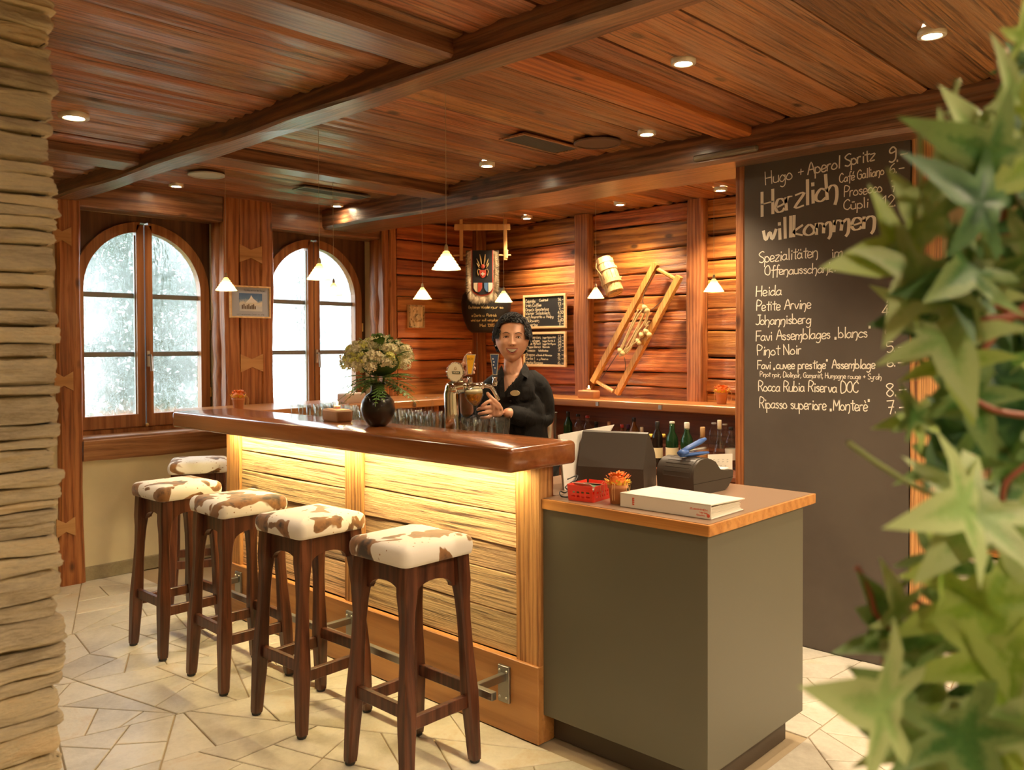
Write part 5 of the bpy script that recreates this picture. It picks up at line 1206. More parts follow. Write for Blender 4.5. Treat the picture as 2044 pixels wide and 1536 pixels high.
# red basket with cards
rb_ = empty('red_basket', (2.50, 1.975, ZW), 0, 'small red plastic basket holding cards on the cabinet worktop', 'basket')
M_rp = plain('red_plastic', (.80,.05,.025), .35)
BK = Matrix.Translation((2.512, 1.968, ZW)) @ Matrix.Rotation(.12, 4, 'Z')
mb = MB(); mb.T = BK; hx, hy, hb = .068, .052, .058
mb.box(-hx+.006, hx-.006, -hy+.005, hy-.005, 0, .003, 0)
def wallp(a, b, n_, rows=2):
    """perforated basket wall between two corners"""
    a = Vector(a); b = Vector(b); d = b-a; L_ = d.length; u = d/L_; nn = u.cross(Vector((0, 0, 1))); th = .0025
    def P(s_, z, o): return a+u*(s_*L_)+Vector((0, 0, z))+nn*(o*th+ (z/hb)*.006)
    def pane(s0, s1, z0, z1):
        vs = [P(s0, z0, 0), P(s1, z0, 0), P(s1, z1, 0), P(s0, z1, 0), P(s0, z0, 1), P(s1, z0, 1), P(s1, z1, 1), P(s0, z1, 1)]
        mb.add(vs, [(3,2,1,0),(4,5,6,7),(0,1,5,4),(1,2,6,5),(2,3,7,6),(3,0,4,7)])
    pane(0, 1, 0, .014); pane(0, 1, .021, .029); pane(0, 1, .036, hb)
    for r_ in ((.014, .021), (.029, .036)):
        pane(0, .12, *r_); pane(.88, 1, *r_)
        for k in range(n_-1): s0 = .12+.76*(k+1)/n_-.035; pane(s0, s0+.07, *r_)
wallp((-hx, -hy, 0), (hx, -hy, 0), 6); wallp((hx, -hy, 0), (hx, hy, 0), 4); wallp((hx, hy, 0), (-hx, hy, 0), 6); wallp((-hx, hy, 0), (-hx, -hy, 0), 4)
mb.obj('basket_body', M_rp, rb_)
for k, (x, y, a, c) in enumerate(((-.03, .01, .2, (.12,.25,.10)), (-.01, -.005, -.1, (.8,.76,.66)), (.015, .01, .3, (.10,.2,.08)), (.03, 0, .1, (.8,.5,.4)), (-.048, .0, 0, (.85,.8,.72)))):
    Mc = BK @ Matrix.Translation((x, y, .038+.004*k)) @ Matrix.Rotation(a, 4, 'Z') @ Matrix.Rotation(.25*(k-2), 4, 'Y'); bx('card', -.026, .026, -.038, .038, 0, .0015, plain('card_colour', c, .5), rb_, 0, Mc)
# till: slanted display housing and receipt printer
tl_ = empty('cash_register', (2.83, 2.02, ZW), 0, 'dark grey cash register display with slanted back on the cabinet worktop', 'cash register')
M_till = plain('dark_till_plastic', (.055,.045,.036), .42, bmp=.1, bscale=300)
TM = Matrix.Translation((2.705, 2.02, ZW)) @ Matrix.Rotation(.34, 4, 'Z')
prof = [(0, 0), (-.008, .09), (.0, .105), (.055, .222), (.07, .227), (.17, .135), (.19, .09), (.19, 0)]
mb = MB(); mb.T = TM; mb.prism([(u, v) for u, v in prof], .27, lambda u, v, q: (u, -.135+q, v)); autosmooth(mb.obj('housing', M_till, tl_), 25)
mb = MB(); mb.T = TM; mb.box(-.001, .001, -.125, .125, .10, .102, 0); mb.obj('seam', M_dark, tl_)
bx('socket_recess', -.002, .01, -.03, .02, .055, .085, M_dark, tl_, 0, TM)
pr_ = empty('receipt_printer', (2.93, 1.80, ZW), 0, 'dark receipt printer with ribbed rounded lid on the cabinet worktop', 'printer')
PM = Matrix.Translation((2.80, 1.70, ZW)) @ Matrix.Rotation(-.05, 4, 'Z')
prof = [(0, 0), (-.006, .075), (-.002, .098), (.012, .118), (.035, .132), (.07, .137), (.11, .132), (.145, .118), (.165, .098), (.18, .085), (.215, .078), (.26, .076), (.272, .07), (.265, .04), (.235, .012), (.21, 0)]
mb = MB(); mb.T = PM; mb.prism([(u, v) for u, v in prof], .17, lambda u, v, q: (u, q, v)); autosmooth(mb.obj('housing', M_till, pr_), 30)
lid = [(-.0075, .070), (-.0035, .099), (.011, .120), (.034, .134), (.07, .139), (.11, .134), (.145, .120), (.14, .112), (.10, .122), (.04, .122), (.01, .10), (0, .07)]
mb = MB(); mb.T = PM; mb.prism(lid, .13, lambda u, v, q: (u, .012+q, v)); autosmooth(mb.obj('lid', M_till, pr_), 30)
mb = MB(); mb.T = PM
for k in range(12): q0 = lid[1 + (k*5)//12]; u, v = lid[0][0]+(lid[5][0]-lid[0][0])*k/11, 0
for k in range(9):
    t_ = k/8*5; i = min(int(t_), 4); f = t_-i; u = lid[i][0]*(1-f)+lid[i+1][0]*f; v = lid[i][1]*(1-f)+lid[i+1][1]*f
    mb.tube([(u, .02, v), (u, .135, v)], .0016, 5)
mb.obj('lid_rib', M_till, pr_)
bx('paper_tray', .175, .255, .01, .16, .0775, .083, M_wh, pr_, .001, PM)
bx('base_seam', -.0065, .268, -.0008, 0, .045, .047, M_dark, pr_, 0, PM)
# blue stapler on the printer
sp_ = empty('stapler', (2.88, 1.79, ZW+.14), 0, 'open blue stapler lying on top of the receipt printer', 'stapler')
SM = PM @ Matrix.Translation((.075, .055, .139)) @ Matrix.Rotation(.0, 4, 'Z')
M_bl = plain('blue_plastic', (.045,.12,.38), .35)
def stap(name, a, b, w_, h_, m_):
    a = Vector(a); b = Vector(b); mb = MB(); mb.T = SM; mb.tube([a, a.lerp(b, .3), a.lerp(b, .8), b], [h_*.8, h_, h_, h_*.6], 8, sx=w_, upv=(0, 1, 0)); mb.obj(name, m_, sp_, smooth=True)
stap('base', (-.055, .02, .008), (.085, -.01, .010), 1.7, .008, M_bl); stap('upper_arm', (-.05, .02, .022), (.075, -.005, .064), 1.3, .010, M_bl); stap('magazine', (-.015, .01, .024), (.07, -.01, .030), 1.2, .006, M_steel)
stap('hinge_block', (-.06, .02, .016), (-.02, .016, .022), 1.5, .013, M_bl)
# menu sheets standing behind the basket
ms = empty('paper_stand', (2.62, 2.14, ZW), 0, 'tall white menu sheets standing upright behind the red basket', 'papers')
a, b, c, d = at(1127, 981, 3.36), at(1117, 867, 3.40), at(1226, 847, 3.66), at(1150, 985, 3.50)
b.z += .0; n_ = Vector((-.4, .9, 0)).normalized()*.002
a.z = ZW; d = Vector((2.72, 2.18, ZW))
for k in range(3):
    o_ = Vector((.004*k, .008*k, -.002*k)); mb = MB(); q = [a+o_, d+o_, c+o_, b+o_]; mb.add([v-n_*.4 for v in q]+[v+n_*.4 for v in q], [(0,1,2,3),(7,6,5,4),(0,4,5,1),(1,5,6,2),(2,6,7,3),(3,7,4,0)]); mb.obj('sheet', M_wh, ms)
# power cable
cbx = [Vector((2.56, 2.12, ZW+.05)), Vector((2.60, 2.10, ZW+.06)), Vector((2.52, 2.09, ZW+.01)), Vector((2.475, 2.085, ZW+.018)), Vector((2.455, 2.06, ZW+.004)), Vector((2.49, 2.03, ZW+.004)), Vector((2.55, 2.06, ZW+.004)), Vector((2.50, 2.08, ZW+.03)), Vector((2.60, 2.10, ZW+.05))]
tag(MB().tube(smooth_poly(cbx, 8), .0028, 7).obj('power_cable', plain('black_cable', (.03,.03,.03), .4), smooth=True), 'black cable looped on the worktop between bar post and red basket', 'cable')
# card sign near the blackboard
cs = empty('card_sign', (3.1, 1.75, ZW), 0, 'white card sign standing between printer and blackboard', 'sign')
q0, q1, q2, q3 = at(1413, 948, 3.46), at(1462, 950, 3.50), at(1462, 905, 3.50), at(1413, 907, 3.46)
mb = MB(); mb.add([q0, q1, q2, q3]+[v+f0*.002 for v in (q0, q1, q2, q3)], [(0,1,2,3),(7,6,5,4),(0,4,5,1),(1,5,6,2),(2,6,7,3),(3,7,4,0)]); mb.obj('card', M_wh, cs)
mb = MB()
for k, y_ in enumerate((918, 922, 930, 933)):
    for j in range(4): A_ = at(1420+j*9+(4 if k < 2 else 0), y_, 3.455); mb.box(A_.x, A_.x+.009, A_.y-.001, A_.y+.001, A_.z, A_.z+.002, 0)
mb.obj('card_print', plain('print_grey', (.3,.28,.26), .6), cs)
A_ = at(1437, 948, 3.49); box('card_foot', A_.x-.03, A_.x+.03, A_.y-.02, A_.y+.02, ZW, A_.z+.004, W_dred, cs, .003)
# small wooden block on the partition edge
# ------------------------------------------------------------------ bottles on the back counter
def mg(name, c, rough=.05, tr=.8):
    return plain(name, c, rough, trans=tr, ior=1.4)
M_gr = mg('green_bottle_glass', (.015,.06,.02), .06, .35); M_dk = mg('dark_bottle_glass', (.015,.010,.008), .08, .2); M_am = mg('amber_bottle_glass', (.30,.10,.02), .05, .6)
M_cl = M_clear; LB = [plain('label_cream', (.75,.66,.42), .6), plain('label_white', (.8,.77,.7), .6), plain('label_orange', (.75,.30,.06), .6), plain('label_brown', (.42,.20,.07), .6)]
CP = {'gold': plain('cap_gold', (.7,.5,.18), .35, .6), 'red': plain('cap_red', (.4,.04,.03), .4), 'black': plain('cap_black', (.02,.02,.02), .4), 'cream': plain('cap_cream', (.75,.66,.48), .5), 'purple': plain('cap_purple', (.12,.04,.12), .4), 'cork': plain('cap_cork', (.55,.33,.16), .7), 'foil': plain('cap_foil', (.8,.78,.72), .3)}
SH = {'wine': [(.036, 0), (.0375, .004), (.0375, .19), (.034, .215), (.018, .245), (.0145, .26), (.0145, .305)],
      'port': [(.038, 0), (.040, .004), (.041, .16), (.036, .195), (.020, .225), (.018, .24), (.0165, .29)],
      'spirit': [(.036, 0), (.038, .004), (.038, .16), (.033, .185), (.016, .215), (.014, .225), (.0145, .265)],
      'cone': [(.055, 0), (.058, .006), (.050, .05), (.030, .13), (.014, .19), (.012, .27)],
      'decanter': [(.04, 0), (.042, .004), (.042, .12), (.03, .15), (.015, .165), (.018, .20)]}
def bottle(px, pyt, X, kind, m_, cap, lab, lb, capl=.05, base=.65, labz=(.06, .13)):
    p = on(px, pyt, 0, X); Ht = p.z-base; pr0 = SH[kind]; s_ = (Ht)/pr0[-1][1]; zs_ = s_; rs_ = min(1.05, max(.8, s_))
    e = empty('bottle', (p.x, p.y, base), 0, lb, 'bottle', 'bottles on the back counter')
    pr = [(r_*rs_, z_*zs_) for r_, z_ in pr0]
    MB().lathe(pr, 20, (p.x, p.y, base), capt=True).obj('bottle_glass', m_, e, smooth=True)
    rn = pr[-1][0]+.0012; MB().lathe([(rn, Ht-capl), (rn, Ht-.002), (rn-.002, Ht+.001)], 16, (p.x, p.y, base), capt=True).obj('cap', CP[cap], e, smooth=True)
    if lab is not None: rl = pr[2][0]+.0008; MB().lathe([(rl, labz[0]*zs_), (rl, labz[1]*zs_)], 20, (p.x, p.y, base), capb=False).obj('label', LB[lab], e, smooth=True)
    return e
bottle(1134, 821, 5.36, 'wine', M_gr, 'black', 0, 'dark green bottle farthest left on the back counter, beside the steel bucket', .04)
bottle(1154, 826, 5.38, 'spirit', M_cl, 'black', None, 'clear bottle with dark cap, second from the left on the back counter', .02)
bottle(1172.5, 829, 5.36, 'spirit', M_cl, 'red', 0, 'clear bottle with red and cream cap, third from the left', .02, labz=(.1, .15))
bottle(1190, 841, 5.40, 'spirit', M_dk, 'black', None, 'short dark bottle between the red capped and the peach capped bottles', .03)
bottle(1216, 841, 5.38, 'spirit', M_cl, 'cork', 0, 'bottle with peach coloured cap behind the menu sheets', .03)
bottle(1241.5, 847, 5.36, 'spirit', M_am, 'red', 1, 'amber bottle with dark red cap above the register', .025)
bottle(1254, 847, 5.40, 'spirit', M_dk, 'purple', None, 'bottle with purple cap next to the dark red one', .03)
bottle(1265.5, 833, 5.34, 'wine', M_am, 'black', 2, 'tall bottle with orange neck band and dark cap above the register', .03)
bottle(1281, 852, 5.36, 'spirit', M_cl, 'cream', 1, 'clear bottle with cream cap above the right edge of the register', .04)
bottle(1312, 841, 5.02, 'wine', M_dk, 'black', 0, 'black wine bottle with cream label right of the register', .07)
bottle(1341.5, 841, 5.02, 'port', M_gr, 'foil', 0, 'green port bottle with white neck seal, left of its twin', .012)
bottle(1371, 843, 5.00, 'port', M_gr, 'foil', 1, 'green port bottle with white foil cap, right of its twin', .05)
bottle(1402.5, 852, 5.04, 'spirit', M_cl, 'cork', 3, 'clear grappa bottle with brown neck wrapper', .07)
bottle(1425, 843, 5.30, 'decanter', M_cl, 'foil', None, 'short clear decanter behind the conical bottle', .01, .775)
bottle(1436, 838, 5.05, 'cone', M_cl, 'cream', None, 'tall conical clear bottle with cream stopper', .06)
bottle(1447, 845, 5.32, 'decanter', M_cl, 'foil', None, 'round clear decanter between conical bottle and partition', .01, .775)
bottle(1459, 852, 5.24, 'spirit', M_cl, 'black', 1, 'clear bottle half hidden by the blackboard partition', .02)
e = empty('champagne_bucket', (4.9, 4.15, .65), 0, 'tall stainless steel wine cooler beside the woman\'s elbow', 'bucket'); p = on(1096, 860, 0, 5.05)
e.matrix_world = Matrix.Translation((p.x, p.y, .65)); WM[e] = e.matrix_world.copy()
MB().lathe([(.048, 0), (.052, .004), (.056, .20), (.062, .318), (.066, .32), (.064, .324), (.054, .318), (.05, .01)], 28, (p.x, p.y, .65)).obj('bucket_body', M_steel, e, smooth=True)
MB().tube([on(1293, 869, 0, 5.2), on(1327, 869, 0, 5.2)], .013, 12).obj('yellow_roll', plain('yellow_roll_paper', (.75,.55,.08), .5), smooth=True)
o = bpy.data.objects['yellow_roll']; tag(o, 'yellow paper roll lying behind the black wine bottle', 'roll')
p = on(1310, 869, 0, 5.2); box('roll_stand', p.x-.01, p.x+.05, p.y-.06, p.y+.06, .65, p.z-.0125, W_dred, o, .001) if False else None
# serving board on the near side of the back counter
p0, p1 = on(1362, 906, 0, 4.96), on(1414, 911, 0, 4.96)
tag(box('wooden_tray', 4.93, 4.965, min(p0.y, p1.y), max(p0.y, p1.y), .65, .70, W_pale, b=.003), 'pale wooden strip on the edge of the back counter below the port bottles', 'tray')
# ------------------------------------------------------------------ the woman behind the bar
PD = 4.12
def A_(px, py, dd=0.0): return at(px, py, PD+dd)
wm = empty('person', (A_(1035, 900).x, A_(1035, 900).y, 0), 0, 'smiling woman with short dark hair in black shirt, drawing beer behind the bar', 'person')
def skin_obj(verts, edges, radii, sub=2, root=0):
    me = bpy.data.meshes.new('tmp'); me.from_pydata([Vector(v) for v in verts], edges, []); o = bpy.data.objects.new('tmp', me); C.objects.link(o)
    md = o.modifiers.new('s', 'SKIN'); lay_ = me.skin_vertices[0] if me.skin_vertices else None
    if lay_ is None:
        bm = bmesh.new(); bm.from_mesh(me); bm.verts.layers.skin.verify(); bm.to_mesh(me); bm.free(); lay_ = me.skin_vertices[0]
    for i, r_ in enumerate(radii): lay_.data[i].radius = (r_, r_) if not isinstance(r_, tuple) else r_; lay_.data[i].use_root = (i == root)
    md.use_smooth_shade = True
    s_ = o.modifiers.new('d', 'SUBSURF'); s_.levels = sub; s_.render_levels = sub
    return o
import bmesh
def evaluated(o):
    dg = bpy.context.evaluated_depsgraph_get(); me = bpy.data.meshes.new_from_object(o.evaluated_get(dg)); me.transform(o.matrix_world); return me
def drop(o):
    me = o.data; bpy.data.objects.remove(o); bpy.data.meshes.remove(me)
def join_mesh(meshes):
    bm = bmesh.new()
    for m_ in meshes: bm.from_mesh(m_)
    me = bpy.data.meshes.new('joined'); bm.to_mesh(me); bm.free(); return me
def remesh(me, vox, sm=6, name='body', mat_=None, parent=None):
    o = bpy.data.objects.new('tmp', me); C.objects.link(o); r_ = o.modifiers.new('r', 'REMESH'); r_.mode = 'VOXEL'; r_.voxel_size = vox
    if sm: s_ = o.modifiers.new('s', 'SMOOTH'); s_.factor = .5; s_.iterations = sm
    m2 = evaluated(o); drop(o); m2.name = name
    m2.materials.clear(); m2.materials.append(mat_); m2.polygons.foreach_set('use_smooth', [True]*len(m2.polygons))
    n_ = len(m2.vertices); co = [0.0]*(3*n_); m2.vertices.foreach_get('co', co)
    q = bpy.data.objects.new(name, m2); C.objects.link(q); WM[q] = Matrix.Identity(4); adopt(q, parent); return q
# head frame: X screen right, Y towards the viewer, Z up
HC = A_(1022.5, 674, .0); HF = -f0; HX = r0
HR = Matrix((HX, HF, Vector((0, 0, 1)))).transposed().to_4x4()
HT = Matrix.Translation(HC) @ HR @ Matrix.Rotation(.03, 4, 'Y') @ Matrix.Rotation(.05, 4, 'X')
def g2(x, z, x0, z0, sx, sz): return math.exp(-((x-x0)/sx)**2-((z-z0)/sz)**2)
def head_pt(th, ph, infl=0.0, feat=True):
    """th: angle round (0 = face), ph: elevation"""
    ex, ez = .0765, .112
    dx, dy, dz = math.cos(ph)*math.sin(th), math.cos(ph)*math.cos(th), math.sin(ph)
    z = dz*ez-.004; fy = .083 if dy > 0 else .098
    x = dx*ex; y = dy*fy
    if dz > 0: k = 1+.05*dz; x *= k; y *= k
    low = max(0, -dz)
    x *= 1-.22*low**1.7; y = y*(1-.10*low**2) + .016*low**2*(1 if dy > -.2 else .2) + (.0)
    # squarer skull outline
    x *= 1+.06*math.cos(ph)**6*abs(dx)
    if feat and dy > 0:
        f = 0; ax_ = abs(x)
        np_ = 0
        if -.052 < z < .03:
            t_ = (.024-z)/(.060); np_ = .026*max(0, t_)**1.15 if z > -.036 else .026*math.exp(-((z+.036)/.0055)**2)
        f += np_*math.exp(-(x/(.0075+.0035*min(1, max(0, (.01-z)/.05))))**2)
        f += .010*g2(ax_, z, .0125, -.034, .0055, .006)
        f -= .0105*g2(ax_, z, .029, -.001, .016, .0105)
        f += .0045*g2(ax_, z, .027, .020, .022, .008)
        f += .0085*g2(ax_, z, .041, -.029, .017, .017)
        f -= .0035*g2(ax_, z, .036, -.055, .008, .018)
        f += .0055*g2(x, z, 0, -.060, .030, .018)
        f += .011*g2(x, z, 0, -.104, .019, .014)
        f -= .004*g2(x, z, 0, -.084, .02, .006)
        y += f*min(1, dy*1.6)
    n_ = Vector((dx/ex, dy/fy, dz/ez)).normalized()
    return Vector((x, y, z))+n_*infl
def head_mesh(infl=0.0, feat=True, nu=96, nv=72, keep=None, disp=None):
    vs = []; F = []; ok = []
    for j in range(nv+1):
        ph = -PI/2+PI*j/nv
        for i in range(nu):
            th = 2*PI*i/nu; t_ = th if th <= PI else th-2*PI
            p = head_pt(t_, ph, infl, feat)
            if disp: p = p+p.normalized()*disp(p)
            vs.append(HT @ p); ok.append(True if keep is None else keep(p, t_, ph))
    for j in range(nv):
        for i in range(nu):
            q = (j*nu+i, j*nu+(i+1)%nu, (j+1)*nu+(i+1)%nu, (j+1)*nu+i)
            if all(ok[a] for a in q): F.append(q)
    return vs, F
me_h = bpy.data.meshes.new('h'); v_, f_ = head_mesh(); me_h.from_pydata(v_, [], f_)
# skeleton
J = dict(pel=A_(1046, 925, .03), sp1=A_(1043, 880, .03), sp2=A_(1040, 835, .02), che=A_(1036, 800, .0), upc=A_(1032, 775, .01), nk0=A_(1027, 750, .015), nk1=A_(1024, 722, .012), hd=A_(1023, 700, .01),
         sl=A_(1080, 774, .02), el=A_(1088, 842, .03), wl=A_(1006, 822, -.21), sr=A_(983, 780, .02), er=A_(934, 838, -.03), wr=A_(926, 757, -.205),
         cl=A_(1058, 766, .015), cr=A_(1003, 769, .015))
for s_, nm in ((-1, 'a'), (1, 'b')):
    h = J['pel'] + r0*(.085*s_); J['h'+nm] = h-Vector((0, 0, .05)); k = h.copy(); k.z = .50; k += r0*(.02*s_)-f0*.02; J['k'+nm] = k
    an = k.copy(); an.z = .09; an += f0*.05; J['an'+nm] = an; to = an-f0*.15; to.z = .035; J['to'+nm] = to
order = ['pel','sp1','sp2','che','upc','nk0','nk1','hd','cl','sl','el','wl','cr','sr','er','wr','ha','ka','ana','toa','hb','kb','anb','tob']
E_ = [('pel','sp1'),('sp1','sp2'),('sp2','che'),('che','upc'),('upc','nk0'),('nk0','nk1'),('nk1','hd'),('upc','cl'),('cl','sl'),('sl','el'),('el','wl'),('upc','cr'),('cr','sr'),('sr','er'),('er','wr'),
      ('pel','ha'),('ha','ka'),('ka','ana'),('ana','toa'),('pel','hb'),('hb','kb'),('kb','anb'),('anb','tob')]
RAD = dict(pel=.13, sp1=.115, sp2=.118, che=.128, upc=.105, nk0=.050, nk1=.046, hd=.045, cl=.072, sl=.058, el=.044, wl=.026, cr=.072, sr=.056, er=.042, wr=.026,
           ha=.088, ka=.058, ana=.036, toa=.03, hb=.088, kb=.058, anb=.036, tob=.03)
def body_skin(names, grow=0, root='pel', over={}, scale_={}):
    ix = {n: i for i, n in enumerate(names)}
    return skin_obj([over.get(n, J[n]) for n in names], [(ix[a], ix[b]) for a, b in E_ if a in ix and b in ix], [RAD[n]*scale_.get(n, 1)+grow for n in names], 2, ix[root])
b0 = body_skin(order, scale_=dict(pel=.86, sp1=.86, sp2=.86, che=.86, upc=.86, cl=.84, cr=.84, sl=.84, sr=.84, el=.86, er=.92)); parts = [evaluated(b0), me_h]; drop(b0)
# ears
for s_ in (-1, 1):
    mb = MB(); mb.T = HT; mb.sphere((s_*.0735, -.012, -.008), .017, 12, 8, (.42, .75, 1.55)); mb.sphere((s_*.074, -.006, -.028), .009, 10, 6, (.5, .8, 1))
    me = bpy.data.meshes.new('e'); me.from_pydata(mb.v, [], mb.f); parts.append(me)
# hands: each finger its own chain rooted in the palm
def chain(pts, rad): 
    o = skin_obj(pts, [(i, i+1) for i in range(len(pts)-1)], rad, 2); m_ = evaluated(o); drop(o); parts.append(m_)
def palm(a, b, c, d, th):      # four corners, rounded slab
    o = skin_obj([a, b, (Vector(a)+Vector(c))/2, c, (Vector(b)+Vector(d))/2, d, (Vector(a)+Vector(d))/2], [(0, 2), (2, 3), (1, 4), (4, 5), (0, 1), (2, 4), (3, 5), (2, 6)], [th]*7, 2); m_ = evaluated(o); drop(o); parts.append(m_)
# left hand (screen right) holding the glass stem: wrist J['wl'], knuckles towards screen left
G = lambda px, py, dd=0.0: A_(px, py, -.235+dd)
palm(G(1001, 812, .02), G(999, 829, .03), G(984, 805, -.01), G(981, 829, .01), .0145)
chain([G(984, 804, -.005), G(976, 800, -.025), G(967, 806, -.035), G(960, 812, -.03)][:4], [.0105, .0095, .0085, .0075])
chain([G(983, 812, 0), G(970, 813, -.03), G(957, 815, -.03), G(952, 818, -.008)], [.0105, .0095, .0085, .0075])
chain([G(982, 820, 0), G(970, 823, -.03), G(959, 825, -.028), G(955, 826, -.005)], [.0105, .0095, .0085, .0075])
chain([G(982, 829, .01), G(972, 833, -.02), G(963, 834, -.018), G(959, 833, 0)], [.0095, .0085, .0075, .007])
chain([G(999, 812, .015), G(987, 800, -.01), G(978, 791, -.015), G(971, 782, -.012)], [.0135, .011, .010, .0085])
# right hand (screen left) on the yellow tap handle
K = lambda px, py, dd=0.0: A_(px, py, -.215+dd)
palm(K(924, 752, .015), K(937, 752, .02), K(925, 731, .012), K(941, 731, .02), .0135)
chain([K(926, 730, .01), K(928, 716, .012), K(934, 707, .006), K(940, 703.5, -.012)], [.0100, .0092, .0084, .0076])
chain([K(929, 729, .02), K(937, 722, .035), K(944, 724, .03), K(947, 728, .012)], [.0100, .0090, .0082, .0075])
chain([K(931, 736, .022), K(939, 732, .035), K(946, 733, .03), K(948, 737, .012)], [.0100, .0090, .0082, .0075])
chain([K(933, 744, .022), K(940, 741, .034), K(945, 742, .028), K(946, 745, .012)], [.0092, .0084, .0076, .007])
chain([K(925, 748, .01), K(921, 738, -.008), K(922, 729, -.02), K(927, 722, -.026)], [.0130, .0108, .0098, .0084])
M_skin, t, bs = mat_new('skin'); vec, rnd, _ = coords(t); n = noise_n(t, vec, 18, 3)
t.links.new(ramp(t, n, [(.35, (.66,.34,.21)), (.65, (.74,.41,.27))]), bs.inputs['Base Color']); bs.inputs['Roughness'].default_value = .42
bs.inputs['Subsurface Weight'].default_value = .12; bs.inputs['Subsurface Radius'].default_value = (.012, .005, .003); bs.inputs['Subsurface Scale'].default_value = .6
body = remesh(join_mesh(parts), .0030, 3, 'body', M_skin, wm)
# shirt: the same skeleton a little larger, open at the neck
M_shirt, t, bs = mat_new('black_shirt'); bs.inputs['Roughness'].default_value = .7; vec, rnd, _ = coords(t)
t.links.new(ramp(t, noise_n(t, vec, 9, 4), [(.3, (.007,.0065,.0065)), (.7, (.012,.011,.0105))]), bs.inputs['Base Color']); bs.inputs['Specular IOR Level'].default_value = .25; bs.inputs['Roughness'].default_value = .8
bump(t, noise_n(t, scalev(t, vec, (1, 1, .6)), 14, 3, .5, 1.5), .5, .02, bs)
ov = {'wl': J['el'].lerp(J['wl'], .93), 'wr': J['er'].lerp(J['wr'], .30), 'nk0': J['nk0']-Vector((0, 0, .012))}
s0 = body_skin(['pel','sp1','sp2','che','upc','nk0','cl','sl','el','wl','cr','sr','er','wr'], .019, 'pel', ov, {'wr': 1.35, 'wl': 1.08, 'sr': 1.0, 'sl': .9, 'el': .88, 'cl': .95})
ms_ = [evaluated(s0)]; drop(s0)
for px, dd in ((1016, -.105), (1056, -.10)):
    mb = MB(); mb.sphere(A_(px, 806, dd+.055), .056, 16, 12, (1.05, 1.0, 1.15)); me = bpy.data.meshes.new('c'); me.from_pydata(mb.v, [], mb.f); ms_.append(me)
sh_ = remesh(join_mesh(ms_), .0055, 6, 'shirt', M_shirt, wm)
# cut the V opening out of the shirt front
bm = bmesh.new(); bm.from_mesh(sh_.data); Vt = A_(1007, 776); Vl = A_(1004, 742); Vr = A_(1046, 738)
def proj(p):
    c = Vector(p)-CAM; z_ = c.dot(fw); return 1022+FPX*c.dot(rt)/z_, CY0-FPX*c.dot(up)/z_, z_
def in_tri(x, y):
    T3 = ((1006, 783), (998, 738), (1050, 732)); s_ = []
    for i in range(3):
        a, b = T3[i], T3[(i+1) % 3]; s_.append((b[0]-a[0])*(y-a[1])-(b[1]-a[1])*(x-a[0]))
    return all(q > 0 for q in s_) or all(q < 0 for q in s_)
kill = []
for f in bm.faces:
    c = f.calc_center_median(); x, y, z_ = proj(c)
    if (z_ < PD+.05 and in_tri(x, y)) or c.z > J['nk0'].z+.028: kill.append(f)
bmesh.ops.delete(bm, geom=kill, context='FACES'); bm.to_mesh(sh_.data); bm.free()
# wrinkle the cloth a little
for v in sh_.data.vertices:
    q = Vector(v.co)*9; v.co = Vector(v.co)+Vector(v.normal)*(.003*noise.noise(Vector((q.x*1.3, q.y*1.3, q.z*.8)))+.0025*noise.noise(q*2.6))
def surf(px, py, dflt=-.12):
    """where the viewing ray meets the shirt"""
    d = ray(px, py).normalized(); hit, loc, nn, ix = sh_.ray_cast(CAM, d); return (Vector(loc), Vector(nn)) if hit else (A_(px, py, dflt), -f0)
def flap(name, pts, off=.006, m_=M_shirt, th=.004, parent=wm):
    ps_ = []
    for q in pts:
        if len(q) == 3: ps_.append(A_(q[0], q[1], q[2]))
        else: l, n_ = surf(*q); ps_.append(l+n_*off)
    n_ = -f0*th; k = len(ps_); mb = MB()
    mb.add([p+n_ for p in ps_]+ps_, [tuple(range(k)), tuple(range(2*k-1, k-1, -1))]+[(i, k+i, k+(i+1)%k, (i+1)%k) for i in range(k)]); return mb.obj(name, m_, parent)
flap('collar', [(1047, 722, -.005), (1056, 736, -.03), (1054, 755, -.105), (1043, 748, -.105), (1032, 757, -.115), (1040, 738, -.085)])
flap('collar', [(1002, 728, .01), (1006, 744, -.055), (1006, 757, -.10), (994, 762, -.10), (990, 752, -.06), (996, 736, .0)])
flap('lapel', [(1040, 745, -.10), (1046, 752, -.11), (1026, 790, -.125), (1012, 792, -.125), (1018, 772, -.12)])
flap('lapel', [(1001, 752, -.09), (1006, 756, -.105), (1008, 792, -.125), (998, 792, -.118), (997, 765, -.105)])
l, n_ = surf(1028, 784); mb = MB(); n_ = (n_*.4-f0*.6).normalized(); mb.T = Matrix.Translation(l-f0*.012) @ n_.to_track_quat('Z', 'Y').to_matrix().to_4x4(); mb.lathe([(.022, 0), (.0235, .001), (.022, .003)], 24, capt=True)
nb = mb.obj('name_badge', plain('brass_badge', (.55,.44,.24), .4, .4), wm); nb.scale = (1, 1, 1)
bm = bmesh.new(); bm.from_mesh(nb.data); bmesh.ops.transform(bm, matrix=Matrix.Diagonal((1, 1, .58, 1)), verts=bm.verts); bm.to_mesh(nb.data); bm.free()
for i, (px, py) in enumerate(((1019, 800), (1021, 826))): 
    l, n_ = surf(px, py); MB().sphere(l+n_*.003, .0055, 10, 6, (1, 1, 1)).obj('shirt_button', M_dark, wm)
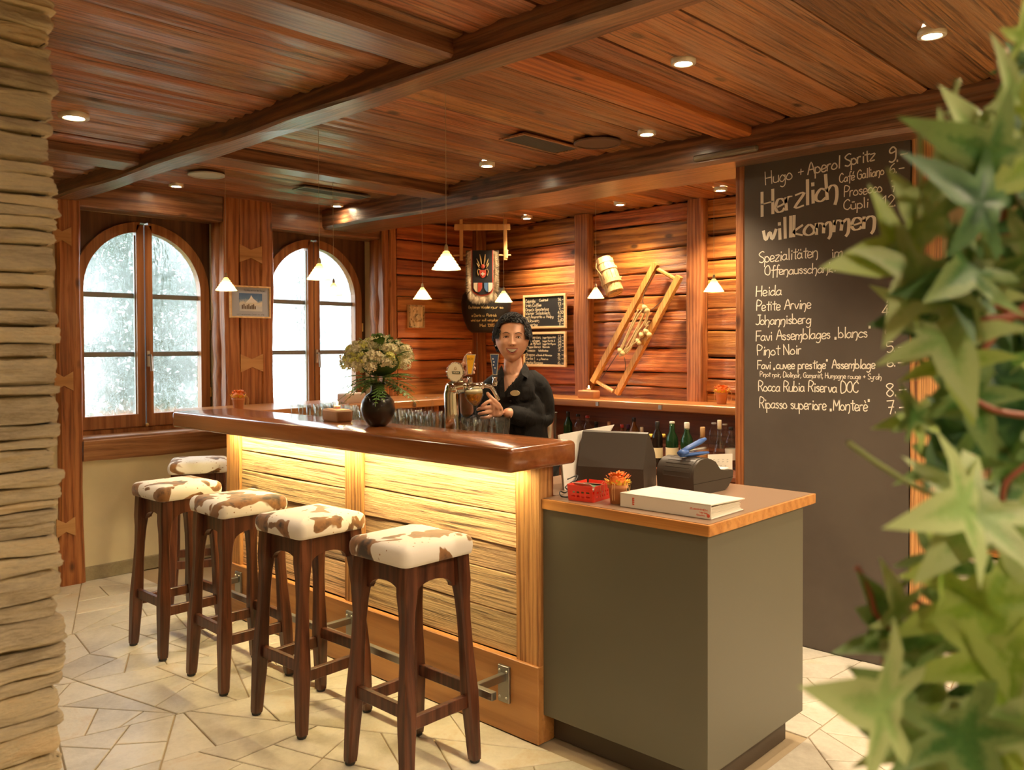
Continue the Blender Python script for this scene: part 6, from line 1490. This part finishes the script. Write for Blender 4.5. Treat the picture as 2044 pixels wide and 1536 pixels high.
# trousers and shoes
s1 = body_skin(['pel','ha','ka','ana','hb','kb','anb'], .012, 'pel'); tr_ = remesh(evaluated(s1), .007, 3, 'trousers', plain('dark_trousers', (.02,.02,.022), .8), wm); drop(s1)
for s_ in 'ab': a = J['an'+s_]; b = J['to'+s_]; MB().tube([a+f0*.05-Vector((0, 0, .035)), a-Vector((0, 0, .03)), a.lerp(b, .6)-Vector((0, 0, .01)), b+Vector((0, 0, .005))-f0*.03], [.035, .045, .042, .026], 12).obj('shoe', M_dark, wm, smooth=True)
# face: eyes, brows, mouth, teeth
def hobj(mb, name, m_, **kw): return mb.obj(name, m_, wm, smooth=True, **kw)
def fy(x, z):          # forward position of the face surface at x, z
    best = None
    for k in range(60):
        th = math.asin(max(-.99, min(.99, x/.0735)))*(.6+.01*k)
        ph = math.asin(max(-1, min(1, (z+.004)/.112))); p = head_pt(th, ph)
        if best is None or abs(p.x-x) < best[0]: best = (abs(p.x-x), p.y)
    return best[1]
M_eye = plain('eye_white', (.75,.70,.64), .2); M_iris = plain('dark_iris', (.03,.014,.007), .1); M_lash = plain('dark_brow', (.045,.022,.013), .8); M_lip = plain('lips', (.42,.12,.085), .35); M_teeth = plain('teeth', (.85,.80,.68), .25); M_mouth = plain('mouth_inside', (.12,.02,.015), .6)
for s_ in (-1, 1):
    ex_, ez_ = s_*.0295, -.001; y_ = fy(ex_, ez_)
    mb = MB(); mb.T = HT; mb.sphere((ex_, y_-.0035, ez_), .0105, 16, 12, (1.22, .62, .54)); hobj(mb, 'eyeball', M_eye)
    mb = MB(); mb.T = HT; mb.sphere((ex_+.0, y_+.0012, ez_), .0048, 12, 8, (1, .5, .92)); hobj(mb, 'iris', M_iris)
    up_ = [(ex_+dx, fy(ex_+dx, ez_+.003)+.0015, ez_+.0048-abs(dx)**2*38-(.0008*s_*dx/.01)) for dx in (-.014, -.009, -.004, 0, .004, .009, .014)]
    mb = MB(); mb.T = HT; mb.tube(up_, [.0008, .0015, .0019, .002, .0019, .0015, .0008], 6); hobj(mb, 'upper_lashes', M_lash)
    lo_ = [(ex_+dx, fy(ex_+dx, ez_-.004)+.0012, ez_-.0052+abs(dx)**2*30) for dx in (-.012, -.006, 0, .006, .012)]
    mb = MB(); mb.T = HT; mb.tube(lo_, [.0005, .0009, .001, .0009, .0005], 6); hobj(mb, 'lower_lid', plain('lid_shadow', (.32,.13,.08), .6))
    br_ = [(s_*x, fy(s_*x, z)+.001, z) for x, z in ((.014, .0155), (.022, .0195), (.031, .0215), (.040, .0185), (.046, .0145))]
    mb = MB(); mb.T = HT; mb.tube(br_, [.0014, .0021, .002, .0014, .0006], 6); hobj(mb, 'eyebrow', M_lash)
def mouth_curve(t_, k): return (.0280*t_, -.0545-k*(1-t_*t_))
N_ = 13; top = []; bot = []
for i in range(N_):
    t_ = -1+2*i/(N_-1); x, z = mouth_curve(t_, .0022); top.append((x, z)); x, z = mouth_curve(t_, .0215); bot.append((x, z))
def strip(name, a, b, dy, m_):
    mb = MB(); mb.T = HT; mb.add([(x, fy(x, z)+dy, z) for x, z in a]+[(x, fy(x, z)+dy, z) for x, z in b], [(i, i+1, len(a)+i+1, len(a)+i) for i in range(len(a)-1)]); return hobj(mb, name, m_)
strip('mouth', top, bot, .0016, M_mouth)
t_top = [(x*.90, z-.0004) for x, z in top]; t_bot = [(x*.86, -.0562-.0145*(1-(x/.0280)**2)) for x, z in top]
strip('upper_teeth', t_top, t_bot, .0026, M_teeth)
mb = MB(); mb.T = HT
for k in range(-3, 4): x = k*.0052+.0026; mb.box(x-.00025, x+.00025, fy(x, -.062)+.0026, fy(x, -.062)+.0031, -.0670, -.0585, 0)
hobj(mb, 'tooth_gaps', plain('tooth_gap', (.5,.4,.3), .6))
def lip(name, pts, rr_): mb = MB(); mb.T = HT; mb.tube([(x, fy(x, z)+.0018, z) for x, z in pts], rr_, 8); hobj(mb, name, M_lip)
lip('upper_lip', [(x, z+.0010) for x, z in top], [.0010]+[.0022]*(N_-2)+[.0010]); lip('lower_lip', [(x, z-.0012) for x, z in bot], [.0010]+[.0027]*(N_-2)+[.0010])
for s_ in (-1, 1):
    mb = MB(); mb.T = HT; mb.sphere((s_*.0062, fy(s_*.0062, -.0405)+.001, -.0405), .0022, 8, 6, (1.3, .6, .7)); hobj(mb, 'nostril', M_mouth)
# hair: cap plus curls
def hairline(p):
    x, y, z = p; ax_ = abs(x)
    if y > .0: lim = .062 - .0*ax_
    else: lim = .03
    if y > -.002:
        # front: hairline arches over the forehead and drops in front of the ears
        lim = .067-.6*max(0, ax_-.040) if ax_ < .060 else -.012
    elif y > -.035: lim = -.012+(-.002-y)*.2
    else: lim = -.072
    return z > lim
def hd(p): return .004*noise.noise(Vector(p)*60)+.006*noise.noise(Vector(p)*28)
M_hair, t, bs = mat_new('dark_hair'); bs.inputs['Base Color'].default_value = (.012,.008,.007,1); bs.inputs['Roughness'].default_value = .5; vec, rnd, _ = coords(t); bump(t, noise_n(t, vec, 160, 3, .6, 1), 1, .01, bs)
vv, ff = head_mesh(.0085, False, 96, 72, lambda p, th, ph: hairline(p), hd)
mb = MB(); mb.add(vv, ff); used = sorted({i for f in mb.f for i in f}); mp = {a: b for b, a in enumerate(used)}; mb.v = [mb.v[i] for i in used]; mb.f = [tuple(mp[i] for i in f) for f in mb.f]
hr = mb.obj('hair', M_hair, wm, smooth=True)
rh = random.Random(31); mb = MB(); mb.T = HT
for _ in range(760):
    th = rh.uniform(-PI, PI); ph = math.asin(rh.uniform(-.7, 1)); p = head_pt(th, ph, .010, False)
    if not hairline(p+Vector((0, 0, -.004))): continue
    n_ = Vector((p.x/.0735, p.y/.09, p.z/.112)).normalized(); u = n_.cross(Vector((rh.gauss(0, 1), rh.gauss(0, 1), rh.gauss(0, 1)))).normalized(); v = n_.cross(u); r_ = rh.uniform(.007, .013)
    pts = [p+u*math.cos(a)*r_+v*math.sin(a)*r_+n_*(.001+.005*a/6+rh.uniform(-.001, .002)) for a in (0, 1.2, 2.4, 3.6, 4.8, 6)]
    mb.tube(pts, [.0012, .002, .0024, .0024, .0018, .0008], 5, cap=False)
mb.obj('hair_curls', M_hair, wm, smooth=True, kind='stuff')
for s_ in (-1, 1): mb = MB(); mb.T = HT; mb.sphere((s_*.078, .004, -.040), .004, 10, 8); hobj(mb, 'earring', plain('pearl', (.8,.75,.65), .2))
# beer glass in her hand
gx = empty('beer_glass', A_(951, 830, -.262), 0, 'stemmed glass half full of foaming beer held by the woman under the tap', 'glass')
gb = A_(951, 832, -.262); GT = Matrix.Translation(gb) @ Matrix.Rotation(.10, 4, -f0)
gh = gb.z; s_ = (A_(951, 776, -.262)-gb).length
pr = [(.028, 0), (.028, .003), (.004, .008), (.0035, .042), (.012, .050), (.030, .068), (.0415, .095), (.0425, .112), (.0395, s_), (.0382, s_), (.0405, .112), (.0395, .095), (.028, .070), (.010, .053), (.001, .050)]
mb = MB(); mb.T = GT; mb.lathe(pr, 28); mb.obj('goblet', M_clear, gx, smooth=True)
mb = MB(); mb.T = GT; mb.lathe([(.001, .052), (.011, .055), (.0275, .071), (.0388, .095), (.0398, .107)], 28, capt=True); mb.obj('beer', plain('amber_beer', (.85,.42,.04), .05, trans=.75, ior=1.33), gx, smooth=True)
mb = MB(); mb.T = GT; mb.lathe([(.0396, .107), (.0395, .122), (.03, .125), (.001, .126)], 28, capb=True); mb.obj('foam', plain('beer_foam', (.88,.80,.58), .8, sss=.2), gx, smooth=True)
# ------------------------------------------------------------------ ivy in the right foreground
iv = empty('ivy_plant', at(2080, 1500, .62)*1, 0, 'out of focus variegated ivy trailing through the right foreground', 'plant')
ivp = at(2150, 1536, .62); iv.matrix_world = Matrix.Translation((ivp.x, ivp.y, 0)); WM[iv] = iv.matrix_world.copy()
def m_leaf(name, c1, c2, edge):
    m, t, bs = mat_new(name); at_ = t.nodes.new('ShaderNodeAttribute'); at_.attribute_name = 'rim'; vec, rnd, _ = coords(t, 9)
    n = noise_n(t, vec, 30, 4, .6); base = ramp(t, n, [(.35, c1), (.65, c2)])
    f = math_(t, 'ADD', at_.outputs['Fac'], math_(t, 'MULTIPLY', math_(t, 'SUBTRACT', n, .5), .9)); f2 = ramp(t, f, [(.42, (0,0,0)), (.62, (1,1,1))])
    t.links.new(mixc(t, f2, base, edge), bs.inputs['Base Color']); bs.inputs['Roughness'].default_value = .42; bump(t, n, .2, .002, bs)
    out = t.nodes['Material Output']; tl = t.nodes.new('ShaderNodeBsdfTranslucent'); tl.inputs[0].default_value = (c2[0]*1.3, c2[1]*1.2, c2[2], 1)
    mx = t.nodes.new('ShaderNodeMixShader'); mx.inputs[0].default_value = .25; t.links.new(bs.outputs[0], mx.inputs[1]); t.links.new(tl.outputs[0], mx.inputs[2]); t.links.new(mx.outputs[0], out.inputs[0]); return m
ML = [m_leaf('ivy_leaf_green', (.05,.17,.045), (.10,.25,.06), (.24,.36,.13)), m_leaf('ivy_leaf_pale', (.22,.38,.12), (.30,.46,.16), (.42,.52,.24)), m_leaf('ivy_leaf_dark', (.018,.075,.028), (.035,.12,.045), (.08,.19,.06)), m_leaf('ivy_leaf_lime', (.16,.30,.03), (.25,.40,.05), (.36,.48,.12))]
OUT = [(0,-.02),(.10,.0),(.30,-.20),(.44,-.17),(.36,.0),(.25,.10),(.50,.17),(.78,.34),(.46,.34),(.21,.36),(.20,.54),(.11,.80),(0,1.10)]
OUTL = OUT+[(-x, y) for x, y in reversed(OUT[1:-1])]
def leaf_mesh(mi, seed, narrow=1.0):
    rr_ = random.Random(seed); vs = []; F = []; rim = []; n = len(OUTL); cen = (0, .22); a1, a2, a3 = rr_.uniform(-.35, .5), rr_.uniform(-.4, .4), rr_.uniform(.1, .5)
    def z_(x, y): return a1*x*x+a2*x*y*.6-a3*(y-.2)**2*.5+.05*math.sin(9*x+seed)*abs(x)
    rings = [0.0, .35, .7, 1.0]
    vs.append((cen[0], cen[1], z_(*cen)-.03)); rim.append(0)
    for r_ in rings[1:]:
        for x, y in OUTL:
            px_, py_ = (cen[0]+(x-cen[0])*r_)*narrow, cen[1]+(y-cen[1])*r_
            vs.append((px_, py_, z_(px_, py_)-.03*(1-r_))); rim.append(r_)
    for i in range(n):
        F.append((0, 1+i, 1+(i+1)%n))
        for k in range(2): F.append((1+k*n+i, 1+(k+1)*n+i, 1+(k+1)*n+(i+1)%n, 1+k*n+(i+1)%n))
    me = bpy.data.meshes.new('ivy_leaf'); me.from_pydata(vs, [], F); me.materials.append(ML[mi]); at_ = me.attributes.new('rim', 'FLOAT', 'POINT'); at_.data.foreach_set('value', rim)
    me.polygons.foreach_set('use_smooth', [True]*len(F)); return me
LM = {(mi, k): leaf_mesh(mi, mi*10+k, .8 if k % 2 else 1.0) for mi in range(4) for k in range(3)}
ri = random.Random(77)
def leaf(px, py, depth, size_px, ang, mi, tilt=0.0, roll=0.0, k=None):
    """ang: direction of the tip on the picture, degrees clockwise from up; size in picture pixels (length)"""
    s_ = size_px*depth/FPX; a = math.radians(ang); tip = rt*math.sin(a)+up*math.cos(a); nrm = -fw; side = tip.cross(nrm).normalized()
    Mx = Matrix((side, tip, nrm)).transposed().to_4x4()
    Mx = Matrix.Translation(at(px, py, depth)) @ Mx @ Matrix.Rotation(tilt, 4, 'X') @ Matrix.Rotation(roll, 4, 'Y') @ Matrix.Scale(s_, 4)
    o = bpy.data.objects.new('ivy_leaf', LM[(mi, k if k is not None else ri.randrange(3))]); C.objects.link(o); o.matrix_world = Mx; WM[o] = Mx; adopt(o, iv); o.matrix_world = Mx; return o
P0 = .60
# leaves that draw the outline of the plant, one by one
for a in [(2030,215,P0,150,-30,1,.5,.3),(1985,250,P0+.03,120,-75,1,.3,.8),(1960,300,P0,170,-50,1,.6,.2),(2000,180,P0+.05,110,-8,0,.9,.7),(1925,330,P0+.02,110,-20,1,.2,.9),(2044,100,P0+.02,130,-5,3,.3,.5),
          (2020,330,P0-.02,230,-70,0,.2,-.2),(1995,430,P0-.03,230,-60,2,.3,.3),(1960,520,P0-.02,170,-120,0,.4,.2),
          (1880,400,P0+.02,170,-10,1,.5,.5),(1835,500,P0,200,-100,3,.2,.2),(1850,510,P0-.01,190,-152,1,.2,.1),(1860,480,P0+.01,160,-35,1,.3,.2),(1905,560,P0,170,178,1,.2,.5),(1880,640,P0-.01,190,175,1,.5,.4),
          (1830,640,P0+.01,125,-95,2,.5,.2),(1900,690,P0,150,170,3,.2,.2),(1930,760,P0+.01,170,170,0,.3,.4),(1905,840,P0+.03,150,-150,2,.3,.3),
          (1850,830,P0+.02,110,-100,3,.2,.3),(1830,850,P0+.01,90,-25,0,.3,.2),(1890,900,P0+.02,140,170,0,.2,.6),
          (1985,990,P0-.04,230,-130,1,.3,.3),(1960,1000,P0-.04,250,-95,1,.6,.2),(2010,1010,P0-.03,210,165,1,.2,.3),(1880,1090,P0,150,-172,0,.2,.7),
          (1800,1240,P0,140,-20,1,.4,.4),(1790,1240,P0,170,178,0,.3,.4),(1770,1230,P0+.01,120,-35,0,.4,.4),(1830,1300,P0-.01,170,170,1,.3,.3),
          (1900,1130,P0-.02,150,-90,3,.6,.1),(1950,1150,P0-.03,260,168,3,.3,.2),(1930,1180,P0,230,150,0,.4,.4),(1985,1270,P0-.04,250,175,3,.2,.4),
          (1800,1420,P0-.06,230,-70,1,.4,.2),(1830,1400,P0-.02,180,-60,0,.4,.1),(1840,1440,P0-.04,200,170,1,.2,.2),(1900,1420,P0-.05,230,160,0,.2,.3),(1870,1500,P0-.02,200,-140,0,.2,.3),
          (1960,1440,P0-.03,230,170,3,.2,.1),(2020,1400,P0-.05,220,150,1,.3,.3)]:
    leaf(*a)
# the thick mass of foliage towards the frame's edge and beyond it
for i in range(170):
    py = ri.uniform(60, 1640); edge = 1955+60*math.sin(py/140.0)+30*math.sin(py/57.0)
    px = edge+abs(ri.gauss(0, 1))*130+ri.uniform(0, 60)
    if 60 < py < 160: px += 50
    dp = P0+ri.uniform(-.02, .16)
    leaf(px, py, dp, ri.uniform(110, 210), ri.uniform(-150, 150), ri.choice([0, 0, 2, 2, 2, 2, 2, 1, 3]), ri.uniform(-.6, .8), ri.uniform(-.8, .8))
M_stem = plain('reddish_ivy_stem', (.30,.09,.05), .5); M_stg = plain('green_ivy_stem', (.30,.36,.14), .5)
def stem(pts, r_, m_=M_stem, dp=P0):
    q = smooth_poly([at(p[0], p[1], p[2] if len(p) > 2 else dp) for p in pts], 6); MB().tube(q, r_, 8).obj('ivy_stem', m_, iv, smooth=True)
stem([(1830, 520), (1845, 545), (1900, 580), (1990, 610), (2060, 640)], .0026); stem([(1895, 655), (1960, 640), (2060, 625)], .003); stem([(1910, 760), (1960, 700), (2010, 640), (2060, 600)], .0026)
stem([(1692, 882), (1760, 930), (1850, 980), (1950, 1000), (2060, 1005)], .0021, M_stg); stem([(1710, 1130), (1735, 1180), (1760, 1240), (1850, 1290), (1960, 1300), (2060, 1290)], .0020)
stem([(1790, 1290), (1760, 1320), (1795, 1290)], .0018); stem([(1830, 1200), (1900, 1245), (2000, 1240)], .002); stem([(2060, 830), (1990, 820), (1930, 790)], .0024)
stem([(2000, 100, .66), (2010, 400, .66), (1990, 700, .67), (2010, 1000, .67), (2040, 1300, .68), (2110, 1700, .70)], .0045); stem([(2090, 300, .7), (2080, 800, .7), (2100, 1700, .7)], .0055)
stem([(2060, 920), (2010, 960), (2000, 1000)], .0022); stem([(1860, 1400), (1930, 1450), (2010, 1440)], .002); stem([(1905, 250, P0+.02), (1900, 215, P0+.02), (1912, 160, P0+.02)], .0022, M_stg)
stem([(1835, 440), (1838, 330), (1836, 270)], .0019, M_stg)
M_berry = plain('red_berry', (.75,.06,.03), .3)
for x, y in ((1944, 555), (1950, 550), (1938, 745), (1942, 780), (1990, 770), (1935, 600), (2030, 860)):
    MB().sphere(at(x, y, .70), .006, 12, 8).obj('berry', M_berry, iv, smooth=True)
# tall pot standing on the floor, its rim below the picture
b = at(2110, 1700, .70); pz = min(1.0, b.z-.06)
MB().lathe([(.13, 0), (.14, .01), (.17, pz-.03), (.18, pz-.025), (.18, pz), (.165, pz), (.155, pz-.05), (.001, pz-.05)], 32, (b.x, b.y, 0)).obj('planter', plain('dark_planter', (.06,.05,.045), .5), iv, smooth='a')
MB().tube([(b.x, b.y, pz-.06), (b.x+.005, b.y, pz+.06), at(2110, 1700, .70)], .008, 8).obj('ivy_stem', M_stem, iv, smooth=True)
MB().tube([(b.x+.01, b.y+.01, pz-.05), at(2130, 900, .74), at(2100, 40, .74)], .009, 8).obj('support_cane', plain('bamboo_cane', (.5,.38,.18), .5), iv, smooth=True)
# ------------------------------------------------------------------ the room beyond, glimpsed between the leaves
sd = empty('display_shelf', (6.6, 1.4, 0), 0, 'wooden display shelf against the cream wall, behind the ivy', 'shelf')
for z in (.02, .25, .70, 1.25): box('shelf_board', 6.55, 6.89, .6, 2.16, z, z+.03, W_edge, sd, .003)
for y in (.57, 2.16): box('side_board', 6.55, 6.89, y, y+.03, 0, 1.5, W_post, sd, .003)
def BP(px, py): return on(px, py, 0, 6.5)
bgp = BP(1893, 930)
pb = empty('paper_bag', (6.7, bgp.y, .28), 0, 'cream paper bag with round black stamp on the shelf behind the ivy', 'bag')
mb = MB(); w_ = .2; z0 = .28; h_ = .38
mb = MB(); rslab(mb, 6.62, 6.76, bgp.y-w_, bgp.y+w_*.8, [(0, z0), (.004, z0+.15), (.01, z0+h_)], .01, 2); mb.obj('bag_body', plain('cream_paper', (.75,.68,.5), .7, bmp=.3), pb)
z0 = .28
ml = MB(); fx = lambda u, v, q: (6.615, bgp.y-u*-1 if False else bgp.y-u, z0+.13+v)
for r_ in (.085, .055):
    ml.tube([(6.615, bgp.y+.02-r_*math.cos(a*PI/12), z0+.13+r_*math.sin(a*PI/12)) for a in range(25)], .002, 4, cap=False)
for k, ch in enumerate("LAURENT"):
    a = math.radians(150-k*20); u, v = -.02+.070*math.cos(a), .070*math.sin(a); tx = (math.sin(a)*.010, -math.cos(a)*.010)
    write(ml, ch, (u-tx[0]*.7, v-tx[1]*.7), (u+tx[0]*.7, v+tx[1]*.7), .018, .003, lambda u_, v_, q: (6.614, bgp.y-u_, z0+.13+v_))
ml.obj('round_stamp', M_dark, pb)
